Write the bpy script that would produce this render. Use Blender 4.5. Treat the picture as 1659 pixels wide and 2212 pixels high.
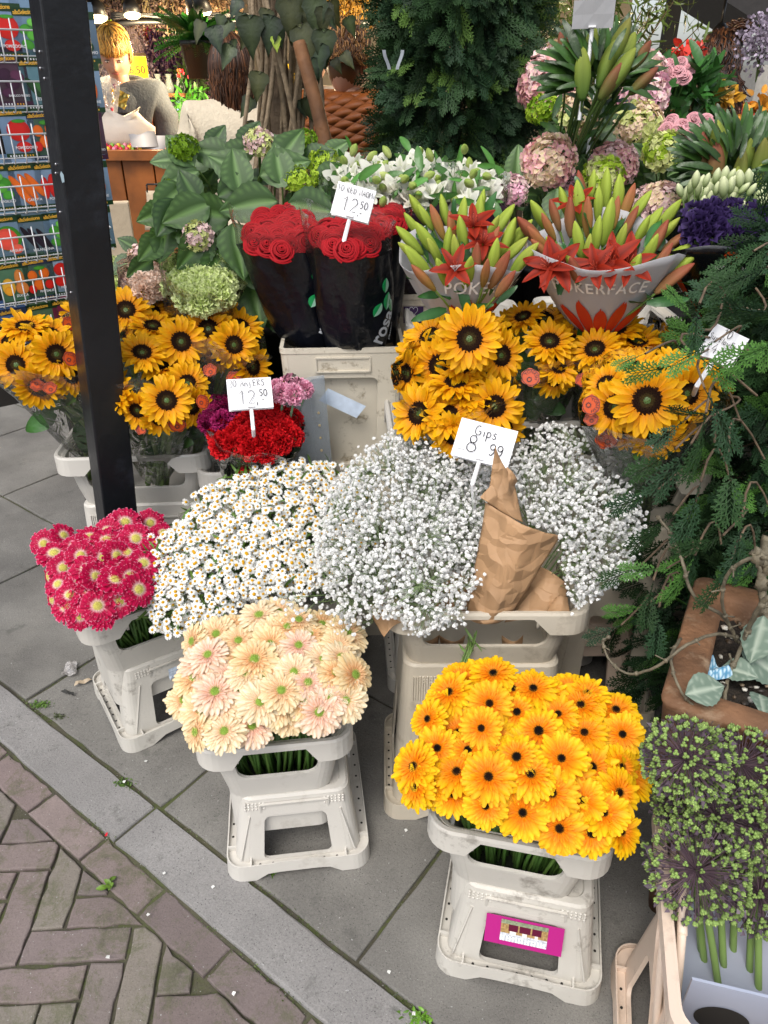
import bpy, math, random
import numpy as np
R = math.radians
rnd = random.Random(7)
nr = np.random.default_rng(7)
scene = bpy.context.scene
for o in list(bpy.data.objects): bpy.data.objects.remove(o)
# ---------------------------------------------------------------- camera
CAM_H = 1.45; PITCH = R(30)
cd = bpy.data.cameras.new("camera"); cam = bpy.data.objects.new("camera", cd)
scene.collection.objects.link(cam); scene.camera = cam
cam.location = (0, 0, CAM_H); cam.rotation_euler = (math.pi/2 - PITCH, 0, 0)
cd.sensor_fit = 'VERTICAL'; cd.sensor_height = 24; cd.lens = 24*1600/2212
cd.clip_start = .02; cd.clip_end = 400
# ---------------------------------------------------------------- light
world = bpy.data.worlds.new("World"); scene.world = world; world.use_nodes = True
wn = world.node_tree.nodes; bg = wn['Background']
sky = wn.new('ShaderNodeTexSky'); sky.sky_type = 'NISHITA'; sky.sun_disc = False
SUN_EL, SUN_ROT = R(56), R(205)
sky.sun_elevation = SUN_EL; sky.sun_rotation = SUN_ROT; sky.air_density = 1.0; sky.dust_density = 3.0
hs = wn.new('ShaderNodeHueSaturation'); hs.inputs['Saturation'].default_value = .45
world.node_tree.links.new(sky.outputs[0], hs.inputs['Color'])
world.node_tree.links.new(hs.outputs[0], bg.inputs['Color']); bg.inputs['Strength'].default_value = .15
sl = bpy.data.lights.new("sun", 'SUN'); sl.energy = 1.25; sl.angle = R(28); sl.color = (1, .96, .9)
so = bpy.data.objects.new("sun", sl); scene.collection.objects.link(so)
so.location = (0, -3, 6); so.rotation_euler = (R(90) - SUN_EL, 0, math.pi - SUN_ROT)
vs = scene.view_settings; vs.view_transform = 'Standard'; vs.look = 'None'; vs.gamma = 1; vs.exposure = .58
try: vs.use_curve_mapping = False
except Exception: pass
scene.cycles.max_bounces = 6; scene.cycles.transparent_max_bounces = 24; scene.cycles.diffuse_bounces = 3

# ---------------------------------------------------------------- helpers
F_ = 1600.
def ray(px, py):
    x = (px-829.5)/F_; y = (py-1106)/F_
    return np.array((x, math.cos(PITCH)-y*math.sin(PITCH), -math.sin(PITCH)-y*math.cos(PITCH)))
def at(px, py, D):
    r = ray(px, py); return np.array((0, 0, CAM_H)) + r*(D/r[1])
def atz(px, py, h):
    r = ray(px, py); return np.array((0, 0, CAM_H)) + r*((h-CAM_H)/r[2])
def onpl(px, py, a, b):
    "hit the sloping sheet z = z0 + k (y - y0) through (y0,z0) and (y1,z1)"
    k = (b[1]-a[1])/(b[0]-a[0]); r = ray(px, py)
    t = (a[1]-k*a[0]-CAM_H)/(r[2]-k*r[1]); return np.array((0, 0, CAM_H)) + r*t
def face(px, py, a=0., b=0.):
    "a direction that looks at the viewer, tilted a to the right and b upward"
    v = -ray(px, py); v /= np.linalg.norm(v)
    n = v + np.array((1, 0, 0))*a + np.array((0, .5, .866))*b
    return n/np.linalg.norm(n)
def hexc(h):
    h = h.lstrip('#'); c = [int(h[i:i+2], 16)/255 for i in (0, 2, 4)]
    return tuple(((x+.055)/1.055)**2.4 if x > .04045 else x/12.92 for x in c)
def nrm(v): v = np.asarray(v, float); return v/(np.linalg.norm(v)+1e-12)
def frame(n, up=(0, 0, 1), rot=0.):
    n = nrm(n); u = np.asarray(up, float)
    if abs(n@u) > .97*np.linalg.norm(u): u = np.array((0, 1., .1))
    x = nrm(np.cross(u, n)); y = np.cross(n, x)
    c, s = math.cos(rot), math.sin(rot)
    return np.stack((c*x+s*y, -s*x+c*y, n), 1)          # columns
def mx(loc, rot3=None, s=1.):
    M = np.eye(4); M[:3, :3] = (np.eye(3) if rot3 is None else rot3)*s; M[:3, 3] = loc; return M
def rz(a): c, s = math.cos(a), math.sin(a); return np.array(((c, -s, 0), (s, c, 0), (0, 0, 1.)))
def rx(a): c, s = math.cos(a), math.sin(a); return np.array(((1, 0, 0), (0, c, -s), (0, s, c)))
def ry(a): c, s = math.cos(a), math.sin(a); return np.array(((c, 0, s), (0, 1, 0), (-s, 0, c)))

# ---- materials
MATS = {}
def mat(name, col=(.5, .5, .5), rough=.6, attr=False, var=0., vscale=20., bump=0., bscale=60., metal=0., sub=0.,
        spec=.5, emit=None, estr=1., alpha=None, trans=0., stain=None, stains=8., stamt=.5, attrmul=1., coat=0.):
    m = bpy.data.materials.new(name); m.use_nodes = True; N = m.node_tree.nodes; L = m.node_tree.links
    p = N['Principled BSDF']; p.inputs['Roughness'].default_value = rough; p.inputs['Metallic'].default_value = metal
    p.inputs['Specular IOR Level'].default_value = spec
    if coat: p.inputs['Coat Weight'].default_value = coat; p.inputs['Coat Roughness'].default_value = .15
    if isinstance(col, str): col = hexc(col)
    if attr:
        a = N.new('ShaderNodeAttribute'); a.attribute_name = 'Col'; out = a.outputs['Color']
    else:
        c = N.new('ShaderNodeRGB'); c.outputs[0].default_value = (*col, 1); out = c.outputs[0]
    tc = N.new('ShaderNodeTexCoord')
    if var:
        n = N.new('ShaderNodeTexNoise'); n.inputs['Scale'].default_value = vscale; n.inputs['Detail'].default_value = 6
        L.new(tc.outputs['Object'], n.inputs['Vector'])
        mr = N.new('ShaderNodeMapRange'); mr.inputs[1].default_value = .3; mr.inputs[2].default_value = .7
        mr.inputs[3].default_value = 1-var; mr.inputs[4].default_value = 1+var; L.new(n.outputs[0], mr.inputs[0])
        mm = N.new('ShaderNodeVectorMath'); mm.operation = 'SCALE'; L.new(out, mm.inputs[0]); L.new(mr.outputs[0], mm.inputs['Scale'])
        out = mm.outputs[0]
    if stain is not None:
        if isinstance(stain, str): stain = hexc(stain)
        n = N.new('ShaderNodeTexNoise'); n.inputs['Scale'].default_value = stains; n.inputs['Detail'].default_value = 9; n.inputs['Roughness'].default_value = .7
        L.new(tc.outputs['Object'], n.inputs['Vector'])
        mr = N.new('ShaderNodeMapRange'); mr.inputs[1].default_value = .56; mr.inputs[2].default_value = .68; mr.inputs[4].default_value = stamt
        L.new(n.outputs[0], mr.inputs[0])
        mi = N.new('ShaderNodeMix'); mi.data_type = 'RGBA'; L.new(mr.outputs[0], mi.inputs[0]); L.new(out, mi.inputs[6]); mi.inputs[7].default_value = (*stain, 1)
        out = mi.outputs[2]
    L.new(out, p.inputs['Base Color'])
    if bump:
        n = N.new('ShaderNodeTexNoise'); n.inputs['Scale'].default_value = bscale; n.inputs['Detail'].default_value = 5
        L.new(tc.outputs['Object'], n.inputs['Vector'])
        b = N.new('ShaderNodeBump'); b.inputs['Strength'].default_value = bump; b.inputs['Distance'].default_value = .01
        L.new(n.outputs[0], b.inputs['Height']); L.new(b.outputs[0], p.inputs['Normal'])
    if emit is not None:
        if isinstance(emit, str): emit = hexc(emit)
        p.inputs['Emission Color'].default_value = (*emit, 1); p.inputs['Emission Strength'].default_value = estr
    if sub:                                              # thin petals and leaves let light through
        t = N.new('ShaderNodeBsdfTranslucent'); L.new(out, t.inputs[0])
        ms = N.new('ShaderNodeMixShader'); ms.inputs[0].default_value = sub
        L.new(p.outputs[0], ms.inputs[1]); L.new(t.outputs[0], ms.inputs[2]); L.new(ms.outputs[0], N['Material Output'].inputs[0])
    if alpha is not None: p.inputs['Alpha'].default_value = alpha
    m.diffuse_color = (*col, 1); MATS[name] = m; return m
def film(name, tint=(1, 1, 1), op=.06, gl=.6, rough=.12, bump=.6, bscale=18.):
    "clear plastic film: mostly transparent, a little milky, with a crinkled gloss"
    m = bpy.data.materials.new(name); m.use_nodes = True; N = m.node_tree.nodes; L = m.node_tree.links; N.clear()
    out = N.new('ShaderNodeOutputMaterial'); tr = N.new('ShaderNodeBsdfTransparent'); tr.inputs[0].default_value = (*tint, 1)
    gs = N.new('ShaderNodeBsdfGlossy'); gs.inputs['Roughness'].default_value = rough
    df = N.new('ShaderNodeBsdfDiffuse'); df.inputs[0].default_value = (.8*tint[0], .8*tint[1], .8*tint[2], 1)
    tc = N.new('ShaderNodeTexCoord'); n = N.new('ShaderNodeTexNoise'); n.inputs['Scale'].default_value = bscale; n.inputs['Detail'].default_value = 3; n.inputs['Distortion'].default_value = 1.2
    L.new(tc.outputs['Object'], n.inputs['Vector'])
    b = N.new('ShaderNodeBump'); b.inputs['Strength'].default_value = bump; b.inputs['Distance'].default_value = .02; L.new(n.outputs[0], b.inputs['Height'])
    L.new(b.outputs[0], gs.inputs['Normal'])
    fr = N.new('ShaderNodeFresnel'); fr.inputs[0].default_value = 1.45; L.new(b.outputs[0], fr.inputs['Normal'])
    mu = N.new('ShaderNodeMath'); mu.operation = 'MULTIPLY'; mu.inputs[1].default_value = gl*2.2; L.new(fr.outputs[0], mu.inputs[0]); mu.use_clamp = True
    m1 = N.new('ShaderNodeMixShader'); m1.inputs[0].default_value = op; L.new(tr.outputs[0], m1.inputs[1]); L.new(df.outputs[0], m1.inputs[2])
    m2 = N.new('ShaderNodeMixShader'); L.new(mu.outputs[0], m2.inputs[0]); L.new(m1.outputs[0], m2.inputs[1]); L.new(gs.outputs[0], m2.inputs[2])
    L.new(m2.outputs[0], out.inputs[0]); MATS[name] = m; return m

# ---- objects
def setp(o, label=None, cat=None, group=None, kind=None):
    if label: o['label'] = label
    if cat: o['category'] = cat
    if group: o['group'] = group
    if kind: o['kind'] = kind
    return o
def thing(name, label, cat, loc=(0, 0, 0), group=None, rotz=0., kind=None):
    o = bpy.data.objects.new(name, None); scene.collection.objects.link(o)
    o.empty_display_size = .05; o.location = tuple(float(c) for c in loc); o.rotation_euler = (0, 0, rotz)
    return setp(o, label, cat, group, kind)
class MB:
    def __init__(s): s.v = []; s.c = []; s.fs = []; s.n = 0
    def add(s, V, F, col=(1, 1, 1), mi=0):
        V = np.asarray(V, float).reshape(-1, 3); C = np.empty((len(V), 3)); C[:] = col
        if isinstance(F, np.ndarray): s.fs.append((F + s.n, mi))
        else:
            by = {}
            for f in F: by.setdefault(len(f), []).append(f)
            for k, l in by.items(): s.fs.append((np.array(l, int) + s.n, mi))
        s.v.append(V); s.c.append(C); s.n += len(V); return s
    def inst(s, T, Ms, tint=None, mi=0):
        "many placed copies of a template (V, F list/array(s), C)"
        V, Fs, C = T; Ms = np.asarray(Ms); k = len(Ms); n = len(V)
        if k == 0: return s
        W = np.einsum('kij,nj->kni', Ms[:, :3, :3], V) + Ms[:, None, :3, 3]
        CC = np.broadcast_to(C, (k, n, 3)).copy()
        if tint is not None: CC *= np.asarray(tint).reshape(k, 1, 3)
        off = (np.arange(k)*n)[:, None, None]
        for Fa in Fs: s.fs.append(((Fa[None] + off).reshape(-1, Fa.shape[1]) + s.n, mi))
        s.v.append(W.reshape(-1, 3)); s.c.append(np.clip(CC, 0, 1).reshape(-1, 3)); s.n += k*n; return s
    def tmpl(s):
        V = np.concatenate(s.v); C = np.concatenate(s.c); by = {}
        for f, m in s.fs: by.setdefault(f.shape[1], []).append(f)
        return V, [np.concatenate(l) for l in by.values()], C
    def mesh(s, name, mats, smooth=True):
        me = bpy.data.meshes.new(name)
        V = np.concatenate(s.v); me.vertices.add(len(V)); me.vertices.foreach_set('co', V.astype(np.float32).ravel())
        tot = []; li = []; mi = []
        for f, m in s.fs:
            tot.append(np.full(len(f), f.shape[1])); li.append(f.ravel()); mi.append(np.full(len(f), m))
        tot = np.concatenate(tot); li = np.concatenate(li); mi = np.concatenate(mi)
        me.loops.add(len(li)); me.loops.foreach_set('vertex_index', li.astype(np.int32))
        me.polygons.add(len(tot)); st = np.concatenate(([0], np.cumsum(tot)[:-1]))
        me.polygons.foreach_set('loop_start', st.astype(np.int32)); me.polygons.foreach_set('loop_total', tot.astype(np.int32))
        me.polygons.foreach_set('material_index', mi.astype(np.int32)); me.polygons.foreach_set('use_smooth', np.full(len(tot), smooth))
        me.update(calc_edges=True); me.validate()
        C = np.concatenate(s.c)
        if len(me.vertices) == len(C):
            ca = me.color_attributes.new('Col', 'FLOAT_COLOR', 'POINT')
            ca.data.foreach_set('color', np.concatenate((C, np.ones((len(C), 1))), 1).astype(np.float32).ravel())
        for m in (mats if isinstance(mats, (list, tuple)) else [mats]): me.materials.append(MATS[m] if isinstance(m, str) else m)
        return me
    def build(s, name, mats, parent=None, smooth=True, solid=0., bevel=0., inv=None, **kw):
        me = s.mesh(name, mats, smooth)
        o = link(name, me, parent, inv)
        if bevel:
            b = o.modifiers.new('bevel', 'BEVEL'); b.width = bevel; b.segments = 2; b.limit_method = 'ANGLE'; b.angle_limit = R(40)
        if solid:
            q = o.modifiers.new('solid', 'SOLIDIFY'); q.thickness = solid; q.offset = 0
        return setp(o, **kw) if kw else o
def link(name, me, parent=None, inv=None):
    o = bpy.data.objects.new(name, me); scene.collection.objects.link(o)
    if parent is not None:
        o.parent = parent
        if parent.type == 'EMPTY':                         # mesh coordinates are world coordinates: undo the parent's placing
            from mathutils import Matrix
            o.matrix_parent_inverse = (Matrix.Translation(parent.location) @ parent.rotation_euler.to_matrix().to_4x4()).inverted()
    return o
def local(name, me, parent):
    o = bpy.data.objects.new(name, me); scene.collection.objects.link(o); o.parent = parent; return o

# ---- shapes
BOXF = np.array(((0, 1, 3, 2), (4, 6, 7, 5), (0, 2, 6, 4), (1, 5, 7, 3), (0, 4, 5, 1), (2, 3, 7, 6)))
def box(mb, c, size, rot=None, col=(1, 1, 1), mi=0, taper=1.):
    V = np.array([(x, y, z) for x in (-.5, .5) for y in (-.5, .5) for z in (-.5, .5)])*np.array(size)
    if taper != 1.: V[V[:, 2] > 0, :2] *= taper
    if rot is not None: V = V @ np.asarray(rot).T
    mb.add(V+np.array(c), BOXF[:, ::-1], col, mi)
def tube(mb, P, r, n=6, col=(1, 1, 1), mi=0, cap=True):
    P = np.asarray(P, float); k = len(P); r = np.broadcast_to(r, (k,)); T = np.gradient(P, axis=0)
    T /= np.linalg.norm(T, axis=1)[:, None]+1e-12
    u = np.array((.13, .21, 1.)); 
    if abs(nrm(u) @ T[0]) > .9: u = np.array((1., .2, .1))
    x = nrm(np.cross(u, T[0])); V = []
    a = np.arange(n)/n*2*math.pi
    for i in range(k):
        x = nrm(x-(x@T[i])*T[i]); y = np.cross(T[i], x)
        V.append(P[i]+r[i]*(np.cos(a)[:, None]*x+np.sin(a)[:, None]*y))
    V = np.concatenate(V); i = np.arange(k-1)[:, None]*n; j = np.arange(n)[None]
    q = np.stack((i+j, i+(j+1) % n, i+n+(j+1) % n, i+n+j), -1).reshape(-1, 4)
    C = col if np.ndim(col) < 2 else np.repeat(np.asarray(col), n, 0)
    mb.add(V, q, C, mi)
    if cap:
        b = len(V); mb.fs.append((np.array([list(range(n))[::-1]])+mb.n-b, mi)); mb.fs.append((np.array([list(range((k-1)*n, k*n))])+mb.n-b, mi))
def bez(p0, p1, p2, n=8):
    t = np.linspace(0, 1, n)[:, None]; return (1-t)**2*np.asarray(p0)+2*t*(1-t)*np.asarray(p1)+t*t*np.asarray(p2)
def loft(mb, rings, closed=True, cap0=False, cap1=False, col=(1, 1, 1), mi=0):
    R_ = [np.asarray(r, float) for r in rings]; k = len(R_); n = len(R_[0]); V = np.concatenate(R_)
    m = n if closed else n-1
    i = np.arange(k-1)[:, None]*n; j = np.arange(m)[None]
    q = np.stack((i+j, i+(j+1) % n, i+n+(j+1) % n, i+n+j), -1).reshape(-1, 4)
    mb.add(V, q, col, mi); b = mb.n-len(V)
    if cap0: mb.fs.append((np.array([list(range(n))[::-1]])+b, mi))
    if cap1: mb.fs.append((np.array([list(range((k-1)*n, k*n))])+b, mi))
def grid(mb, P, col=(1, 1, 1), mi=0):
    P = np.asarray(P, float); a, b = P.shape[:2]
    i = np.arange(a-1)[:, None]*b; j = np.arange(b-1)[None]
    q = np.stack((i+j, i+j+1, i+b+j+1, i+b+j), -1).reshape(-1, 4)
    C = col if np.ndim(col) < 3 else np.asarray(col).reshape(-1, 3)
    mb.add(P.reshape(-1, 3), q, C, mi)
def ball(mb, c, r, nu=10, nv=7, col=(1, 1, 1), mi=0, rot=None, jit=0.):
    a = np.arange(nu)/nu*2*math.pi; b = np.linspace(.0001, math.pi-.0001, nv)
    P = np.stack([np.stack((np.sin(t)*np.cos(a), np.sin(t)*np.sin(a), np.full(nu, math.cos(t))), 1) for t in b])
    if jit: P = P*(1+nr.uniform(-jit, jit, (nv, nu, 1)))
    P = P*np.array(r)
    if rot is not None: P = P @ np.asarray(rot).T
    loft(mb, list(P+np.array(c)), col=col, mi=mi)
def rot_to(d):
    "columns x,y,z with y along d"
    d = nrm(d); x = nrm(np.cross(d, (0, 0, 1))) if abs(d[2]) < .95 else np.array((1., 0, 0)); z = np.cross(x, d)
    return np.stack((x, d, z), 1)
_tc = {}
def text(mb, s, M, h, col=(1, 1, 1), mi=0, warp=None, spacing=1., bold=0.):
    "flat lettering laid on a surface: letters in local x,y of the 4x4 M, capital height about h, centred"
    key = (s, spacing, bold)
    if key not in _tc:
        cu = bpy.data.curves.new('t', 'FONT'); cu.body = s; cu.align_x = 'CENTER'; cu.align_y = 'CENTER'; cu.size = 1; cu.space_character = spacing; cu.resolution_u = 3; cu.offset = bold
        o = bpy.data.objects.new('t', cu); scene.collection.objects.link(o)
        me = bpy.data.meshes.new_from_object(o.evaluated_get(bpy.context.evaluated_depsgraph_get()))
        V = np.array([v.co[:] for v in me.vertices]).reshape(-1, 3); Fc = [tuple(p.vertices) for p in me.polygons]
        bpy.data.objects.remove(o); bpy.data.curves.remove(cu); bpy.data.meshes.remove(me); _tc[key] = (V, Fc)
    V, Fc = _tc[key]
    if len(V) == 0: return
    V = V*np.array((h/.72, h/.72, 1)); 
    if warp is not None: V = warp(V)
    else: V = V @ M[:3, :3].T + M[:3, 3]
    mb.add(V, Fc, col, mi)
def bx_scene_refresh(): bpy.context.view_layer.update()
ORD = ['first', 'second', 'third', 'fourth', 'fifth', 'sixth', 'seventh', 'eighth', 'ninth', 'tenth', 'eleventh', 'twelfth', 'thirteenth']
# ================================================================ GROUND
UD = np.array((.8, -.6)); VD = np.array((.6, .8))            # along / across the kerb
def uv(u, v, z=0.): p = UD*u+VD*v; return (p[0], p[1], z)
def ground_mat(name, c1, c2, speck=.5, rough=.85, moss=.0, stainc=(.09, .09, .08), attr=False):
    m = bpy.data.materials.new(name); m.use_nodes = True; N = m.node_tree.nodes; L = m.node_tree.links; p = N['Principled BSDF']
    p.inputs['Roughness'].default_value = rough; p.inputs['Specular IOR Level'].default_value = .35
    tc = N.new('ShaderNodeTexCoord'); X = tc.outputs['Object']
    def noise(s, d=6, r=.6, dist=0.):
        n = N.new('ShaderNodeTexNoise'); n.inputs['Scale'].default_value = s; n.inputs['Detail'].default_value = d; n.inputs['Roughness'].default_value = r; n.inputs['Distortion'].default_value = dist
        L.new(X, n.inputs['Vector']); return n.outputs[0]
    def mr(x, a, b, c=0., d=1.):
        n = N.new('ShaderNodeMapRange'); n.inputs[1].default_value = a; n.inputs[2].default_value = b; n.inputs[3].default_value = c; n.inputs[4].default_value = d; L.new(x, n.inputs[0]); return n.outputs[0]
    def mix(f, a, b, mode='MIX'):
        n = N.new('ShaderNodeMix'); n.data_type = 'RGBA'; n.blend_type = mode
        if isinstance(f, float): n.inputs[0].default_value = f
        else: L.new(f, n.inputs[0])
        for i, q in ((6, a), (7, b)):
            if isinstance(q, tuple): n.inputs[i].default_value = (*q[:3], 1)
            else: L.new(q, n.inputs[i])
        return n.outputs[2]
    base = mix(mr(noise(3.5), .35, .65), c1, c2)
    if attr:
        a = N.new('ShaderNodeAttribute'); a.attribute_name = 'Col'; base = mix(1., base, a.outputs['Color'], 'MULTIPLY')
    fine = noise(260, 4, .8); base = mix(mr(fine, .3, .7, 0, speck), base, mix(1., base, (1.75, 1.75, 1.7), 'MULTIPLY'))
    base = mix(mr(noise(330, 2), .62, .72, 0, speck*1.1), base, (.02, .02, .02))
    base = mix(mr(noise(11, 9, .75), .57, .66, 0, .6), base, stainc)
    base = mix(mr(noise(150, 2, .5), .71, .75, 0, .8), base, (.42, .42, .41))
    if moss: base = mix(mr(noise(11, 10, .85, .4), .49, .58, 0, moss), base, (.075, .09, .03))
    L.new(base, p.inputs['Base Color'])
    b = N.new('ShaderNodeBump'); b.inputs['Strength'].default_value = .5; b.inputs['Distance'].default_value = .004
    L.new(noise(140, 6, .7), b.inputs['Height']); L.new(b.outputs[0], p.inputs['Normal']); MATS[name] = m; return m
ground_mat('slab_concrete', hexc('#5c5a57'), hexc('#72706c'), speck=.8)
ground_mat('kerb_concrete', hexc('#6e6c6b'), hexc('#7f7d7c'), speck=.8)
ground_mat('brick_clay', (1.1, 1.1, 1.1), (.85, .85, .85), speck=.45, moss=.5, stainc=(.055, .05, .042), attr=True)
ground_mat('joint_sand', hexc('#3c3932'), hexc('#4d4b3a'), speck=.8, moss=.95)
ground_mat('far_ground', hexc('#5b5750'), hexc('#68645d'))
def clip(poly, n, d):
    "keep the side n.p <= d"
    out = []
    for i in range(len(poly)):
        a, b = poly[i], poly[(i+1) % len(poly)]; da, db = n@a-d, n@b-d
        if da <= 0: out.append(a)
        if (da < 0) != (db < 0) and abs(da-db) > 1e-9: out.append(a+(b-a)*(da/(da-db)))
    return out
def slabpoly(mb, poly, ztop, depth, bev, col=(1, 1, 1), jit=.0015, sub=.03):
    P = np.array(poly); c = P.mean(0)
    # densify the outline so that the edges can wander a little
    Q = []
    for i in range(len(P)):
        a, b = P[i], P[(i+1) % len(P)]; k = max(1, int(np.linalg.norm(b-a)/sub))
        for j in range(k): Q.append(a+(b-a)*j/k)
    Q = np.array(Q); Q += nr.normal(0, jit, Q.shape); D_ = np.linalg.norm(Q-c, axis=1)[:, None]; inn = Q-(Q-c)/D_*bev
    n = len(Q); z = ztop+nr.normal(0, .0006)
    tl = nr.normal(0, .004, 2)
    def Z(A, zz): return np.concatenate((A, (zz+(A-c)@tl)[:, None]), 1)
    loft(mb, [Z(Q, z-depth), Z(Q, z-bev*.8), Z(Q-(Q-c)/D_*bev*.3, z-bev*.25), Z(inn, z)], cap1=True, col=col)
mb = MB(); mb.add([(-60, -20, -.05), (60, -20, -.05), (60, 100, -.05), (-60, 100, -.05)], [(0, 1, 2, 3)])
mb.build('ground', 'far_ground', kind='structure')
mb = MB(); G = 90
xs = np.linspace(-4, 3.6, G); ys = np.linspace(-1.2, 6.4, G)
P = np.stack(np.meshgrid(xs, ys, indexing='ij')+[np.zeros((G, G))], -1); P[..., 2] = -.0075+nr.normal(0, .0016, (G, G))
vv = P[..., 0]*.6+P[..., 1]*.8; P[..., 2] += np.where(vv < .47, -.007, 0)
grid(mb, P[:, ::-1]); mb.build('joint_sand', 'joint_sand', kind='structure')
# slabs of the pavement on a square grid turned 37 degrees
mb = MB(); S = .577
for i in range(-8, 9):
    for j in range(0, 12):
        u0 = -1.097+S*i; v0 = .604+S*j; g = .0045
        pl = [UD*a+VD*b for a, b in ((u0+g, v0+g), (u0+S-g, v0+g), (u0+S-g, v0+S-g), (u0+g, v0+S-g))]
        if abs(pl[0][0]) > 3.9 or pl[0][1] > 6.2 or pl[0][1] < -1: continue
        t = nr.uniform(.9, 1.08); slabpoly(mb, pl, 0, .04, .004, (t, t, t), .0012, .06)
mb.build('pavement', 'slab_concrete', kind='structure', smooth=False)
mb = MB()
for i in range(-4, 6):
    u0 = -1.112+1.0*i
    pl = [UD*a+VD*b for a, b in ((u0+.004, .488), (u0+.996, .488), (u0+.996, .597), (u0+.004, .597))]
    slabpoly(mb, pl, .001, .05, .007, jit=.001, sub=.05)
mb.build('kerb', 'kerb_concrete', kind='structure', smooth=False)
# the brick road: a stretcher row along the kerb, then herringbone cut off against it
mb = MB(); BR = [hexc(c) for c in ('#776b68', '#706563', '#7a6e6b', '#6f6662', '#756866', '#736c66', '#777068')]
def bcol(): c = np.array(rnd.choice(BR)); return c*rnd.uniform(.85, 1.08)
for i in range(-14, 16):
    u0 = -1.136+.2025*i
    slabpoly(mb, [UD*a+VD*b for a, b in ((u0+.003, .414), (u0+.198, .414), (u0+.198, .481), (u0+.003, .481))], -.006, .03, .0045, bcol(), .0014, .022)
A = R(3.5); EX = np.array((math.cos(A), math.sin(A))); EY = np.array((-math.sin(A), math.cos(A))); w = .068; Lb = .204
org = np.array((-.70, .79))
def brick(a, b, la, lb):
    g = .0032; pl = [org+EX*p+EY*q for p, q in ((a+g, b+g), (a+la-g, b+g), (a+la-g, b+lb-g), (a+g, b+lb-g))]
    pl = clip(pl, VD, .408)
    if len(pl) < 3: return
    P = np.array(pl); c = P.mean(0)
    if abs(c[0]) > 3 or c[1] < -1: return
    ar = .5*abs(sum(P[i][0]*P[(i+1) % len(P)][1]-P[(i+1) % len(P)][0]*P[i][1] for i in range(len(P))))
    if ar > .0008: slabpoly(mb, pl, -.006, .03, .0045, bcol(), .0014, .022)
for k in range(-60, 60):
    for m in range(-16, 16):
        # herringbone: each step moves one width right and one width up; strips repeat every two lengths
        ox = k*w+m*2*Lb; oy = k*w
        brick(ox, oy, Lb, w)                                    # lying
        brick(ox+Lb-0*w, oy-Lb+w+0*w, w, Lb)                    # standing at its right end
mb.build('brick_road', 'brick_clay', kind='structure', smooth=False)
# ================================================================ BUCKETS, STANDS, CRATES
mat('plastic', hexc('#cdc9c1'), .42, var=.04, vscale=6, stain=hexc('#8d8578'), stains=16, stamt=.3, sub=.0, bump=.05, bscale=300)
mat('plastic_dirty', hexc('#c6c2b9'), .5, var=.07, vscale=9, stain=hexc('#5f564a'), stains=19, stamt=.6, bump=.08, bscale=200)
mat('plastic_cream', hexc('#c6bcaa'), .42, var=.05, vscale=6, stain=hexc('#80705c'), stains=12, stamt=.45, bump=.05, bscale=250)
mat('plastic_peach', hexc('#dcc7b4'), .4, var=.05, vscale=6, stain=hexc('#8d7a68'), stains=12, stamt=.4, bump=.05, bscale=250)
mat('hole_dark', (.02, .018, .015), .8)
mat('black_paint', hexc('#15171c'), .33, var=.25, vscale=9, bump=.12, bscale=40, spec=.5, stain=hexc('#3c414a'), stains=7, stamt=.35)
mat('stem_green', hexc('#3f5a2c'), .5, var=.3, vscale=30)
mat('white_card', hexc('#eeeef0'), .5, spec=.3)
mat('ink', (.015, .015, .02), .6)
def rr(w, d, r, n=6, flat=0):
    "rounded rectangle, counter-clockwise from the front-left flat; flat adds points on the straight sides"
    P = []
    for q, (sx, sy, a0) in enumerate(((1, -1, -90), (1, 1, 0), (-1, 1, 90), (-1, -1, 180))):
        for i in range(n+1):
            a = R(a0+90*i/n); P.append((sx*(w/2-r)+r*math.cos(a), sy*(d/2-r)+r*math.sin(a)))
        if flat:
            nx = ((1, 1, 0), (-1, 1, 90), (-1, -1, 180), (1, -1, -90))[q]
            b = R(nx[2]); e = (nx[0]*(w/2-r)+r*math.cos(b), nx[1]*(d/2-r)+r*math.sin(b)); s = P[-1]
            for f in np.linspace(0, 1, flat+2)[1:-1]: P.append((s[0]+(e[0]-s[0])*f, s[1]+(e[1]-s[1])*f))
    return np.array(P)
def ring(w, d, r, z, n=6, flat=0):
    P = rr(w, d, r, n, flat); return np.concatenate((P, np.full((len(P), 1), float(z))), 1)
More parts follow.
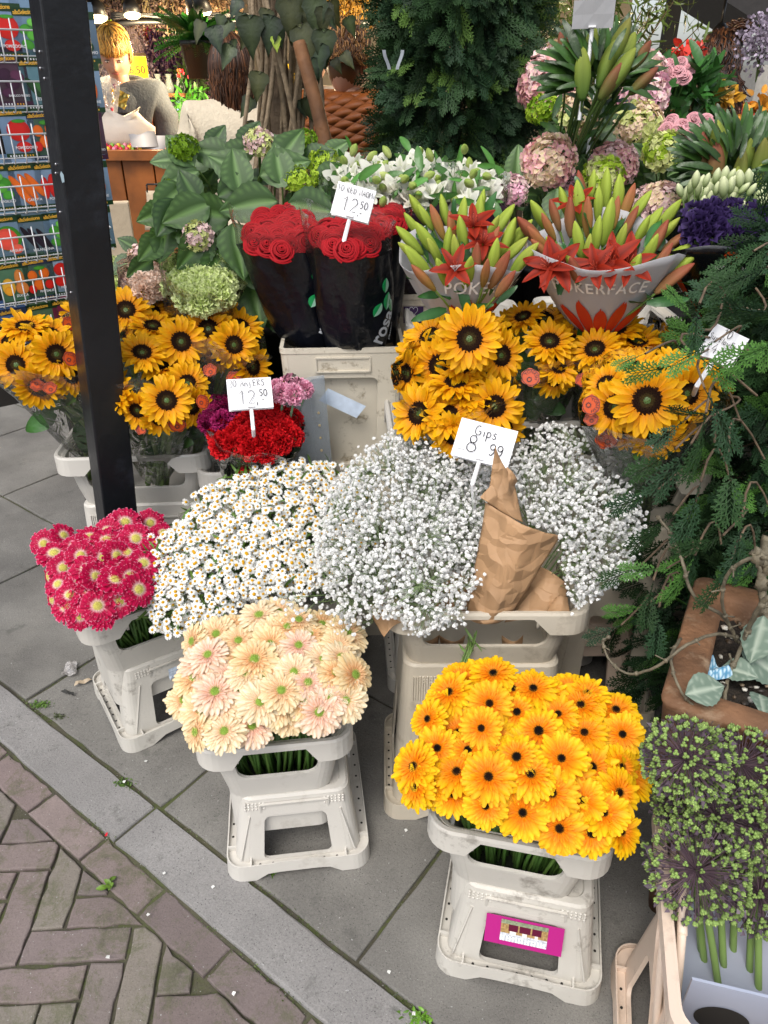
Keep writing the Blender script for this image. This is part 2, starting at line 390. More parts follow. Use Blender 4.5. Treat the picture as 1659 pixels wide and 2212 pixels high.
def panel(mb, c00, c10, c11, c01, hole=None, rad=.2, inset=.0, col=(1, 1, 1), mi=0):
    c = [np.array(q, float) for q in (c00, c10, c11, c01)]
    S_ = lambda u, v: (1-u)*(1-v)*c[0]+u*(1-v)*c[1]+u*v*c[2]+(1-u)*v*c[3]
    if hole is None: mb.add(c, [(0, 1, 2, 3)], col, mi); return
    u0, u1, v0, v1 = hole; W = np.linalg.norm(c[1]-c[0]); H_ = np.linalg.norm(c[3]-c[0])
    r = rad*min((u1-u0)*W, (v1-v0)*H_); ru, rv = r/W, r/H_; A, B = [], []
    K = 8
    def side(p, q, hp, hq, ca, cb):
        for i in range(K): A.append(tuple(np.array(p)+(np.array(q)-np.array(p))*i/K))
    cs = [(u1-ru, v0+rv, -90), (u1-ru, v1-rv, 0), (u0+ru, v1-rv, 90), (u0+ru, v0+rv, 180)]
    hp = []
    for i, (cu, cv, a0) in enumerate(cs):
        for k in range(K): a = R(a0+90*k/(K-1)); hp.append((cu+ru*math.cos(a), cv+rv*math.sin(a)))
    oc = [(1, 0), (1, 1), (0, 1), (0, 0)]; op = []
    for i in range(4):
        c0 = oc[i]; prev = oc[i-1]; nx = oc[(i+1) % 4]
        for k in range(K):
            t = (k-(K-1)/2)/((K-1)/2)*.35
            if t < 0: op.append((c0[0]+(prev[0]-c0[0])*-t, c0[1]+(prev[1]-c0[1])*-t))
            else: op.append((c0[0]+(nx[0]-c0[0])*t, c0[1]+(nx[1]-c0[1])*t))
    # snap the middle pair so that the panel's own corner is kept
    n = len(hp)
    for i in range(4): op[i*K+K//2-1] = oc[i]; op[i*K+K//2] = oc[i]
    V = [S_(*p) for p in op]+[S_(*p) for p in hp]
    nn = np.cross(c[1]-c[0], c[3]-c[0]); nn = nn/np.linalg.norm(nn)
    if inset: V += [S_(*p)-nn*inset for p in hp]
    Fq = []
    for i in range(n):
        j = (i+1) % n
        if op[i] == op[j]: Fq.append((i, n+j, n+i))
        else: Fq.append((i, j, n+j, n+i))
        if inset: Fq.append((n+i, n+j, 2*n+j, 2*n+i))
    mb.add(V, Fq, col, mi)
def tier(mb, w0, d0, z0, w1, d1, z1, r, holes=(None,)*4, rad=.2, inset=.006, mi=0, n=6):
    "four flat sides (front, right, back, left) with optional windows, joined by rounded corners"
    A = ring(w0, d0, r, z0, n); B = ring(w1, d1, r, z1, n); m = n+1
    for q in range(4):
        loft(mb, [A[q*m:(q+1)*m], B[q*m:(q+1)*m]], closed=False, mi=mi)
        a0, a1 = A[(q*m-1) % (4*m)], A[q*m]; b0, b1 = B[(q*m-1) % (4*m)], B[q*m]
        panel(mb, a0, a1, b1, b0, holes[q], rad, inset, mi=mi)
def place(o_mesh, loc, yaw): return o_mesh
def upper(name, label, loc, yaw, w, d, h, group=None, m='plastic', win=True, cat='bucket', rim_low=.05):
    "flower bucket standing on its stand; z = 0 is where it sits on the stand"
    t = thing(name, label, cat, loc, group, yaw)
    mb = MB(); r = .045
    mb_r = MB(); fl = 8
    top_in = ring(w-.016, d-.016, r-.008, h-.001, 6, fl); top = ring(w-.004, d-.004, r-.002, h, 6, fl); out = ring(w, d, r, h-.005, 6, fl)
    low = ring(w+.001, d+.001, r, h-.013, 6, fl); ext = ring(w-.03, d-.03, r-.012, h-.012, 6, fl)
    m_ = 7+fl
    for i in range(len(low)):                                       # the band hangs lower round the corners
        k = i % m_
        low[i, 2] = h-(rim_low if (k < 8 or k == m_-1) else (.045*.0+rim_low*.84 if k in (7, m_-1) else .013))
    loft(mb_r, [ring(w-.03, d-.03, r-.012, h-.010, 6, fl), top_in, top, out, low])
    mb_r.build('rim', m, None, smooth=False, solid=.0025).parent = t
    ww, dd = w-.03, d-.03; H1 = h-.013; H0 = .06 if h > .165 else .05
    hf = (.03, .97, .02, .98); hs_ = (.06, .94, .05, .95)
    tier(mb, ww-.012, dd-.012, H1, ww, dd, h-.008, r-.012)
    hl = (hf, hs_, hf, hs_) if win else (None,)*4
    tier(mb, ww-.04, dd-.04, H0, ww-.012, dd-.012, H1, r-.012, hl, rad=.22, inset=.005)
    tier(mb, ww-.06, dd-.06, 0., ww-.04, dd-.04, H0, r-.012)
    loft(mb, [ring(ww-.06, dd-.06, r-.012, 0)[::-1]]*1+[ring(ww-.06, dd-.06, r-.012, -.11)[::-1]], cap1=True)
    mb.build('body', m, None, smooth=False, solid=.003).parent = t
    for s in (-1, 1):                                               # little webs under the rim
        for e in (-1, 1): q = MB(); box(q, (s*w*.24, e*(d/2-.006), h-.026), (.006, .010, .022)); q.build('rib', m, None).parent = t
    return t
def stand(name, label, loc, yaw, w, d, h, group=None, m='plastic', tall=False, cat='stand', foot=.045, pocket=True):
    "an upturned container that carries the bucket"
    t = thing(name, label, cat, loc, group, yaw); r = .035; fl = 8
    mb = MB(); top = ring(w, d, r, foot, 6, fl); low = ring(w+.004, d+.004, r, 0, 6, fl); m_ = 7+fl
    arch = .02
    for i in range(len(low)):
        k = i % m_
        if 8 <= k <= m_-2: low[i, 2] = arch if 9 <= k <= m_-3 else arch*.9
    for i in range(len(top)):
        k = i % m_
        top[i, 2] = foot+(.004 if 9 <= k <= m_-3 else 0)
    mid = top.copy(); mid[:, 2] -= .004
    inn = ring(w-.04, d-.04, r-.008, foot-.012, 6, fl)
    loft(mb, [low, top]); mb.build('base_band', m, None, smooth=False, solid=.0028).parent = t
    led = MB(); z1 = foot-.012
    loft(led, [ring(w-.002, d-.002, r, z1, 6, fl), ring(w-.035, d-.035, r-.008, z1, 6, fl)])
    for q in (-1, 1):
        for s in (-1, 1):                                           # stiffening webs in the ledge corners
            box(led, (q*(w/2-.05), s*(d/2-.010), foot-.006), (.0025, .018, .014)); box(led, (q*(w/2-.010), s*(d/2-.05), foot-.006), (.018, .0025, .014))
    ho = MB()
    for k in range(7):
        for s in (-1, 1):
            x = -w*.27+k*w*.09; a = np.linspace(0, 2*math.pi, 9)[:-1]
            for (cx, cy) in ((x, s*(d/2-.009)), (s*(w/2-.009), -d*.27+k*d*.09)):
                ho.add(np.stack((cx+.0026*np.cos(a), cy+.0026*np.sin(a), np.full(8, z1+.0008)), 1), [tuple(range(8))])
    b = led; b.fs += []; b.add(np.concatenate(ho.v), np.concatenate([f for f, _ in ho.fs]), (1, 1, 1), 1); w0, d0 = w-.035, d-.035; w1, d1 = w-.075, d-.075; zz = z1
    if tall:
        zw = h*.62; f = (zw-zz)/(h-zz)
        tier(b, w0, d0, zz, w0+(w1-w0)*f, d0+(d1-d0)*f, zw, r-.008, ((.2, .8, .08, .92),)*4, rad=.1, inset=.004)
        tier(b, w0+(w1-w0)*f, d0+(d1-d0)*f, zw, w1, d1, h-.006, r-.008)
    else:
        zw = h*.77; f = (zw-zz)/(h-zz)
        tier(b, w0, d0, zz, w0+(w1-w0)*f, d0+(d1-d0)*f, zw, r-.008, ((.15, .85, .03, .97), (.14, .86, .03, .97))*2, rad=.12, inset=.007)
        tier(b, w0+(w1-w0)*f, d0+(d1-d0)*f, zw, w1, d1, h-.005, r-.008)
    loft(b, [ring(w1, d1, r-.008, h-.006), ring(w1-.008, d1-.008, r-.01, h-.001), ring(w1-.03, d1-.03, r-.012, h-.001), ring(w1-.034, d1-.034, r-.012, h-.006)], cap1=True)
    k = b                                                           # ridges and bumps moulded into the front and back
    for s in (-1, 1):
        for q in (-1, 1):
            y = lambda z, q=q: q*((d0/2)+(d1/2-d0/2)*((z-zz)/(h-zz))+.0015)
            tube(k, [(s*(w*.40), y(zz+.01), zz+.01), (s*w*.31, y(zw), zw)], .0014, 5)
            for i in range(6):
                for j in range(3):
                    z = h*.93-j*.007; ball(k, (s*(w*.27)+(i-2.5)*.0075, y(z)-q*.001, z), (.0021,)*3, 5, 4)
            if tall:
                for i in range(9): x = s*(w1/2-.06)+i*.005*s; tube(k, [(x, y(h-.03), h-.03), (x, y(h-.09), h-.09)], .0012, 4)
    b.build('body', [m, 'hole_dark'], None, smooth=False, solid=.002).parent = t
    if pocket:
        z = h*(.86 if not tall else .86)
        for q in (-1, 1):
            k = MB()
            yy = q*((d0/2)+(d1/2-d0/2)*((z-zz)/(h-zz))+.001); hh = .026 if not tall else .05
            sl_ = math.atan2((d0-d1)/2, h-zz)*-q
            Rm = np.array(((1, 0, 0), (0, math.cos(sl_), -math.sin(sl_)), (0, math.sin(sl_), math.cos(sl_))))
            for (cx, cz, sx, sz) in ((0, hh/2, w*.46, .004), (0, -hh/2, w*.46, .004), (-w*.23, 0, .004, hh), (w*.23, 0, .004, hh)):
                box(k, np.array((cx, yy, z))+Rm@np.array((0, 0, cz)), (sx, .005, sz), Rm)
            k.build('label_pocket', m, None, smooth=False).parent = t
    return t
BK = {}; BS = {}
def pair(key, px, py, yawdeg, w, d, hs_, hu, lu, ls, m='plastic', tall=False, gl=None, front=True, dx=0, z=0., D=None, ush=0.):
    "stand plus bucket; (px,py) is the foot of the middle of the front edge"
    p = atz(px, py, z) if D is None else np.array((at(px, py, D)[0], D, z)); yaw = R(yawdeg); c = p[:2]+(rz(yaw)@np.array((dx, d/2, 0)))[:2]
    stand('bucket_stand', ls, (c[0], c[1], z), yaw, w, d, hs_, 'upturned plastic containers used as bucket stands', m, tall)
    sh = rz(yaw)@np.array((ush, 0, 0))
    upper('flower_bucket', lu, (c[0]+sh[0], c[1]+sh[1], z+hs_), yaw, w, d, hu, 'plastic flower buckets on stands', m)
    BS[key] = (np.array((c[0], c[1], z)), yaw, w, d, z+hs_, z+hs_+hu); BK[key] = (np.array((c[0]+sh[0], c[1]+sh[1], z)), yaw, w, d, z+hs_, z+hs_+hu)
pair('yellow', 1112, 2136, -12.6, .300, .36, .225, .18, 'pale plastic bucket holding the yellow-orange gerberas', 'upturned white container with a magenta photo card, under the yellow-orange gerberas', 'plastic_dirty', ush=-.03)
pair('peach', 648, 1888, 7.3, .298, .36, .205, .18, 'white plastic bucket full of peach gerberas', 'clean white upturned container under the peach gerberas', ush=-.026)
c_ = (np.array((-.65, 1.289))+rz(R(34))[:2, 0]*.20)
pr = [829.5+F_*0, 0]
def px_of(p):
    z = p[2]-CAM_H; dz = p[1]*math.cos(PITCH)-z*math.sin(PITCH); return (829.5+F_*p[0]/dz, 1106-F_*(z*math.cos(PITCH)+p[1]*math.sin(PITCH))/dz)
a_, b_ = px_of((c_[0], c_[1], 0))
pair('pink', a_, b_, 34, .38, .30, .225, .18, 'grimy grey-white bucket holding the hot pink gerberas', 'upturned white container with a torn blue label, under the hot pink gerberas', 'plastic_dirty', ush=-.03)
pair('gyps', 1019, 1768, 0, .395, .285, .425, .16, 'cream bucket with a scuffed rim holding the gypsophila', 'tall pale container turned upside down below the gypsophila', 'plastic_cream', True)
pair('sunl', 300, 1100, 4, .40, .29, .46, .16, 'white bucket beside the black pole holding the left sunflower bunches', 'tall white stand beside the black pole below the left sunflowers', 'plastic', True, D=1.72)
pair('back', 1235, 1470, 2, .39, .285, .26, .24, 'beige bucket in the shade behind the gypsophila', 'beige upturned container in the shade right of the gypsophila', 'plastic_peach', False, D=1.45)
pair('sun2', 1190, 1000, 3, .40, .29, .60, .16, 'pale bucket under the middle sunflower bunches', 'tall upturned container in the dark under the middle sunflowers', 'plastic', True, D=1.62)
pair('sun1', 985, 1000, 3, .30, .29, .60, .16, 'pale bucket hidden under the sunflower bunch behind the price card', 'tall upturned container in the dark behind the gypsophila', 'plastic', True, D=1.52)
pair('sun3', 1400, 1000, -4, .30, .29, .58, .16, 'pale bucket under the rightmost sunflower bunch', 'beige stand in the dark under the rightmost sunflowers', 'plastic_cream', True, D=1.40)
# small bits on the stands
def on_bucket(key, x, z, y=None):
    c, yaw, w, d, zs, zt = BS[key]; return c+rz(yaw)@np.array((x, -d/2 if y is None else y, 0))+np.array((0, 0, z))
c, yaw, w, d, zs, zt = BK['yellow']
CARD = thing('photo_card', 'magenta card with a small photo, tucked in the stand of the yellow-orange gerberas', 'card', on_bucket('yellow', 0, .1))
B3 = rz(yaw)@np.array(((1, 0, 0), (0, math.cos(.12), -math.sin(.12)), (0, math.sin(.12), math.cos(.12))))
mat('magenta', hexc('#b01a7c'), .45); mat('pix', (1, 1, 1), .5, attr=True, spec=.3)
o_ = on_bucket('yellow', .002, .166)+rz(yaw)@np.array((0, .015, 0))
mb = MB(); 
o_ = on_bucket('yellow', .002, .170)+rz(yaw)@np.array((0, .030, 0)); B3 = rz(yaw)@np.array(((1, 0, 0), (0, math.cos(.30), -math.sin(-.30)), (0, math.sin(-.30), math.cos(.30))))
pts = [[o_+B3@np.array((x, -.004, zz_)) for x in np.linspace(-.068, .068, 9)] for zz_ in (-.058, -.03, .0)]
grid(mb, pts); mb.build('card', 'magenta', CARD, smooth=False, solid=.001)
mb = MB(); nx, nz = 30, 16
for i in range(nx):
    for j in range(nz):
        x0 = -.041+.082*i/nx; z0 = -.048+.044*j/nz; fx, fz = i/nx, j/nz
        colr = hexc('#8a9478') if fz > .75 else (hexc('#a98a5a') if fz > .35 else hexc('#c9cdd6'))
        colr = np.array(colr)*rnd.uniform(.7, 1.2)
        for cx in (.25, .5, .75):
            if abs(fx-cx) < .1 and .45 < fz < .8: colr = hexc('#5c1030')
            if abs(fx-cx) < .05 and .25 < fz < .45: colr = hexc('#e8e0dc')
        if fz < .22 and i % 2 == 0: colr = hexc('#e9ecf2')
        q = [o_+B3@np.array((x, -.0056, z)) for x, z in ((x0, z0), (x0+.082/nx, z0), (x0+.082/nx, z0+.044/nz), (x0, z0+.044/nz))]
        mb.add(q, [(0, 1, 2, 3)], colr)
mb.build('photo', 'pix', CARD, smooth=False)
mat('paper_blue', hexc('#c4d2e4'), .5, var=.1, vscale=60)
c, yaw, w, d, zs, zt = BK['pink']
mb = MB(); o_ = on_bucket('pink', -.005, .192)+rz(yaw)@np.array((0, .0135, 0))
pts = [[o_+rz(yaw)@np.array((x, -.004-.006*abs(math.sin(x*60+z*90)), z*(1-.35*math.sin(x*33+1))+.0)) for x in np.linspace(-.045, .05, 12)] for z in np.linspace(-.014, .016, 5)]
grid(mb, pts); mb.build('torn_label', 'paper_blue', smooth=False, solid=.0006, label='torn pale blue paper label on the stand of the hot pink gerberas', cat='label')

# ---- rose crate, and the other crates at the back
def crate(name, label, cx, cy, z, yaw, w, d, h, m, parts=True, up=True, group=None, win=(.17, .83, .06, .78)):
    t = thing(name, label, 'crate', (cx, cy, z), group, R(yaw)); mb = MB(); r = .015
    tier(mb, w-.03, d-.03, 0, w, d, h, r, (win, (.2, .8, .1, .8))*2 if win else (None,)*4, rad=.1, inset=.006, n=3)
    mb.build('body', m, None, smooth=False, solid=.004).parent = t
    mb = MB(); loft(mb, [ring(w+.002, d+.002, r, h-.014, 3), ring(w+.006, d+.006, r, h-.012, 3), ring(w+.006, d+.006, r, h, 3), ring(w-.012, d-.012, r*.6, h, 3), ring(w-.012, d-.012, r*.6, h-.01, 3)])
    mb.build('rim', m, None, smooth=False).parent = t
    mb = MB(); loft(mb, [ring(w-.05, d-.05, r, .03, 3)], cap1=True) if False else mb.add(ring(w-.04, d-.04, r, .02, 3), [tuple(range(16))])
    tier(mb, w-.07, d-.07, .02, w-.04, d-.04, h*.8, r, n=3)
    mb.build('inner_wall', m, None, smooth=False).parent = t
    mb = MB(); y = -d/2-.001
    for (cx_, cz_, sx, sz) in ((0, h*.93, w*.44, .004), (0, h*.93-.035, w*.44, .004), (-w*.22, h*.93-.0175, .004, .035), (w*.22, h*.93-.0175, .004, .035)): box(mb, (cx_, y+.0005, cz_), (sx, .007, sz))
    mb.build('label_pocket', m, None, smooth=False).parent = t
    return t
p = at(731, 752, 1.75)
mat('crate_worn', hexc('#cdc5b4'), .5, var=.05, vscale=8, stain=hexc('#6b5a3c'), stains=22, stamt=.85, bump=.08, bscale=200)
crate('flower_crate', 'worn cream crate with stained corners under the dark-wrapped roses', p[0], 1.75+.19, p[2]-.34, 3, .30, .38, .34, 'crate_worn')
crate('flower_crate', 'lower cream crate standing on the pavement under the worn rose crate', p[0], 1.75+.19, 0, 3, .31, .39, p[2]-.345, 'plastic_cream', win=None)
CRP = p
mb = MB(); q = at(740, 870, 1.742); 
pts = [[q+np.array((a*.075+b*.012, -.004, -a*.038+b*.016)) for a in np.linspace(-.62, .62, 6)] for b in (-1, 1)]
grid(mb, pts); mb.build('tape_strip', 'paper_blue', smooth=False, solid=.0005, label='loose strip of clear and white tape across the worn crate under the roses', cat='tape')
p = at(885, 700, 1.98)
t = crate('flower_crate', 'beige crate with a small purple grower label, right of the roses', p[0]+.02, 2.12, p[2]-.30, 2, .26, .30, .38, 'plastic_cream', win=None)
crate('flower_crate', 'tall cream crate in the dark below the one with the purple label', p[0]+.02, 2.12, 0, 2, .27, .31, p[2]-.31, 'plastic_cream', win=None)
mat('purple_label', hexc('#3b2350'), .4)
mb = MB(); q = at(893, 680, 1.955); box(mb, q, (.052, .0016, .044)); mb.build('grower_label', 'purple_label', smooth=False, label='purple label with a white heart outline, on the beige crate right of the roses', cat='label')
lab = bpy.data.objects['grower_label']
mb = MB(); M = mx(q+np.array((0, -.0015, -.004)), np.array(((1, 0, 0), (0, 0, -1), (0, 1, 0.)))); text(mb, 'Tesselaar', M, .0075)
a = np.linspace(0, 2*math.pi, 26); hx = .011*np.sin(a)**3; hz = .0008*(13*np.cos(a)-5*np.cos(2*a)-2*np.cos(3*a)-np.cos(4*a))
tube(mb, [q+np.array((x, -.0015, z+.011)) for x, z in zip(hx, hz)], .0005, 4)
mb.build('lettering', 'white_card', lab, smooth=False)
# long beige trays at the right behind the sunflowers
p = at(1235, 705, 2.0); crate('flower_crate', 'beige crate behind the sunflowers, below the red lilies', p[0], 2.05, 0, 4, .36, .3, p[2], 'plastic_cream', win=None)
p = at(1450, 700, 1.9); crate('flower_crate', 'beige crate in the dark below the purple lisianthus', p[0]+.08, 1.95, 0, 0, .34, .3, .80, 'plastic_cream', win=None)
# a dark backing table so that the tiers stand on something
mat('dark_wood', hexc('#1d1813'), .8, var=.3, vscale=12)
def table(name, label, x0, x1, y0, y1, h, m='dark_wood'):
    t = thing(name, label, 'table', ((x0+x1)/2, (y0+y1)/2, 0)); mb = MB(); box(mb, ((x0+x1)/2, (y0+y1)/2, h-.015), (x1-x0, y1-y0, .03)); mb.build('table_top', m, t, smooth=False)
    for x in (x0+.04, x1-.04):
        for y in (y0+.04, y1-.04): q = MB(); box(q, (x, y, (h-.03)/2), (.05, .05, h-.03)); q.build('leg', m, t, smooth=False)
    q = MB(); box(q, ((x0+x1)/2, y1-.06, h*.5), (x1-x0-.1, .02, h*.9-.04)); q.build('back_board', m, t, smooth=False)
table('display_table', 'dark table carrying the alstroemeria and hydrangeas behind the lilies', -.15, 1.3, 2.30, 3.0, .82)
table('display_table', 'dark low table under the green hydrangea plant', -1.0, -.2, 2.12, 2.72, .62)
# the black pole
t = thing('steel_pole', 'black painted square pole with scuffs, leaning in front of the seed rack', 'pole', (-.70, 1.62, 0))
mb = MB(); yw = rz(R(36.6)); P0 = np.array((-.70, 1.62)); top = at(118, -60, 1.60); ptv = at(253, 1115, 1.62)
dr = (top-ptv)/(top[2]-ptv[2]); base = ptv-dr*ptv[2]
rings = []
for z in (0, .6, 1.2, 1.8, 2.6): rings.append(base+dr*z+(yw@np.c_[rr(.082, .075, .004, 2), np.zeros(12)].T).T)
loft(mb, rings, cap0=True, cap1=True); mb.build('post', 'black_paint', t, smooth=False)
mat('screw', (.35, .35, .37), .35, metal=1.); mat('chip', hexc('#8fa3ad'), .6)
for k, (qx, qy) in enumerate([(88, 170), (93, 148), (96, 113), (125, 352), (130, 372), (140, 456), (156, 628)]):
    q = MB(); z = at(qx, qy, 1.6)[2]; cc = base+dr*z+yw@np.array((-.042, rnd.uniform(-.012, .015), 0)); ball(q, cc, (.003, .003, .003), 6, 5); q.build('screw', 'screw', t)
q = MB(); cc = base+dr*at(136, 376, 1.6)[2]+yw@np.array((-.0405, -.0370, 0)); q.add([cc+np.array(v) for v in ((-.002, -.001, -.011), (.003, -.002, -.009), (.004, -.002, .004), (.0, -.001, .010), (-.003, -.001, .004))], [(0, 1, 2, 3, 4)]); q.build('paint_chip', 'chip', t, smooth=False)
# ================================================================ FLOWER TEMPLATES (z = facing, origin at the heart)
mat('petal', (1, 1, 1), .55, attr=True, sub=.3, spec=.25)
mat('petal_dense', (1, 1, 1), .6, attr=True, sub=.18, spec=.2)
mat('disc', (1, 1, 1), .85, attr=True, spec=.1)
mat('leaf', (1, 1, 1), .36, attr=True, sub=.15, spec=.5, bump=.15, bscale=90)
mat('stem', (1, 1, 1), .5, attr=True)
def C3(h): return np.array(hexc(h))
def lerp(a, b, t): t = np.asarray(t)[..., None]; return np.asarray(a)*(1-t)+np.asarray(b)*t
def petal_grid(L, W, ny=5, nx=3, tilt=0., bend=0., cup=.15, y0=0., tip=.45, fold=0., base=.35, wav=0.):
    "rows along the petal, columns across; W half-width profile blunt (tip small) or pointed (tip large)"
    t = 1-(1-np.linspace(0, 1, ny))**1.7; s = np.linspace(-1, 1, nx)
    w = W*np.minimum(1, (base+(1-base)*np.sin(np.minimum(t/.62, 1)*math.pi/2)))*np.where(t > 1-tip, np.sqrt(np.maximum(0, 1-((t-(1-tip))/tip)**2)), 1)
    w[-1] = max(w[-1], W*(.42 if tip < .5 else .12))
    X = s[None]*w[:, None]; Y = np.repeat((y0+t*L)[:, None], nx, 1); Z = cup*np.abs(X)*1.+bend*L*(t[:, None]**2)-fold*W*(1-np.abs(s[None]))
    if wav: Z = Z+wav*np.sin(np.linspace(0, 9, ny))[:, None]*s[None]
    Y = Y-np.abs(s[None])**2*w[:, None]*.25
    a = tilt; Y2 = y0+(Y-y0)*math.cos(a)-Z*math.sin(a); Z2 = (Y-y0)*math.sin(a)+Z*math.cos(a)
    return np.stack((X, Y2, Z2), -1), t
def put(mb, P, M3, off=(0, 0, 0), col=(1, 1, 1), mi=0): grid(mb, P @ M3.T + np.array(off), col, mi)
def gerbera(seed, rad, c_in, c_mid, c_tip, c_heart, c_ring, npet=26, flop=0., dense=1., heart_r=.23, white_edge=None, brk=.5, edge_sh=(.86, .76, .55)):
    g = np.random.default_rng(seed); mb = MB(); 
    for lay, (n, l, w, el, zz) in enumerate(((npet, 1., .135, -.02+flop, 0), (npet, .93, .125, .08+flop, .02), (npet-2, .68, .085, .22, .05), (npet, .52, .05, .42, .07), (22, .36, .03, .75, .08))):
        if lay > 2 and dense < .5: continue
        for i in range(n):
            a = 2*math.pi*(i+.5*(lay % 2))/n+g.normal(0, .05); Ll = rad*l*g.uniform(.9, 1.05)
            P, t = petal_grid(Ll-rad*.13, rad*w*g.uniform(.9, 1.1), 6, 3, el+g.normal(0, .055), -.12+g.normal(0, .08), .45, rad*.13, .32)
            tt = np.clip((t*Ll*.9+rad*.13)/rad, 0, 1)
            c = np.where((tt < brk)[:, None], lerp(c_in, c_mid, np.clip(tt/brk, 0, 1)), lerp(c_mid, c_tip, np.clip((tt-brk)/(1-brk)*2., 0, 1)))
            if white_edge is not None: c = lerp(c_in, c_mid, np.clip((tt-.36)/.09, 0, 1))
            c = np.repeat(c[:, None], 3, 1)*g.uniform(.88, 1.07)
            c[:, 1] *= 1.05; c[:, [0, 2]] *= np.array(edge_sh)  # petal edges darkened in the colour, shading each petal off the next
            if white_edge is not None: c[-1] = white_edge
            put(mb, P, rz(a), (0, 0, zz*rad*.6), c)
    pet = mb
    d = MB(); hr = rad*heart_r
    ball(d, (0, 0, rad*.02), (hr*.9, hr*.9, hr*.45), 12, 6, c_heart)
    V = []; 
    for k in range(70):                                             # little florets, dark heart to pale ring
        f = math.sqrt((k+.5)/70); a = k*2.39996; r_ = hr*f*1.05; cc = lerp(c_heart, c_ring, np.array(np.clip(f*1.6-.7, 0, 1)))*g.uniform(.75, 1.2)
        h = hr*.45*math.sqrt(max(0, 1-f*f))+rad*.05; s = hr*.085
        d.add([(r_*math.cos(a)-s, r_*math.sin(a)-s, h-s), (r_*math.cos(a)+s, r_*math.sin(a)-s, h-s), (r_*math.cos(a), r_*math.sin(a)+s, h-s), (r_*math.cos(a)*1.12, r_*math.sin(a)*1.12, h+s*2.4)], [(0, 1, 3), (1, 2, 3), (2, 0, 3)], np.clip(cc, 0, 1))
    b = MB()                                                        # green bracts and the collar under the head
    ball(b, (0, 0, -rad*.10), (rad*.22, rad*.22, rad*.16), 10, 6, C3('#5c7437'))
    return pet, d, b
def sunflower(seed, rad):
    g = np.random.default_rng(seed); mb = MB(); hr = rad*.43
    for lay, (n, l, w, el) in enumerate(((19, 1., .135, -.05), (17, .95, .13, .12), (15, .84, .11, .3))):
        for i in range(n):
            a = 2*math.pi*(i+.4*lay)/n+g.normal(0, .07); Ll = (rad*l-hr*.8)*g.uniform(.85, 1.08)
            P, t = petal_grid(Ll, rad*w*g.uniform(.85, 1.1), 6, 3, el+g.normal(0, .13), g.normal(-.05, .18), .45, hr*.8, .72, base=.55, wav=rad*.012*g.normal())
            c = lerp(C3('#ea8e04'), C3('#f7ba0c'), np.clip(t*1.4, 0, 1)); c = np.repeat(c[:, None], 3, 1)*g.uniform(.85, 1.05); c[:, 1] *= .9
            put(mb, P, rz(a), (0, 0, rad*.02*lay), c)
    d = MB(); nb = 12
    rr_ = [(1.02, -.10), (1.0, .02), (.9, .13), (.72, .16), (.5, .11), (.3, .07), (.12, .06)]
    cs = ['#2a1509', '#3a1d0a', '#2b1408', '#1d0d06', '#241509', '#3a2f17', '#2c2410']
    a = np.arange(20)/20*2*math.pi
    loft(d, [np.stack((hr*r*np.cos(a), hr*r*np.sin(a), np.full(20, hr*z)), 1) for r, z in rr_], cap1=True, col=np.repeat(np.array([C3(c) for c in cs]), 20, 0))
    for k in range(150):
        f = math.sqrt((k+.5)/150); b_ = k*2.39996; r_ = hr*f*1.02; h = hr*(np.interp(f, (0, .3, .5, .72, .9, 1.02), (.06, .07, .11, .16, .13, 0))); s = hr*.045
        cc = C3('#5a3312') if f > .78 else (C3('#1a0c06') if f > .42 else C3('#4a3d1e')); cc = cc*g.uniform(.5, 1.2)
        x, y = r_*math.cos(b_), r_*math.sin(b_)
        d.add([(x-s, y-s, h), (x+s, y-s, h), (x, y+s, h), (x, y, h+s*2.6)], [(0, 1, 3), (1, 2, 3), (2, 0, 3)], cc)
    b = MB(); ball(b, (0, 0, -rad*.12), (rad*.4, rad*.4, rad*.16), 12, 6, C3('#4c6a2a'))
    for i in range(22):
        P, t = petal_grid(rad*.32, rad*.07, 4, 3, -.1+g.normal(0, .2), -.2, .2, rad*.3, .7); put(b, P, rz(i*2*math.pi/11+g.normal(0, .1)), (0, 0, -rad*(.05+.1*(i > 10))), C3('#56772f')*g.uniform(.8, 1.2))
    return mb, d, b
def ruffle(seed, rad, c0, c1, n=34, teeth=5, edge=None, height=.8):
    "a carnation: many fringed petals packed in a dome"
    g = np.random.default_rng(seed); mb = MB()
    for k in range(n):
        f = (k+.5)/n; el = math.acos(1-f*.95); az = k*2.39996; dirn = np.array((math.sin(el)*math.cos(az), math.sin(el)*math.sin(az), math.cos(el)))
        tang = nrm(np.cross(dirn, (g.normal(), g.normal(), g.normal()))); nn = np.cross(dirn, tang)
        m = teeth*2+1; s = np.linspace(-1, 1, m); w = rad*.42*g.uniform(.8, 1.2); L_ = rad*g.uniform(.9, 1.08)
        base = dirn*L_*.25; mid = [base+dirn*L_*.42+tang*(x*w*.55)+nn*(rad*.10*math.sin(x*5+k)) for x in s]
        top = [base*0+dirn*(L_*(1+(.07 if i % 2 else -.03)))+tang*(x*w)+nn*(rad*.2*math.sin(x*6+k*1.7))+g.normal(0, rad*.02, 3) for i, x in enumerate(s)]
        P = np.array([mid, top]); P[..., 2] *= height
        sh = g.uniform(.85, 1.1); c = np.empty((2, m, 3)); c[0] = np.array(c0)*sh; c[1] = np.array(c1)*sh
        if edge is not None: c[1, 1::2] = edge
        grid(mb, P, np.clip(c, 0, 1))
    return mb
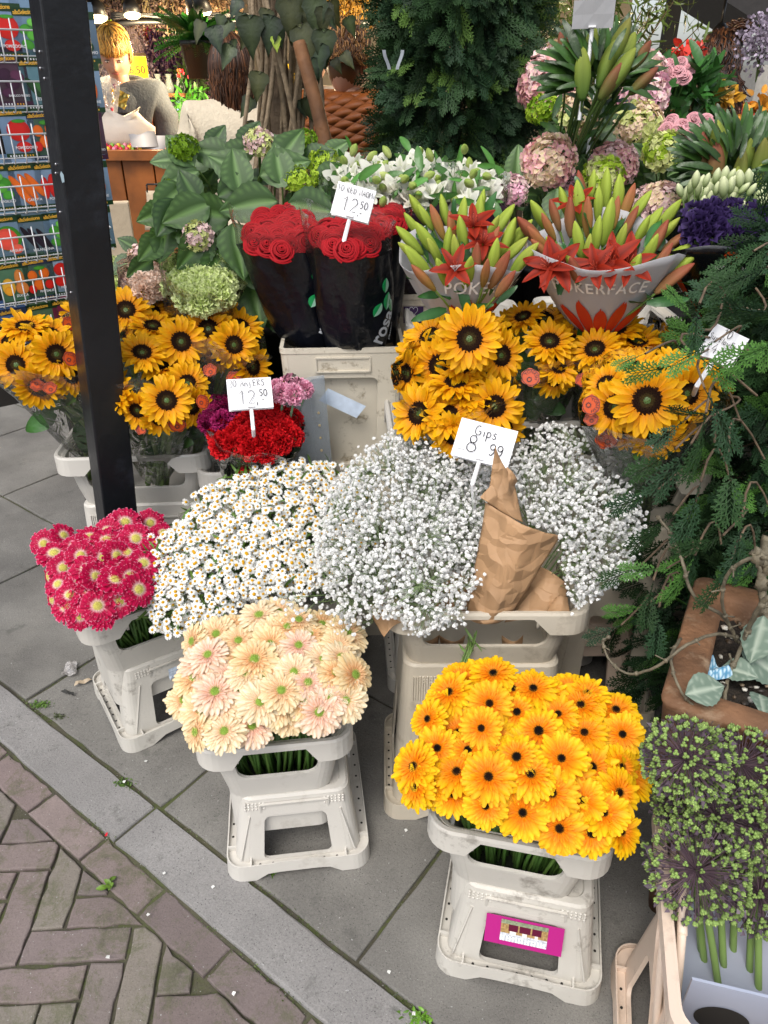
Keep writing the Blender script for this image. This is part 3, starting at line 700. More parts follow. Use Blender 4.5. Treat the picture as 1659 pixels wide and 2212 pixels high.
def rose_t(seed, rad, c0, c1):
    g = np.random.default_rng(seed); mb = MB(); lays = 8
    for lay in range(lays):
        n = (2, 3, 3, 3, 4, 4, 5, 5)[lay]; rr_ = rad*(.07+.118*lay)
        for i in range(n):
            a0 = 2*math.pi*i/n+lay*.83+g.normal(0, .15); span = 2*math.pi/n*1.5; dz = g.normal(0, .03)*rad; q = 1+g.normal(0, .07); s = np.linspace(-1, 1, 7); rows = []
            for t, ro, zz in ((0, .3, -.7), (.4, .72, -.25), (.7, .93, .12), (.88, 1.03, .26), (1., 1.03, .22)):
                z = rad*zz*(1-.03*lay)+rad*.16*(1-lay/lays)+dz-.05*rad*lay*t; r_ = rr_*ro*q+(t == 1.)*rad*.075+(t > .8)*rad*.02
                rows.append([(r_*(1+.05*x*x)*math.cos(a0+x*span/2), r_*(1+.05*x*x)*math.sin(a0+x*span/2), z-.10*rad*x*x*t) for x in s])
            c = np.array([c0, c0, lerp(c0, c1, .35), c1, np.array(c1)*.75])[:, None]*np.ones((1, 7, 1))*g.uniform(.8, 1.1); grid(mb, rows, np.clip(c, 0, 1))  # petal insides coloured dark and rims light, as shade between the petals
    return mb
def bud_t(L, W, cb, ct, ridge=.12, nr_=12, bendx=0.):
    "lily bud along +z from the base"
    mb = MB(); a = np.arange(nr_)/nr_*2*math.pi; prof = [(0, .25), (.06, .5), (.2, .78), (.42, 1.), (.62, .97), (.8, .72), (.93, .38), (1, .10)]
    rings = []; cols = []
    for t, w in prof:
        q = 1+ridge*np.cos(3*a)*(1 if t > .1 else .3)
        rings.append(np.stack((W*w*q*np.cos(a)+bendx*t*t*L, W*w*q*np.sin(a), np.full(nr_, t*L)), 1))
        c = lerp(cb, ct, np.array(t)); cc = np.repeat(c[None], nr_, 0)*(1-.14*(np.cos(3*a)[:, None] < -.6)); cols.append(cc)
    loft(mb, rings, cap0=True, cap1=True, col=np.concatenate(cols)); return mb
def lily_t(seed, L, c0, c1, stam=True):
    g = np.random.default_rng(seed); mb = MB()
    for i in range(6):
        P, t = petal_grid(L, L*(.32 if i % 2 else .24), 8, 5, 1.0-.1*(i % 2), -.85+g.normal(0, .14), .25, .0, .66, fold=.3, base=.35, wav=L*.02)
        c = lerp(c0, c1, np.clip(t*1.2, 0, 1)); c = np.repeat(c[:, None], 5, 1)*g.uniform(.88, 1.08); c[:, 2] *= .62; c[:, [0, 4]] *= 1.12  # shading of the fold put into the colour: dark base and midline, lighter edges
        put(mb, P, rz(i*math.pi/3+g.normal(0, .06)), (0, 0, .002*(i % 2)), c)
    st = MB()
    for i in range(6):
        a = i*math.pi/3+.3; e = np.array((math.cos(a)*.22, math.sin(a)*.22, .62))*L; tube(st, [(0, 0, 0), e*.5+np.array((0, 0, L*.06)), e], L*.012, 4, C3('#c8553a')); ball(st, e, (L*.03, L*.012, L*.03), 6, 4, C3('#5a1508'))
    tube(st, [(0, 0, 0), (0, 0, L*.7)], L*.016, 5, C3('#b84b35')); ball(st, (0, 0, L*.7), (L*.03, L*.03, L*.02), 6, 4, C3('#6c1a10'))
    return mb, st
def alst_t(seed, L):
    g = np.random.default_rng(seed); mb = MB()
    for i in range(6):
        P, t = petal_grid(L, L*(.34 if i % 2 else .2), 6, 3, 1.0-.12*(i % 2), -.45+g.normal(0, .12), .3, .0, .5, base=.3)
        c = lerp(C3('#b9c96a'), C3('#f4f2e6'), np.clip(t*2.0, 0, 1)); c = np.repeat(c[:, None], 3, 1)
        if i % 2 == 0: c[1:4, 1] = c[1:4, 1]*.6+C3('#8a9a3e')*.4
        c[-1] = c[-1]*.6+C3('#a8c060')*.4
        put(mb, P, rz(i*math.pi/3+g.normal(0, .1)), col=c*g.uniform(.92, 1.02))
    return mb
def hyd_floret(c, c2, s=1.):
    mb = MB()
    for i in range(4):
        P, t = petal_grid(s, s*.55, 4, 3, .25, -.1, .15, .0, .6, base=.3); cc = lerp(c2, c, np.clip(t*1.4, 0, 1))
        cc = np.repeat(cc[:, None], 3, 1); cc[:, 1] *= .9; put(mb, P, rz(i*math.pi/2+.1*(i % 2)), col=cc)
    return mb
def leaf_t(L, W, veins=7, serr=.03, c0='#2f5a2a', cv='#6f9a56', droop=-.25, fold=.25, ny=15, nx=9, quilt=.02, tipp=.8):
    "serrated ovate leaf with a channelled midrib and raised quilting"
    t = np.linspace(0, 1, ny); s = np.linspace(-1, 1, nx)
    w = W*np.sin(math.pi*np.power(t, .72))**.75*(1-.25*t); w[0] = W*.03; w[-1] = W*.01
    ser = 1+serr*np.where(np.arange(ny) % 2, 1, -1)
    X = s[None]*(w*1.)[:, None]; X[:, 0] *= ser; X[:, -1] *= ser
    Y = (t*L)[:, None]+np.abs(s)[None]*w[:, None]*.35*(1-t)[:, None]-0*X
    ph = (t[:, None]-np.abs(s)[None]*.18)*veins*2*math.pi
    q = np.cos(ph)
    Z = fold*np.abs(X)+droop*L*(t**2)[:, None]-quilt*L*.5*(q > .75)+quilt*L*.5*np.sin(np.abs(s)*math.pi)[None]
    P = np.stack((X, Y, Z), -1)
    c = np.empty((ny, nx, 3)); c[:] = C3(c0); vv = (q > .8) & (np.abs(s)[None] < .92); c[vv] = C3(c0)*.45+C3(cv)*.55; c[:, nx//2] = C3(cv)
    mb = MB(); grid(mb, P, c); return mb
def simple_leaf(L, W, c0='#2f5a2a', droop=-.3, fold=.3, ny=7, tip=.85, wav=0.):
    P, t = petal_grid(L, W, ny, 3, 0, droop, fold, 0, tip, base=.3, wav=wav); c = np.repeat((np.array(C3(c0))[None]*np.ones((ny, 1)))[:, None], 3, 1); c[:, 1] *= 1.35
    mb = MB(); grid(mb, P, c); return mb
def conf(rot=.0, n=None): pass
def mats_on(points, normals, scale, g, spin=True, up=(0, 0, 1)):
    out = []
    for p, n, s in zip(points, normals, np.broadcast_to(scale, (len(points),))):
        out.append(mx(p, frame(n, up, g.uniform(0, 6.28) if spin else 0), s))
    return np.array(out)

# ================================================================ GERBERAS, each one a flower that could be lifted out
GT = {
 'yellow': dict(variants=[gerbera(s, 1., C3('#f78a0c'), C3('#f99c0a'), C3('#fbcf16'), C3('#120c0a'), C3('#ffab30'), 26) for s in (1, 2)]+[gerbera(s, 1., C3('#f78a0c'), C3('#f99c0a'), C3('#fbcf16'), C3('#120c0a'), C3('#ffab30'), 23, flop=f_, heart_r=h_) for s, f_, h_ in ((3, .28, .2), (4, -.22, .26))], rad=.040),
 'orange': dict(variants=[gerbera(s, 1., C3('#f6860c'), C3('#f89a08'), C3('#fac412'), C3('#20120a'), C3('#ffa62a'), 26, flop=.1) for s in (11, 12)], rad=.040),
 'peach': dict(variants=[gerbera(s, 1., C3(a), C3(b), C3(c), C3('#8aa648'), C3('#dcd486'), 26, heart_r=.25, edge_sh=(.90, .78, .62)) for s, a, b, c in ((21, '#f2b48c', '#f4d8b0', '#f6e8c4'), (22, '#f3bc98', '#f5e2c4', '#f6ecd0'), (23, '#f0b0a0', '#f3d2c0', '#f6e4d2'), (24, '#f2a878', '#f4d0a0', '#f6e6bc'))], rad=.0435),
 'pink': dict(variants=[gerbera(s, 1., C3('#f6ccd0'), C3('#c80a4c'), C3('#d21458'), C3('#cfc66a'), C3('#f2e6b0'), 24, heart_r=.28, white_edge=C3('#f09ab8'), brk=.42, dense=.4, edge_sh=(.82, .8, .8)) for s in (31, 32, 33)], rad=.0375)}
GM = {}
def ger_mesh(kind, v):
    k = (kind, v)
    if k not in GM:
        p, d, b = GT[kind]['variants'][v]; GM[k] = (p.mesh('petals', 'petal'), d.mesh('heart', 'disc'), b.mesh('calyx', 'leaf'))
    return GM[k]
def ordinal(i, n): return ('last' if i == n-1 and n > 3 else ORD[i]) if i < 13 else ORD[12]
def put_gerbera(kind, v, p, n, spin, label, group, foot, scale=1., via=None):
    t = thing('gerbera', label, 'gerbera', p, group); from mathutils import Matrix
    Rm = frame(n, (0, 0, 1), spin); S = GT[kind]['rad']*scale
    for me in ger_mesh(kind, v):
        o = local(me.name.split('.')[0], me, t); o.matrix_local = Matrix(mx((0, 0, 0), Rm, S).tolist())
    s = MB(); q0 = -n*S*.12; q1 = q0-n*S*1.1+np.array((0, 0, -.03)); q2 = np.array(foot)-p
    v_ = np.array(via)-p; P = np.concatenate((bez(q0, q0-n*S*.9+np.array((0, 0, .01)), v_, 6), [v_+(q2-v_)*.5, q2])); tube(s, P, .0032, 6, C3('#5d7d3a'))
    me = s.mesh('stem', 'stem'); local('stem', me, t)
def field(kind_of, key, pts, pl, grp, cname, seed, spread, rows=6, tiltb=.25, outw=.5, extra_up=None):
    g = np.random.default_rng(seed); c, yaw, w, d, zs, zt = BK[key]
    items = []
    for e in pts:
        px, py = e[0], e[1]; a, b = (e[2], e[3]) if len(e) > 3 else (None, None)
        p = onpl(px, py, *pl); items.append([px, py, a, b, p])
    cx = np.mean([i[0] for i in items]); cy = np.mean([i[1] for i in items]); sx = np.ptp([i[0] for i in items])/2; sy = np.ptp([i[1] for i in items])/2
    ys = sorted(items, key=lambda i: -i[1]); per = math.ceil(len(ys)/rows); labels = {}
    for r_ in range(rows):
        row = sorted(ys[r_*per:(r_+1)*per], key=lambda i: i[0])
        for k, it in enumerate(row):
            labels[id(it)] = f"{cname} gerbera in the {ORD[r_] if r_ else 'front'} row{' from the front' if r_ else ' of its bucket'}, {'leftmost' if k == 0 else 'rightmost' if k == len(row)-1 else ORD[k]+' from the left'}"
    for it in items:
        px, py, a, b, p = it; fx, fy = (px-cx)/sx, (py-cy)/sy
        rr2 = fx*fx+fy*fy; p = p+np.array((0, 0, spread*(1-rr2*.8)))*.6+np.array((0, 0, g.uniform(-.012, .012)))
        # keep it on its line of sight after lifting: slide along the ray to the new height
        r_ = ray(px, py); tt = (p[2]-CAM_H)/r_[2]; p = np.array((0, 0, CAM_H))+r_*tt
        if a is None: a = fx*outw+g.normal(0, .12); b = tiltb-fy*.35+g.normal(0, .12)
        n = face(px, py, a, b); kind, v = kind_of(g)
        foot = c+rz(yaw)@np.array((np.clip(fx, -1, 1)*(w/2-.10)+g.normal(0, .008), -np.clip(fy, -1, 1)*(d/2-.09)+g.normal(0, .008), 0)); foot = foot+np.array((0, 0, zs-.09-c[2]))
        lq = rz(-yaw)@(p-c); via = c+rz(yaw)@np.array((np.clip(lq[0]*.85, -w/2+.05, w/2-.05), np.clip(lq[1], -d/2+.05, d/2-.05), 0)); via[2] = zt-.012; put_gerbera(kind, v, p, n, g.uniform(0, 6.28), labels[id(it)], grp, foot, g.uniform(.86, 1.12), via)
def bundle(key, label, n, seed):
    g = np.random.default_rng(seed); c, yaw, w, d, zs, zt = BK[key]; mb = MB()
    for k in range(n):
        x, y = g.uniform(-w/2+.045, w/2-.045), (g.uniform(-d/2+.042, -d/2+.09) if k % 3 else g.uniform(-d/2+.09, d/2-.05)); B_ = lambda x_, y_, z_: np.array((c[0], c[1], 0))+rz(yaw)@np.array((x_, y_, 0))+np.array((0, 0, z_)); p0 = B_(x*.66+g.normal(0, .008), y*.66, zs-.09); p1 = B_(x, y, zt-.005+g.uniform(-.01, .012))
        tube(mb, [p0, (p0+p1)/2+g.normal(0, .003, 3), p1], .0036, 5, C3('#46682c')*g.uniform(.6, 1.2))
    a = rr(w-.12, d-.12, .03, 4); mb.add(np.array([c*np.array((1, 1, 0))+rz(yaw)@np.array((x, y, 0))+np.array((0, 0, zs+.004)) for x, y in a]), [tuple(range(len(a)))], C3('#141a10'))  # dark sheet added under the stems for the shade inside the bucket
    mb.build('stem_bundle', 'stem', label=label, cat='stems', kind='stuff')
def inmask(px, py, poly):
    c = False; j = len(poly)-1
    for i in range(len(poly)):
        if (poly[i][1] > py) != (poly[j][1] > py) and px < (poly[j][0]-poly[i][0])*(py-poly[i][1])/(poly[j][1]-poly[i][1])+poly[i][0]: c = not c
        j = i
    return c
YZ = [(545,357,0,.15),(353,388,-.5,.2),(513,456,-.1,.1),(743,468,-.1,.35),(655,392),(925,475,0,.6),(1077,480,.1,.05),(420,478),(337,535,-.1,.05),(833,578,0,.35),(955,612,.2,.1),(655,572),(415,632,-.3,.7),(541,651,0,.3),(308,678,-.5,.1),(645,685),(398,718,-.1,0),(797,716,0,.1),(530,765,0,-.05),(678,793,0,-.1),(918,745,.1,.25),(1060,712,.6,0),(1002,795,.2,.3),(825,856,0,-.15),(953,873,.1,-.15),(1070,870,.9,-.1),(1070,610,.6,.1),(935,320,.1,.95),(1050,385,.2,.9),(780,320,0,.9),(500,265,0,1.),(560,240,-.1,1.1),(430,265,-.3,1.),(385,315,-.5,.8),(640,300,0,.8),(585,560,0,.6),(820,400,0,.6),(245,610,-.8,.3),(710,640,0,.6),(1105,650,.8,.2),(460,545,-.1,.6),(720,300,0,.9),(910,365,.1,.8),(860,655),(300,420,-.7,.4),(560,500,0,.6),(700,545,0,.5),(860,300,0,1.),(770,650,0,.4),(250,690,-.8,0)]
field(lambda g: ('yellow', int(g.integers(4))) if g.random() < .72 else ('orange', int(g.integers(2))), 'yellow', [(763+.54*e[0], 1327+.54*e[1])+tuple(e[2:]) for e in YZ], ((.68, .49), (.98, .585)), 'yellow and orange gerberas standing in one bucket', 'yellow-orange', 5, .05)
PZ = [(265,865,-.4,.1),(380,815,.5,.6),(325,925,-.2,.9),(380,1010,-.1,.1),(485,935,-.1,0),(560,875,0,.8),(645,790,-.4,.1),(752,738,.1,.5),(900,743,.1,.3),(815,835,.1,.3),(623,950,-.1,.1),(697,935,.6,.1),(520,1020,-.1,.6),(480,1090,-.2,.8),(860,985,.3,.7),(775,1065,.5,.1),(690,1080,.3,.9),(420,1175,-.3,.4),(525,1180,-.1,.2),(620,1180,-.4,.1),(722,1203,.1,-.05),(830,1140,.6,.2),(480,1300,0,-.1),(610,1300,.2,.7),(350,1110,-.6,.5),(570,1060,.6,.3),(980,805,.2,.9),(1000,840,.3,.7),(930,895,.2,.8),(540,830,0,.9),(640,850,0,.9),(680,880,.1,.8),(300,1060,-1.4,-.1),(320,1200,-1.3,-.2),(620,1050,.2,.8),(745,1010,.2,.9),(450,880,-.3,.8),(585,1240,.1,.3),(880,900,.1,.8),(960,930,.4,.6),(870,1060,.4,.6),(400,1240,-.7,.2),(760,920,0,.9),(780,970,.1,.8)]
field(lambda g: ('pink', int(g.integers(3))), 'pink', [(e[0]*.36, 863+e[1]*.36)+tuple(e[2:]) for e in PZ], ((1.20, .47), (1.52, .56)), 'hot pink gerberas standing in one bucket', 'hot pink', 6, .06)
QZ = [(935,530,-.2,.4),(1168,572,0,.15),(1030,560,-.1,.7),(1462,583,.2,.6),(1335,530,.1,.9),(1270,693,0,.3),(1138,703,0,.2),(1030,630,-.1,.7),(1395,640,.3,.8),(1290,580,.1,.7),(1185,520,0,.6),(795,815,-.3,.2),(875,860,-.2,.1),(965,850,-.3,.3),(1030,765,.2,.6),(1123,822,0,.2),(1090,922,0,.05),(970,950,-.2,.4),(1240,885,0,-.05),(1315,818,.1,.1),(1378,865,.1,.05),(1492,815,.2,0),(1215,775,.1,.6),(1500,665,.5,.9),(1395,735,.2,.5),(1530,705,.9,.3),(870,660,-.4,.6),(840,720,-.5,.6),(990,710,.1,.8),(835,560,-1.1,.1),(850,950,-1.,-.1),(1120,450,-.2,1.1),(1290,470,.2,1.),(1390,490,.2,.9),(1500,530,.6,.7),(1450,700,.4,.8),(1000,500,-.1,.9),(1200,440,0,1.1),(1060,700,.0,.6),(1180,640,.1,.6),(900,620,-.4,.6),(930,780,-.2,.6),(1330,740,.2,.6),(1200,840,.1,.6),(1420,800,.2,.4),(1100,640,0,.7),(1470,630,.5,.7),(1240,500,.1,.9)]
field(lambda g: ('peach', int(g.integers(4))), 'peach', [(e[0]*.5, 1105.5+e[1]*.5)+tuple(e[2:]) for e in QZ], ((.90, .47), (1.25, .57)), 'peach gerberas standing in one bucket', 'peach', 8, .05)

bundle('yellow', 'cut green stems seen through the window of the yellow-orange gerbera bucket', 90, 1); bundle('pink', 'cut green stems seen through the window of the hot pink gerbera bucket', 90, 2); bundle('peach', 'cut green stems seen through the window of the peach gerbera bucket', 80, 3)
# ================================================================ PRICE CARDS (handwriting is drawn stroke by stroke)
def arc(cx, cy, rx_, ry_, a0, a1, n=10): return [(cx+rx_*math.cos(R(a)), cy+ry_*math.sin(R(a))) for a in np.linspace(a0, a1, n)]
GL = {  # each glyph in a box about .6 wide, 1 high
 'G': [arc(.35, .5, .3, .48, 60, 330)+[(.62, .45), (.35, .45)]], 'i': [[(.1, .55), (.12, 0)], [(.12, .75), (.13, .72)]], 'p': [[(.08, .55), (.1, -.4)], arc(.25, .3, .2, .26, 160, -160)],
 's': [[(.4, .5), (.2, .58), (.08, .45), (.3, .28), (.4, .12), (.2, -.02), (.05, .06)]], '8': [arc(.3, .75, .2, .23, -90, 270), arc(.3, .26, .27, .27, 90, 450)], '.': [[(.08, .0), (.1, .03)]],
 '9': [arc(.27, .68, .2, .24, 0, 360), [(.47, .68), (.46, .3), (.3, 0), (.1, .05)]], '2': [arc(.28, .72, .22, .25, 160, -30)+[(.05, 0), (.5, .03)]], '0': [arc(.27, .5, .22, .48, 90, 450, 14)],
 'A': [[(.02, 0), (.28, 1), (.52, 0)], [(.12, .38), (.44, .4)]], 'n': [[(.06, .55), (.08, 0)], [(.08, .38), (.25, .56), (.4, .4), (.42, 0)]], 'j': [[(.2, .58), (.22, -.2), (.02, -.3)], [(.2, .8), (.21, .77)]],
 'E': [[(.45, .95), (.08, .93), (.1, .02), (.46, .04)], [(.09, .5), (.38, .5)]], 'R': [[(.1, 0), (.08, .95), (.35, .93), (.44, .72), (.1, .5), (.48, .02)]], 'S': [[(.45, .85), (.25, .98), (.08, .78), (.4, .4), (.42, .12), (.2, 0), (.04, .12)]],
 '1': [[(.05, .75), (.25, 1), (.24, 0)]], ',': [[(.1, .08), (.04, -.16)]], '5': [[(.45, .97), (.14, .95), (.1, .58), (.35, .6), (.44, .3), (.28, .02), (.05, .1)]], '-': [[(.05, .4), (.4, .42)]],
 'D': [[(.1, 0), (.08, .95), (.3, .92), (.5, .5), (.32, .04), (.1, 0)]], 'N': [[(.06, 0), (.08, .95), (.42, .05), (.46, .97)]], 'M': [[(.02, 0), (.1, .95), (.3, .4), (.5, .97), (.56, .02)]], 'O': [arc(.28, .5, .24, .46, 90, 450, 14)],
 'H': [[(.06, 0), (.06, .95)], [(.44, .97), (.45, .02)], [(.06, .48), (.45, .5)]], 'f': [[(.4, .95), (.25, 1), (.18, .8), (.16, 0)], [(.04, .5), (.36, .52)]], 'l': [[(.1, 1), (.12, 0)]], 'o': [arc(.22, .28, .18, .27, 90, 450)],
 'w': [[(.02, .55), (.12, 0), (.25, .4), (.38, 0), (.48, .55)]], 'e': [[(.06, .3), (.38, .32)]+arc(.22, .28, .17, .26, 10, 320)], 'r': [[(.08, .55), (.1, 0)], [(.1, .35), (.24, .55), (.36, .5)]], 'u': [[(.05, .55), (.1, .05), (.3, .03), (.4, .55)], [(.4, .55), (.42, 0)]], '4': [[(.3, 1), (.03, .35), (.5, .36)], [(.4, .6), (.38, 0)]], 'Z': [[(0, 0), (1.4, .05)]]}
def scribble(mb, s, O, ex, ey, h, r, adv=.60, seed=0):
    g = np.random.default_rng(seed); x = 0.; n = np.cross(ex, ey)
    for ch in s:
        if ch in GL:
            for st in GL[ch]:
                P = [O+ex*((x+u)*h)+ey*((v+g.normal(0, .012))*h)+n*.0009 for u, v in st]; tube(mb, P, r, 4)
        x += {' ': .45, 'i': .32, 'l': .3, '.': .3, ',': .25, 'M': .78, 'w': .66, 'G': .85, '8': .8}.get(ch, adv)
def card(label, pxy, D, ax, w, h, lines, stick_to, tilt=0., yawn=0., mcard='white_card', up=.25, fold=True, back=None):
    "a folded price card on a plastic stick; ax = roll in degrees"
    p = at(*pxy, D); n = face(*pxy, yawn, up); F3 = frame(n, (0, 0, 1), R(ax)); ex, ey = F3[:, 0], F3[:, 1]
    foot = np.array(stick_to); t = thing('price_card', label, 'price card', foot, 'handwritten price cards on white sticks' if lines else None)
    mb = MB(); S_ = lambda u, v, k=0.: p+ex*(u*w/2)+ey*(v*h/2)+n*k
    grid(mb, [[S_(u, v, .002*math.sin(u*3+v)) for u in np.linspace(-1, 1, 5)] for v in (-1, 0, 1)])
    if fold: grid(mb, [[S_(u, v, -.002-.012*(1-v)/2) for u in np.linspace(1, -1, 5)] for v in (-1, 0, 1)]); grid(mb, [[S_(u, 1, .002*math.sin(u*3+1)), S_(u, 1.02, -.002)] for u in np.linspace(-1, 1, 5)])
    mb.build('card', mcard, t, smooth=False)
    if lines:
        mb = MB()
        for k, (s, u, v, hh, r) in enumerate(lines): scribble(mb, s, S_(u, v, .003), ex, ey, hh*h, r*h, seed=k)
        mb.build('handwriting', 'ink', t)
    mb = MB(); q = p-ey*h*.42-n*.006; L_ = np.linalg.norm(q-foot); tube(mb, [q, q-ey*.05, foot], (.0045, .0045, .004), 6); box(mb, q-ey*.0, (.016, .004, .022), F3)
    mb.build('stick', 'white_card', t, smooth=False); return t
def low(px, py, D, dz): q = at(px, py, D); q[2] -= dz; return q
card("white price card reading 'Gips 8.99' standing in the gypsophila", (1046, 957), 1.30, -9, .112, .076, [('Gips', -.42, .28, .26, .012), ('8.', -.56, -.62, .44, .014), ('99', .22, -.55, .32, .014), ('Z', -.86, -.62, .18, .006)], low(1040, 1100, 1.33, .12), yawn=-.05)
card("white price card reading '20 Anjers 12,50' standing in the red carnations", (540, 850), 1.56, -1, .098, .069, [('20 AnjERS', -.92, .46, .22, .009), ('12,', -.5, -.68, .44, .013), ('50', .4, -.24, .23, .012), ('-', .5, -.62, .2, .010)], low(545, 925, 1.62, .1))
card("white price card reading '10 Red Naomi 12,50' standing in the dark-wrapped roses", (763, 437), 1.66, -14, .082, .066, [('10 RED NAOMi', -.93, .46, .18, .009), ('12', -.5, -.62, .42, .013), ('50', .38, -.28, .23, .012), (',-', .36, -.72, .2, .011)], low(757, 505, 1.76, .08), yawn=-.1)
card("white price card reading '10 Sunflower 14.50' half hidden by conifer twigs at the right", (1560, 748), 1.22, -14, .062, .056, [('10', -.3, .5, .24, .011), ('SunflowEr', -.88, .1, .18, .010), ('14.50', -.7, -.6, .30, .011)], low(1505, 815, 1.30, .04), yawn=-.3)
mat('grey_card', hexc('#9a9a9c'), .6); mat('pink_card', hexc('#e8c9c6'), .6)
card("blank grey-backed card on a long stick above the lily buds at the top right", (1282, 31), 1.95, 1, .088, .052, None, low(1266, 130, 1.97, .12), mcard='grey_card', up=.0)
card("blank pale pink card behind the grey one above the lily buds", (1305, 85), 2.25, -4, .10, .06, None, low(1290, 160, 2.27, .3), mcard='pink_card', up=.0)

# ================================================================ SUNFLOWER BUNCHES in clear sleeves
film('sleeve_film', (1, 1, 1), .035, .8, .1, .9, 22)
mat('sticker_orange', hexc('#c24600'), .35, spec=.5); mat('sticker_red', hexc('#c23a1a'), .35)
SUN = [sunflower(s, 1.) for s in (41, 42, 43, 44)]; SM = {}
def sun_mesh(v):
    if v not in SM: p, d, b = SUN[v]; SM[v] = (p.mesh('petals', 'petal'), d.mesh('disc', 'disc'), b.mesh('calyx', 'leaf'))
    return SM[v]
from mathutils import Matrix, Vector
def put_sun(t, v, p, n, spin, S):
    P, Dm, B = sun_mesh(v); M = Matrix(mx(p-np.array(t.location), frame(n, (0, 0, 1), spin), S).tolist())
    o = local('flower_head', P, t); o.matrix_local = M; local('disc', Dm, o); local('calyx', B, o); return o
def sleeve(t, base, rim_c, axis, rx_, ry_, rb, g, name='plastic_sleeve', m='sleeve_film', rag=.25, n=36, over=1.05, solid=0.):
    ax = nrm(axis); ex = nrm(np.cross(ax, (0, 1., .2))); ex = ex if ex[0] > 0 else -ex; ey = np.cross(ax, ex); rings = []; a = np.linspace(0, 2*math.pi, n+1)[:-1]
    ph = g.uniform(0, 6.28, 4)
    for k, tt in enumerate((0, .15, .35, .55, .75, .9, 1.)):
        c = base+(rim_c-base)*tt; sx = rb+(rx_-rb)*tt**.8; sy = rb+(ry_-rb)*tt**.8
        w = 1+.05*np.sin(5*a+ph[0]+k*.6)+.045*np.sin(9*a+ph[1]-k)+.03*np.sin(15*a+ph[2]+2*k)
        lift = (rag*rx_*(.5*np.sin(2*a+ph[3])+.3*np.sin(5*a+ph[0])) if tt == 1. else 0)
        rings.append(c+(ex*(sx*np.cos(a)*w)[:, None])+(ey*(sy*np.sin(a)*w)[:, None])+ax*(np.ones(n)*lift if np.ndim(lift) == 0 else lift)[:, None])
    mb = MB(); loft(mb, rings); return mb.build(name, m, t, solid=solid)
def badge(t, pxy, D, r, rot=0., a=0., b=0., txt='YONASH'):
    r *= .85; p = at(*pxy, D); n = face(*pxy, a, b); F3 = frame(n, (0, 0, 1), R(rot)); mb = MB(); k = 20
    an = np.arange(k)/k*2*math.pi; q = 1+.06*np.cos(6*an); V = (F3@np.stack((r*q*np.cos(an), r*.9*q*np.sin(an), np.zeros(k)))).T+p
    mb.add(V, [tuple(range(k))]); o = mb.build('sticker', 'sticker_orange', t, smooth=False)
    mb = MB(); 
    def warp(V): a_ = math.pi/2-V[:, 0]/(r*.62); rr_ = r*.58+V[:, 1]; return (F3@np.stack((rr_*np.cos(a_), rr_*np.sin(a_), np.full(len(V), .0008)))).T+p
    text(mb, txt, None, r*.34, warp=warp, spacing=1.05)
    for i in range(10): c1 = 2*math.pi*i/10; pp = p+F3@np.array((r*.22*math.cos(c1), r*.22*math.sin(c1)-r*.25, .0008)); mb.add([pp+F3@np.array((r*.1*math.cos(c1+s), r*.1*math.sin(c1+s), 0)) for s in (0, 2, 4)], [(0, 1, 2)])
    for s in (1,): 
        V2 = [(F3@np.array((r*f*math.cos(x), r*.9*f*math.sin(x), .0006)))+p for x in an for f in (.86, .93)]; mb.add(V2, [(2*i, 2*i+1, (2*i+3) % (2*k), (2*i+2) % (2*k)) for i in range(k)])
    mb.build('lettering', 'ink', o, smooth=False)
def sun_bunch(label, heads, foot, seed, S=.064, sl=True, badges=(), rim=None, slD=None):
    g = np.random.default_rng(seed); foot = np.array(foot)
    t = thing('sunflower_bunch', label, 'sunflower bunch', foot, 'bunches of sunflowers in clear plastic'); pts = []
    for h in heads:
        px, py, D, a, b = h[:5]; s = S*(h[5] if len(h) > 5 else 1); p = at(px, py, D); n = face(px, py, a, b); pts.append(p)
        put_sun(t, int(g.integers(4)), p, n, g.uniform(0, 6.28), s*g.uniform(.95, 1.05))
    pts = np.array(pts); c = pts.mean(0)
    for p in pts:
        mb = MB(); q = foot+np.array((g.normal(0, .018), g.normal(0, .018), 0)); tube(mb, bez(p+np.array((0, .03, -.02)), (p+q)/2+np.array((0, .05, .02)), q, 7), .0065, 6, C3('#7f9a58')); mb.build('stem', 'stem', t)
    mb = MB(); LT = simple_leaf(1, .36, '#3c5f2a', wav=.05).tmpl(); Ms = []
    for i in range(12):
        p = c+(foot-c)*g.uniform(.15, .6)+g.normal(0, .03, 3); Ms.append(mx(p, frame(g.normal(0, 1, 3)+np.array((0, -.6, .6)), (0, 0, 1), g.uniform(0, 6.28)), g.uniform(.06, .09)))
    mb.inst(LT, Ms, g.uniform(.7, 1.2, (12, 3))*np.array((1, 1, 1))); mb.build('leaves', 'leaf', t)
    if sl:
        ax = nrm(c-foot); rx_ = (np.ptp(pts[:, 0])/2+S*.95) if rim is None else rim[0]; ry_ = rx_*.8 if rim is None else rim[1]
        sleeve(t, foot+ax*.03, c+ax*.015, ax, rx_, ry_, .035, g)
    for b_ in badges: badge(t, *b_)
    return t
fB = on_bucket('sunl', 0, .50, 0.02)
bl = BK['sunl'][0]
sun_bunch('leftmost sunflower bunch, left of the black pole, in clear plastic', [(35,788,1.66,-.35,.05),(122,765,1.66,.1,.1),(105,722,1.74,.0,1.0),(55,706,1.74,-.2,1.1),(155,812,1.66,.3,-.2,.8),(85,835,1.64,-.1,-.6),(20,735,1.72,-.6,.8,.8),(180,690,1.85,.3,.5)], (bl[0]-.10, 1.86, .50), 1, badges=[((152,775),1.62,.020,-70,.3),((108,838),1.60,.018,10),((80,832),1.62,.018,190),((151,700),1.78,.022,-60,.3)], rim=(.145, .11))
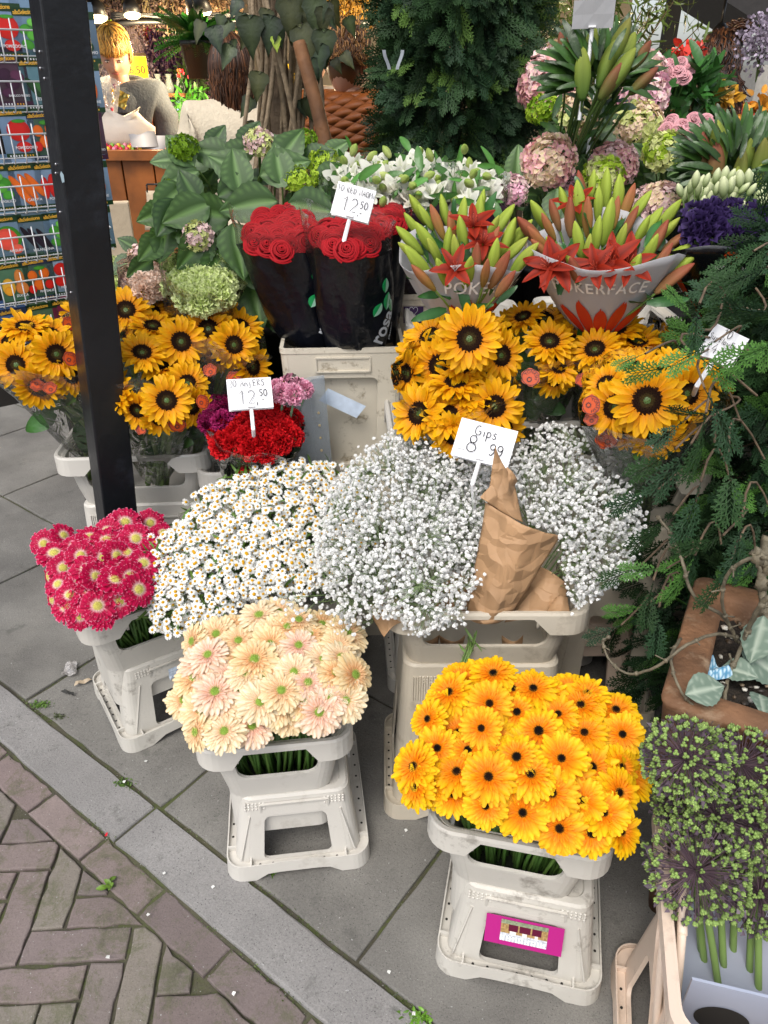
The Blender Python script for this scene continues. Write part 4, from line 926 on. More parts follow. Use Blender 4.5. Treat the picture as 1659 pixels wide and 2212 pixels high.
sun_bunch('sunflower bunch just right of the black pole, lowest head at the bucket rim', [(272,670,1.82,-.2,.45),(391,738,1.72,.15,.1),(307,762,1.68,0,.75),(255,850,1.62,-1.0,.1,.9),(360,865,1.58,.0,.1),(405,828,1.66,.25,.3,.9),(297,886,1.60,-.5,-.5,.8),(350,790,1.70,0,1.2),(325,672,1.86,.1,1.0),(330,705,1.80,0,1.1),(415,878,1.62,.8,-.2,.8),(345,905,1.60,0,-.9,.8),(260,735,1.8,-.8,.3)], (bl[0]+.04, 1.80, .50), 2, badges=[((438,868),1.60,.02,-75,.4),((383,917),1.58,.024,-10,0,-.4),((305,925),1.6,.018,60)], rim=(.135, .11))
sun_bunch('sunflower bunch leaning right behind the red carnations, beside the pole', [(450,710,1.80,-.1,.35),(505,745,1.74,.35,.1),(545,792,1.76,1.1,.0),(470,770,1.80,-.6,-.4,.8),(520,705,1.84,.4,.9),(430,690,1.9,-.3,.9)], (bl[0]+.13, 1.86, .50), 3, badges=[((453,800),1.70,.02,20),((505,815),1.72,.02,0)], rim=(.11, .10))
def bkc(k): c = BK[k][0]; return c
sun_bunch('sunflower bunch behind the gypsophila price card, widest head on top', [(1014,732,1.44,0,.1,1.05),(950,790,1.50,-.3,-.1),(1082,768,1.50,.6,.0),(1068,878,1.42,.1,0.),(967,898,1.42,-.1,.5),(905,893,1.44,-.6,.2),(882,808,1.52,-1.6,.1,.8),(985,826,1.46,0,1.1),(930,728,1.56,-.4,.8),(1015,845,1.46,.1,1.0),(1088,925,1.44,.5,-.4,.8),(980,940,1.40,0,-.5,.9),(1045,720,1.56,.2,.9),(900,760,1.56,-.8,.6),(1000,790,1.5,.1,.9)], (bkc('sun1')[0], 1.66, .62), 4, rim=(.13, .11))
sun_bunch('small sunflower bunch in the middle, below the right-hand lily wrap', [(1187,738,1.56,.1,.7),(1205,790,1.54,.35,.35,.9),(1130,685,1.64,-.3,1.1,.9),(1175,690,1.66,.1,1.1),(1198,818,1.54,.2,-.5,.8),(1235,740,1.6,.9,.3,.9),(1100,700,1.66,-.5,.8,.8)], (bkc('sun2')[0]-.02, 1.74, .62), 5, S=.060, badges=[((1146,815),1.5,.024,-20,-.1,.1)], rim=(.10, .09))
sun_bunch('sunflower bunch seen from behind its petals, under the red lilies at the right', [(1285,755,1.54,-.1,.7),(1330,713,1.60,0,1.1),(1377,738,1.58,.3,1.),(1390,780,1.54,.4,.9),(1330,785,1.52,.1,1.),(1265,715,1.62,-.5,.8,.8),(1415,752,1.58,.8,.7,.8)], (bkc('sun2')[0]+.13, 1.72, .62), 6, S=.061, badges=[((1258,820),1.5,.018,30)], rim=(.11, .10))
sun_bunch('rightmost sunflower bunch with the largest head facing out, touched by conifer twigs', [(1398,865,1.24,0,.02,1.1),(1484,850,1.28,.5,.1),(1328,880,1.28,-.7,.1,.95),(1420,940,1.24,.1,-.6,.9),(1455,795,1.36,.3,1.0),(1370,800,1.36,-.1,1.),(1310,830,1.34,-.5,.7,.8),(1505,803,1.36,.6,.9,.9),(1470,905,1.28,.6,-.5,.8),(1345,930,1.28,-.5,-.5,.7),(1420,815,1.32,0,1.)], (bkc('sun3')[0], 1.46, .60), 7, S=.061, badges=[((1277,875),1.27,.022,-80,-.2),((1312,948),1.28,.026,15,0,-.3),((1277,905),1.28,.016,20)], rim=(.135, .11))
# ================================================================ CHAMOMILE: three bunches sprawling over their bucket
pair('cham', 590, 1100, 10, .40, .29, .30, .16, 'bucket hidden under the small white daisies', 'container hidden under the small white daisies', 'plastic', False, D=1.40)
def cham_t(seed):
    g = np.random.default_rng(seed); mb = MB(); n = 13
    for i in range(n):
        P, t = petal_grid(.72, .17, 4, 3, g.normal(-.05, .1), -.1, .1, .28, .4); put(mb, P, rz(i*2*math.pi/n+g.normal(0, .06)), (0, 0, 0), np.array((.86, .87, .84))*g.uniform(.93, 1.05))
    ball(mb, (0, 0, .06), (.36, .36, .26), 9, 6, C3('#d9a512')); ball(mb, (0, 0, -.15), (.14, .14, .2), 6, 4, C3('#6d8a3c')); return mb
CH = [cham_t(s) for s in (51, 52, 53)]; CHM = [c.mesh('daisy', 'petal_dense') for c in CH]
cham_poly = [(315,1250),(330,1180),(390,1130),(430,1060),(500,1030),(560,1008),(690,1000),(770,1020),(800,1060),(800,1130),(770,1220),(700,1265),(640,1290),(540,1300),(450,1345),(390,1372),(335,1360),(318,1290)]
def scatter(poly, spacing, g, tries=9000):
    xs = [p[0] for p in poly]; ys = [p[1] for p in poly]; out = []
    cell = {}
    for _ in range(tries):
        x, y = g.uniform(min(xs), max(xs)), g.uniform(min(ys), max(ys))
        if not inmask(x, y, poly): continue
        s = spacing; k = (int(x/s), int(y/s)); ok = True
        for i in (-1, 0, 1):
            for j in (-1, 0, 1):
                for q in cell.get((k[0]+i, k[1]+j), ()):
                    if (q[0]-x)**2+(q[1]-y)**2 < s*s: ok = False
        if ok: cell.setdefault(k, []).append((x, y)); out.append((x, y))
    return out
def domed(px, py, pl, cen, rad, bulge):
    p = onpl(px, py, *pl); fx, fy = (px-cen[0])/rad[0], (py-cen[1])/rad[1]; v = ray(px, py); v = v/np.linalg.norm(v)
    return p-v*bulge*(1-(fx*fx+fy*fy)), fx, fy
g = np.random.default_rng(61); CPL = ((1.24, .45), (1.54, .68)); CC = (560, 1180); CRD = (260, 200)
pts = scatter(cham_poly, 9.6, g, 20000); bc = BK['cham'][0]
groups = [[], [], []]
for (x, y) in pts: groups[0 if x < 480 else (1 if x < 640 else 2)].append((x, y))
names = ['left bunch of small white daisies with yellow hearts, nearest the hot pink gerberas', 'middle bunch of small white daisies with yellow hearts, above the peach gerberas', 'right bunch of small white daisies with yellow hearts, touching the gypsophila']
for bi, pp in enumerate(groups):
    base = np.array((bc[0]+(-.1, 0, .1)[bi], bc[1], .32)); t = thing('daisy_bunch', names[bi], 'daisy bunch', base, 'bunches of small white daisies')
    stems = MB(); nodes = []
    for _ in range(26):
        px, py = pp[int(g.integers(len(pp)))]; q, fx, fy = domed(px, py, CPL, CC, CRD, .07); q = q+(base-q)*g.uniform(.2, .3); nodes.append(q)
        tube(stems, bez(base+g.normal(0, .02, 3), (base+q)/2+np.array((0, 0, .03)), q, 5), .0016, 4, C3('#5f7f35'))
    nodes = np.array(nodes); rest = []; order = sorted(pp, key=lambda e: -e[1])
    for k, (px, py) in enumerate(order):
        q, fx, fy = domed(px, py, CPL, CC, CRD, .07); q = q+g.normal(0, .007, 3); n = face(px, py, fx*.5+g.normal(0, .3), .45-fy*.4+g.normal(0, .3)); S = .0092*g.uniform(.8, 1.2)
        M = mx(q, frame(n, (0, 0, 1), g.uniform(0, 6.28)), S)
        if k < 100: o = local('daisy', CHM[int(g.integers(3))], t); M2 = M.copy(); M2[:3, 3] -= base; o.matrix_local = Matrix(M2.tolist())
        else: rest.append(M)
        j = np.argmin(((nodes-q)**2).sum(1)); tube(stems, bez(nodes[j], nodes[j]*.4+q*.6-n*.01, q-n*.002, 4), .0007, 3, C3('#6f9040'))
    for k in range(int(len(pp)*1.1)):                                # buds and half-open heads deeper in
        px, py = pp[int(g.integers(len(pp)))]; q, fx, fy = domed(px+g.normal(0, 8), py+g.normal(0, 8), CPL, CC, CRD, .07); v = ray(px, py); q = q+v/np.linalg.norm(v)*g.uniform(.012, .05)
        rest.append(mx(q, frame(face(px, py, g.normal(0, .8), .5+g.normal(0, .5)), (0, 0, 1), 0), .0098))
    mb = MB(); mb.inst(CH[0].tmpl(), rest); mb.build('more_daisies', 'petal_dense', t, kind='stuff'); stems.build('stems', 'stem', t, kind='stuff')
    mb = MB(); LT = simple_leaf(1, .10, '#56762f').tmpl(); Ms = []
    for k in range(420):
        px, py = pp[int(g.integers(len(pp)))]; q, fx, fy = domed(px, py, CPL, CC, CRD, .07); v = ray(px, py); q = q+v/np.linalg.norm(v)*g.uniform(.015, .09); Ms.append(mx(q, frame(g.normal(0, 1, 3)+np.array((0, -.5, .8)), (0, 0, 1), g.uniform(0, 6.28)), g.uniform(.02, .045)))
    mb.inst(LT, Ms, np.repeat(g.uniform(.6, 1.3, (420, 1)), 3, 1)); mb.build('leaves', 'leaf', t, kind='stuff')
    rc = np.mean([domed(x, y, CPL, CC, CRD, .0)[0] for x, y in pp], 0); sleeve(t, base+np.array((0, -.02, .02)), rc+(base-rc)*.2, rc-base, .15, .10, .05, g)
# ================================================================ GYPSOPHILA
def puff_t(seed, n=11):
    g = np.random.default_rng(seed); mb = MB()
    for k in range(n):
        d = nrm(g.normal(0, 1, 3)+np.array((0, 0, .5))); F3 = frame(d, (0, 0, 1), g.uniform(0, 6.28)); s = .55*g.uniform(.8, 1.15); o = d*.42
        mb.add(np.array([(-s, -s*.5, .18), (s*.1, -s, .05), (s, .1*s, .2), (.1*s, s, .0), (-s*.8, s*.6, .22), (0, 0, -.1)])@F3.T+o, [(0, 1, 5), (1, 2, 5), (2, 3, 5), (3, 4, 5), (4, 0, 5)], np.array((.92, .92, .90))*g.uniform(.93, 1.05))
    return mb
PT = [puff_t(s).tmpl() for s in (71, 72, 73)]
mat('blossom', (1, 1, 1), .7, attr=True, sub=.25, spec=.15)
def gyps(label, poly, pl, cen, rad, base, seed, spacing=10., bulge=.08, layers=3, S=.0057):
    g = np.random.default_rng(seed); t = thing('gypsophila_bunch', label, 'gypsophila', base, 'bunches of gypsophila in brown paper'); base = np.array(base)
    Ms = [[], [], []]; stems = MB(); nodes = []; Q = []
    for L_ in range(layers):
        for (px, py) in scatter(poly, spacing, g, 9000):
            # the cloud is thinner in places
            if L_ < 2 and math.sin(px*.023+seed)*math.sin(py*.031)+.35*math.sin(px*.07+py*.05) > .62 and g.random() < .6: continue
            q, fx, fy = domed(px, py, pl, cen, rad, bulge); v = ray(px, py); v = v/np.linalg.norm(v); q = q+v*(L_*.035+g.normal(0, .013))+g.normal(0, .004, 3)
            Q.append(q); Ms[int(g.integers(3))].append(mx(q, frame(-v+g.normal(0, .6, 3), (0, 0, 1), g.uniform(0, 6.28)), S*g.choice((.55, .85, 1., 1.1))))
            for _ in range(int(g.integers(0, 3))):
                q2 = q+g.normal(0, .007, 3); Ms[int(g.integers(3))].append(mx(q2, frame(-v+g.normal(0, .6, 3), (0, 0, 1), 0), S*g.uniform(.4, .9)))
    Q = np.array(Q); K_ = min(170, len(Q)//2); sel = Q[g.choice(len(Q), K_, replace=False)]; nodes = sel+(base-sel)*g.uniform(.12, .35, (K_, 1)); hubs = nodes[:22]+(base-nodes[:22])*.35
    for h in hubs: tube(stems, bez(base+g.normal(0, .012, 3), (base+h)/2+g.normal(0, .02, 3), h, 5), .0015, 4, C3('#6e8a52'))
    for q in nodes: h = hubs[np.argmin(((hubs-q)**2).sum(1))]; tube(stems, bez(h, (h+q)/2+g.normal(0, .01, 3), q, 4), .0009, 3, C3('#788f5a'), cap=False)
    for q in Q: j = nodes[np.argmin(((nodes-q)**2).sum(1)+((nodes-base)**2).sum(1)*.02)]; tube(stems, bez(j, (j+q)/2+g.normal(0, .006, 3), q, 3), .00042, 3, C3('#7f9564'), cap=False)
    mb = MB()
    for k in range(3): mb.inst(PT[k], Ms[k])
    mb.build('blossoms', 'blossom', t, kind='stuff'); stems.build('stems', 'stem', t, kind='stuff'); return t
gc, gy, gw, gd, gzs, gzt = BK['gyps']; GPL = ((1.06, .60), (1.47, .80))
g1 = gyps('large left bunch of gypsophila spilling over the bucket rim', [(680,1190),(700,1085),(760,990),(850,930),(920,912),(965,930),(985,985),(1062,1010),(1065,1080),(1040,1150),(1030,1270),(985,1350),(900,1372),(860,1335),(800,1330),(745,1355),(730,1300),(690,1250)], GPL, (880, 1140), (200, 230), (gc[0]-.08, gc[1], .5), 81)
g2 = gyps('right bunch of gypsophila, right of the brown paper cone', [(1105,1050),(1118,965),(1180,915),(1290,928),(1350,1000),(1390,1130),(1360,1235),(1290,1290),(1245,1318),(1228,1270),(1213,1160),(1150,1130)], GPL, (1240, 1090), (160, 200), (gc[0]+.10, gc[1]+.02, .5), 82)
g3 = gyps('middle bunch of gypsophila directly behind the price card and paper tip', [(960,1000),(1000,985),(1070,1000),(1110,1000),(1130,1050),(1130,1100),(1060,1090),(1040,1170),(980,1200),(930,1150)], ((1.12, .62), (1.5, .78)), (1040, 1080), (120, 110), (gc[0]+.02, gc[1]+.03, .5), 83, bulge=.0)
gyps('wisps of gypsophila trailing over the peach gerberas', [(590,1290),(640,1270),(700,1260),(770,1330),(770,1380),(730,1370),(700,1320),(650,1335),(625,1340)], ((1.06, .58), (1.4, .66)), (690, 1310), (90, 60), (gc[0]-.12, gc[1]-.02, .55), 84, spacing=15, bulge=.0, layers=1)
# brown wrapping paper
m = mat('kraft', hexc('#b48e68'), .65, var=.14, vscale=14, bump=.0, sub=.12)
N = m.node_tree.nodes; L = m.node_tree.links; tc_ = N.new('ShaderNodeTexCoord'); nz_ = N.new('ShaderNodeTexNoise'); nz_.inputs['Scale'].default_value = 9; va_ = N.new('ShaderNodeVectorMath'); va_.operation = 'MULTIPLY_ADD'; va_.inputs[1].default_value = (.09,)*3; L.new(tc_.outputs['Object'], nz_.inputs['Vector']); L.new(nz_.outputs['Color'], va_.inputs[0]); L.new(tc_.outputs['Object'], va_.inputs[2])
vo_ = N.new('ShaderNodeTexVoronoi'); vo_.feature = 'F1'; vo_.distance = 'MANHATTAN'; vo_.inputs['Scale'].default_value = 26; L.new(va_.outputs[0], vo_.inputs['Vector']); bp_ = N.new('ShaderNodeBump'); bp_.inputs['Strength'].default_value = .6; bp_.inputs['Distance'].default_value = .012; L.new(vo_.outputs['Distance'], bp_.inputs['Height']); L.new(bp_.outputs[0], N['Principled BSDF'].inputs['Normal'])
def crumple(V, g, amp, f=22.):
    ph = g.uniform(0, 6.28, (6, 3)); k = g.normal(0, 1, (6, 3)); out = V.copy()
    for i in range(6):
        s = V@(k[i]*f*(1+i*.5)); out += (np.abs(np.sin(s+ph[i, 0]))-.6)[..., None]*nrm(ph[i]-3)*amp/(1+i*.4)
    return out
def sheet(t, corners, bow, seed, amp=.006, n=30, name='paper_wrap', m='kraft', solid=.0005, curl=0.):
    "paper patch between four corners (bottom-left, bottom-right, top-right, top-left), bowed out and crumpled"
    g = np.random.default_rng(seed); c = [np.array(q, float) for q in corners]; u = np.linspace(0, 1, n)[None, :, None]; v = np.linspace(0, 1, n)[:, None, None]
    P = (1-u)*(1-v)*c[0]+u*(1-v)*c[1]+u*v*c[2]+(1-u)*v*c[3]; nn = nrm(np.cross(c[1]-c[0], c[3]-c[0]))
    nn = -nn if nn[1] > 0 else nn
    P = P+nn*bow*np.sin(u*math.pi)*(.6+.4*v)
    if curl: P = P+nn*curl*np.maximum(0, v-.75)*4*np.sin(u*math.pi)
    P = crumple(P.reshape(-1, 3), g, amp*.55, 12.).reshape(n, n, 3); mb = MB(); grid(mb, P); return mb.build(name, m, t, smooth=True, solid=solid)
A_ = lambda x, y, D: at(x, y, D)
sheet(g1, [A_(1005,1335,1.14), A_(1095,1340,1.13), A_(1213,1158,1.17), A_(1050,1085,1.20)], .045, 1)
sheet(g1, [A_(1052,1088,1.20), A_(1130,1128,1.18), A_(1110,1040,1.24), A_(1070,965,1.22)], .012, 2, amp=.004)
sheet(g1, [A_(1036,1074,1.19), A_(1075,1100,1.19), A_(1118,1040,1.235), A_(1095,1008,1.23)], .008, 3, amp=.003)
sheet(g2, [A_(1090,1345,1.16), A_(1215,1335,1.14), A_(1228,1262,1.18), A_(1165,1222,1.22)], .025, 4)
sheet(g2, [A_(1175,1335,1.12), A_(1232,1330,1.12), A_(1228,1290,1.16), A_(1190,1300,1.16)], .012, 5)
sheet(g1, [A_(930,1340,1.16), A_(1010,1335,1.15), A_(1030,1255,1.2), A_(965,1235,1.22)], .02, 6)
sheet(g1, [A_(830,1375,1.10), A_(880,1345,1.12), A_(860,1290,1.18), A_(795,1318,1.16)], .02, 7)
for k, (x0, x1) in enumerate(((892, 950), (950, 1005), (1085, 1130))):     # lower ends of the cones seen through the window
    sheet(g1 if k < 2 else g2, [A_((x0+x1)/2-14, 1452, 1.19), A_((x0+x1)/2+14, 1452, 1.19), A_(x1, 1372, 1.19), A_(x0, 1372, 1.19)], .02, 8+k, amp=.008)
mb = MB(); q0 = A_(1022, 1385, 1.155)
for k in range(12): e = A_(1000+g.normal(0, 8), 1450, 1.10)+g.normal(0, .004, 3); tube(mb, bez(q0+g.normal(0, .006, 3), (q0+e)/2+g.normal(0, .004, 3), e, 4), .0014, 4, C3('#7e9a55'))
mb.inst(simple_leaf(1, .1, '#6d8d45').tmpl(), [mx(q0+(A_(1005, 1440, 1.11)-q0)*g.random(), frame(g.normal(0, 1, 3), (0, 0, 1), g.uniform(0, 6)), .03) for _ in range(16)]); mb.build('cut_stem_ends', 'stem', g1, kind='stuff')
# ================================================================ CARNATIONS
film('grey_sleeve', (.80, .86, .92), .30, .5, .2, .3, 10)
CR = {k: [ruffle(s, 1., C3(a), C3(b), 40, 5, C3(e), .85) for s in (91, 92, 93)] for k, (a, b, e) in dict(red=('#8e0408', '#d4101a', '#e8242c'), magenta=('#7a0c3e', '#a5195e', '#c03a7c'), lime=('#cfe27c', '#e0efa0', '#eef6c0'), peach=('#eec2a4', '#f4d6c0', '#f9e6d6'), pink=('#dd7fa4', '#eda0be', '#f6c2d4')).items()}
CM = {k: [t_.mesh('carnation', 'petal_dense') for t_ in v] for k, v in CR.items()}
def carn(label, kind, heads, foot, S, seed, D, rim=None, film_m='sleeve_film', dz=.0, tiltb=.5, grp='bunches of carnations in clear sleeves'):
    g = np.random.default_rng(seed); foot = np.array(foot); t = thing('carnation_bunch', label, 'carnation bunch', foot, grp); pts = []
    hp = [at(px, py, D+k_*.0) for k_, (px, py) in enumerate(heads)]; cx = np.mean([h[0] for h in heads]); cy = np.mean([h[1] for h in heads]); sx = max(1, np.ptp([h[0] for h in heads])/2); sy = max(1, np.ptp([h[1] for h in heads])/2)
    for px, py in heads:
        Dk = D+(cy-py)/sy*.05; fx, fy = (px-cx)/sx, (py-cy)/sy; p = at(px, py, Dk-.03*(1-fx*fx-fy*fy*.5)); n = face(px, py, fx*.6, tiltb-fy*.4); pts.append(p)
        o = local('flower_head', CM[kind][int(g.integers(3))], t); o.matrix_local = Matrix(mx(p-foot, frame(n, (0, 0, 1), g.uniform(0, 6.28)), S*g.uniform(.9, 1.1)).tolist())
    st = MB()
    for p in pts: q = foot+g.normal(0, .012, 3); tube(st, bez(p-np.array((0, 0, S*.5)), (p+q)/2+np.array((0, 0, .0)), q, 5), .0028, 5, C3('#6f9170')); ball(st, p-np.array((0, 0, S*.45)), (S*.3, S*.3, S*.5), 6, 4, C3('#7d9f74'))
    st.build('stems', 'stem', t, kind='stuff'); c = np.mean(pts, 0)
    rx_ = np.ptp([p[0] for p in pts])/2+S*1.1 if rim is None else rim[0]; sleeve(t, foot+(c-foot)*.1, c+(c-foot)*.08, c-foot, rx_, rx_*.7 if rim is None else rim[1], .03, g, m=film_m); return t
def fill(cx, cy, rx_, ry_, n, seed):
    g = np.random.default_rng(seed); return [(cx+rx_*math.sqrt((k+.5)/n)*math.cos(k*2.39996), cy+ry_*math.sqrt((k+.5)/n)*math.sin(k*2.39996)) for k in range(n)]
pair('carn', 522, 1100, 4, .22, .26, .42, .16, 'pale bucket in the shade holding the red carnations', 'stand in the shade under the red carnations', 'plastic', True, D=1.71)
cb = BK['carn'][0]
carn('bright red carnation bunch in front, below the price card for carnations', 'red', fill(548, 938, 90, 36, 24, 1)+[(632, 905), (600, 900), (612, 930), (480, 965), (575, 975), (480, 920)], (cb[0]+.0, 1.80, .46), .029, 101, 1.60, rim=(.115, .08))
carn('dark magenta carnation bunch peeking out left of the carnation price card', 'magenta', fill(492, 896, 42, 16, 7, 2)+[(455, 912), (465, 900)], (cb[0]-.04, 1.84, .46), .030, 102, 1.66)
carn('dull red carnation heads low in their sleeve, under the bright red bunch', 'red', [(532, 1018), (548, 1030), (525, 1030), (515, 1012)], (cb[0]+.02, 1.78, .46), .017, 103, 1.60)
cg = carn('light pink carnation bunch in a grey printed sleeve, right of the price card', 'pink', [(598, 838), (620, 832), (645, 836), (610, 850), (635, 852), (658, 842)], (cb[0]+.07, 1.82, .46), .023, 104, 1.66, rim=(.02, .02))
mb = MB(); S_ = lambda u, v: at(588+u*112+(1-v)*18*u, 1012-v*(195+u*6)+(1-u)*v*36, 1.70-.03*math.sin(u*3.1))
grid(mb, [[S_(u, v) for u in np.linspace(0, 1, 9)] for v in np.linspace(0, 1, 9)]); grid(mb, [[S_(u, v)+np.array((0, .035*math.sin(u*3.14)+.002, 0)) for u in np.linspace(1, 0, 9)] for v in np.linspace(0, 1, 9)])
gs_ = mb.build('printed_sleeve', 'grey_sleeve', cg)
F3 = frame(face(650, 920, 0, .1), (0, 0, 1), 0); mb = MB(); text(mb, 'e', mx(at(655, 915, 1.655), F3), .016, bold=.02); text(mb, 'vers', mx(at(655, 938, 1.655), F3), .013); mb.build('lettering', 'ink', gs_, smooth=False)
mat('gold_dot', hexc('#c8b48a'), .5)
mb = MB()
for k in range(5): ball(mb, at(688+k*2.2, 892+k*27, 1.682), (.0032, .001, .0038), 8, 5)
mb.build('punched_holes', 'gold_dot', gs_, kind='stuff')
pair('greens', 400, 1100, 8, .39, .285, .50, .16, 'bucket in the shade holding the lime carnations', 'stand in the shade under the lime carnations', 'plastic', True, D=2.0)
gb = BK['greens'][0]
carn('lime green carnation bunch behind the left sunflowers', 'lime', fill(436, 618, 62, 38, 20, 3), (gb[0]+.03, 2.12, .6), .034, 105, 1.86, tiltb=.25)
carn('pale peach carnation bunch left of the lime ones', 'peach', fill(322, 612, 38, 24, 10, 4), (gb[0]-.06, 2.14, .6), .031, 106, 1.92, tiltb=.25)
carn('pale green carnation bunch just right of the black pole', 'lime', fill(258, 600, 20, 26, 8, 5), (gb[0]-.14, 2.16, .6), .028, 107, 2.06)
# ================================================================ ROSES in dark printed wraps
mat('dark_wrap', hexc('#0a0d16'), .28, var=.35, vscale=9, bump=.9, bscale=16, spec=.5)
mat('wrap_green', hexc('#1c9a55'), .3); mat('wrap_pale', hexc('#9fd0b8'), .3); mat('print_white', hexc('#c9ced6'), .4)
film('wrap_clear', (1, .97, .95), .01, .28, .08, .5, 14)
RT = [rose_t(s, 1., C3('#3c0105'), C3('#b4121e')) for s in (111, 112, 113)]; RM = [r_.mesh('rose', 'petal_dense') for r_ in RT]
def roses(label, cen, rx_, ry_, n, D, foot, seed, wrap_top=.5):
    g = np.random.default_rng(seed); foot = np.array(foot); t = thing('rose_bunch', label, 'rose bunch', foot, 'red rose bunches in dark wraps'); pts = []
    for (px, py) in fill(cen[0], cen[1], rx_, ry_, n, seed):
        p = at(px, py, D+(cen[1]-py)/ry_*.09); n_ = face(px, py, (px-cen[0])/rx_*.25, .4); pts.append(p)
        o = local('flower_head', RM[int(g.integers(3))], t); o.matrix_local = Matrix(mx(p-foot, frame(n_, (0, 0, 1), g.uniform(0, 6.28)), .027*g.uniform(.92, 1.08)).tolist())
    c = np.mean(pts, 0); W = rx_/1600*np.linalg.norm(c-np.array((0, 0, CAM_H)))+.018; n_ = 40; a = np.arange(n_)/n_*2*math.pi; rings = []; ph = g.uniform(0, 6, 4)
    for tt in np.linspace(0, 1, 14):
        cc = foot+(c-np.array((0, 0, .035))-foot)*tt; ww = W*(.74+.24*tt**.7); w = 1+.10*np.sin(2*a+ph[0]+tt*2)+.06*np.sin(5*a+ph[1]-tt*4)+.03*np.sin(11*a+ph[2]+tt*7)
        rings.append(np.stack((cc[0]+ww*np.cos(a)*w, cc[1]+ww*.72*np.sin(a)*w, np.full(n_, cc[2])+(.02*np.sin(a*3+ph[3]) if tt == 0 else 0)), 1))
    mb = MB(); loft(mb, rings, cap0=True); wr = mb.build('dark_wrap', 'dark_wrap', t)
    top = rings[-1]; mb = MB(); r2 = [top]
    for k, dz in enumerate((.03, .055, .08)): r2.append((top-c)*np.array((1+.05*k, 1+.05*k, 1))+c+np.array((0, 0, dz))+np.stack((0*a, 0*a, (k == 2)*.018*np.sin(3*a+ph[1])), 1))
    loft(mb, r2); mb.build('clear_collar', 'wrap_clear', t)
    return t, wr, foot, c, W
def wrap_pt(foot, c, W, ang, tt, off=.004):
    cc = foot+(c-np.array((0, 0, .035))-foot)*tt; ww = W*(.74+.24*tt**.7)*1.07+off; return np.array((cc[0]+ww*math.cos(ang), cc[1]+ww*.74*math.sin(ang), cc[2]))
def rprint(R5, ang0, tt0, s1, s2):
    t, wr, foot, c, W = R5; H_ = c[2]-foot[2]
    def mk(s, ox, oy, h, m, name):
        def warp(V):                                                # lettering climbs the wrap on a slant
            x, y = V[:, 0]+ox, V[:, 1]+oy; ca, sa = math.cos(R(62)), math.sin(R(62)); xx, zz = x*ca-y*sa, x*sa+y*ca
            return np.array([wrap_pt(foot, c, W, ang0+X/(W*.9), tt0+Z/H_, .007) for X, Z in zip(xx, zz)])
        mb = MB(); text(mb, s, None, h, warp=warp, bold=.02); mb.build(name, m, wr, smooth=False)
    mk(s1, 0, 0, .042, 'print_white', 'lettering'); mk(s2, .0, -.038, .013, 'print_white', 'lettering')
    for k, (dx, dz, rot, L_) in enumerate(((.012, .075, 80, .05), (-.018, .055, 60, .042), (.03, .06, 115, .045), (.005, .12, 85, .04))):
        mb = MB(); q = MB()
        for mbb, s0, s1_ in ((mb, 0., 1.), (q, -1., 0.)):
            rows = []
            for u in np.linspace(0, 1, 9):
                w = L_*.26*math.sin(math.pi*u)**.8; rw = []
                for s in (s0, (s0+s1_)/2, s1_): x, y = (u-.5)*L_, s*w; X = dx+x*math.cos(R(rot))-y*math.sin(R(rot)); Z = dz+x*math.sin(R(rot))+y*math.cos(R(rot)); rw.append(wrap_pt(foot, c, W, ang0+X/(W*.9), tt0+Z/H_, .006))
                rows.append(rw)
            grid(mbb, rows)
        mb.build('printed_leaf', 'wrap_green', wr, smooth=False, solid=.0006); q.build('printed_leaf', 'wrap_pale', wr, smooth=False, solid=.0006)
rb = CRP
Rw = roses('left red rose bunch in its dark wrap, leaning left', (612, 500), 78, 44, 24, 1.82, (rb[0]-.055, 1.86, rb[2]-.02), 121); rprint(Rw, R(-60), .34, 'rosa', 'Grown with')
Rw = roses('front red rose bunch in its dark wrap, right under the rose price card', (752, 508), 66, 30, 20, 1.72, (rb[0]+.045, 1.80, rb[2]-.02), 122); rprint(Rw, R(-38), .30, 'rosa', 'passion')
roses('back red rose bunch, darkest, behind the right edge of the front one', (830, 470), 34, 26, 11, 1.86, (rb[0]+.10, 1.92, rb[2]-.03), 123)
# ================================================================ LILIES in grey paper cones
mat('grey_paper', hexc('#c8c6c8'), .5, var=.06, vscale=9, bump=.25, bscale=14, sub=.25)
mat('print_red', hexc('#c2301a'), .5); mat('print_pale', hexc('#f4f2ee'), .5)
film('thin_film', (1, 1, 1), .10, .8, .12, .8, 16)
BUDG = [bud_t(1, .135, C3('#8aa03c'), C3('#a8ba48')), bud_t(1, .135, C3('#7f9e38'), C3('#a9b04a'), bendx=.08), bud_t(1, .13, C3('#98803c'), C3('#a85f44')), bud_t(1, .135, C3('#a07c50'), C3('#984c3a'), bendx=-.06)]
BM = [b.mesh('bud', 'petal_dense') for b in BUDG]
LO = [lily_t(s, 1., C3('#7a1a0a'), C3('#a02c14')) for s in (131, 132)]; LOM = [(a.mesh('petals', 'petal'), b.mesh('stamens', 'stem')) for a, b in LO]
LL = simple_leaf(1, .16, '#2c5a26', wav=.03).tmpl()
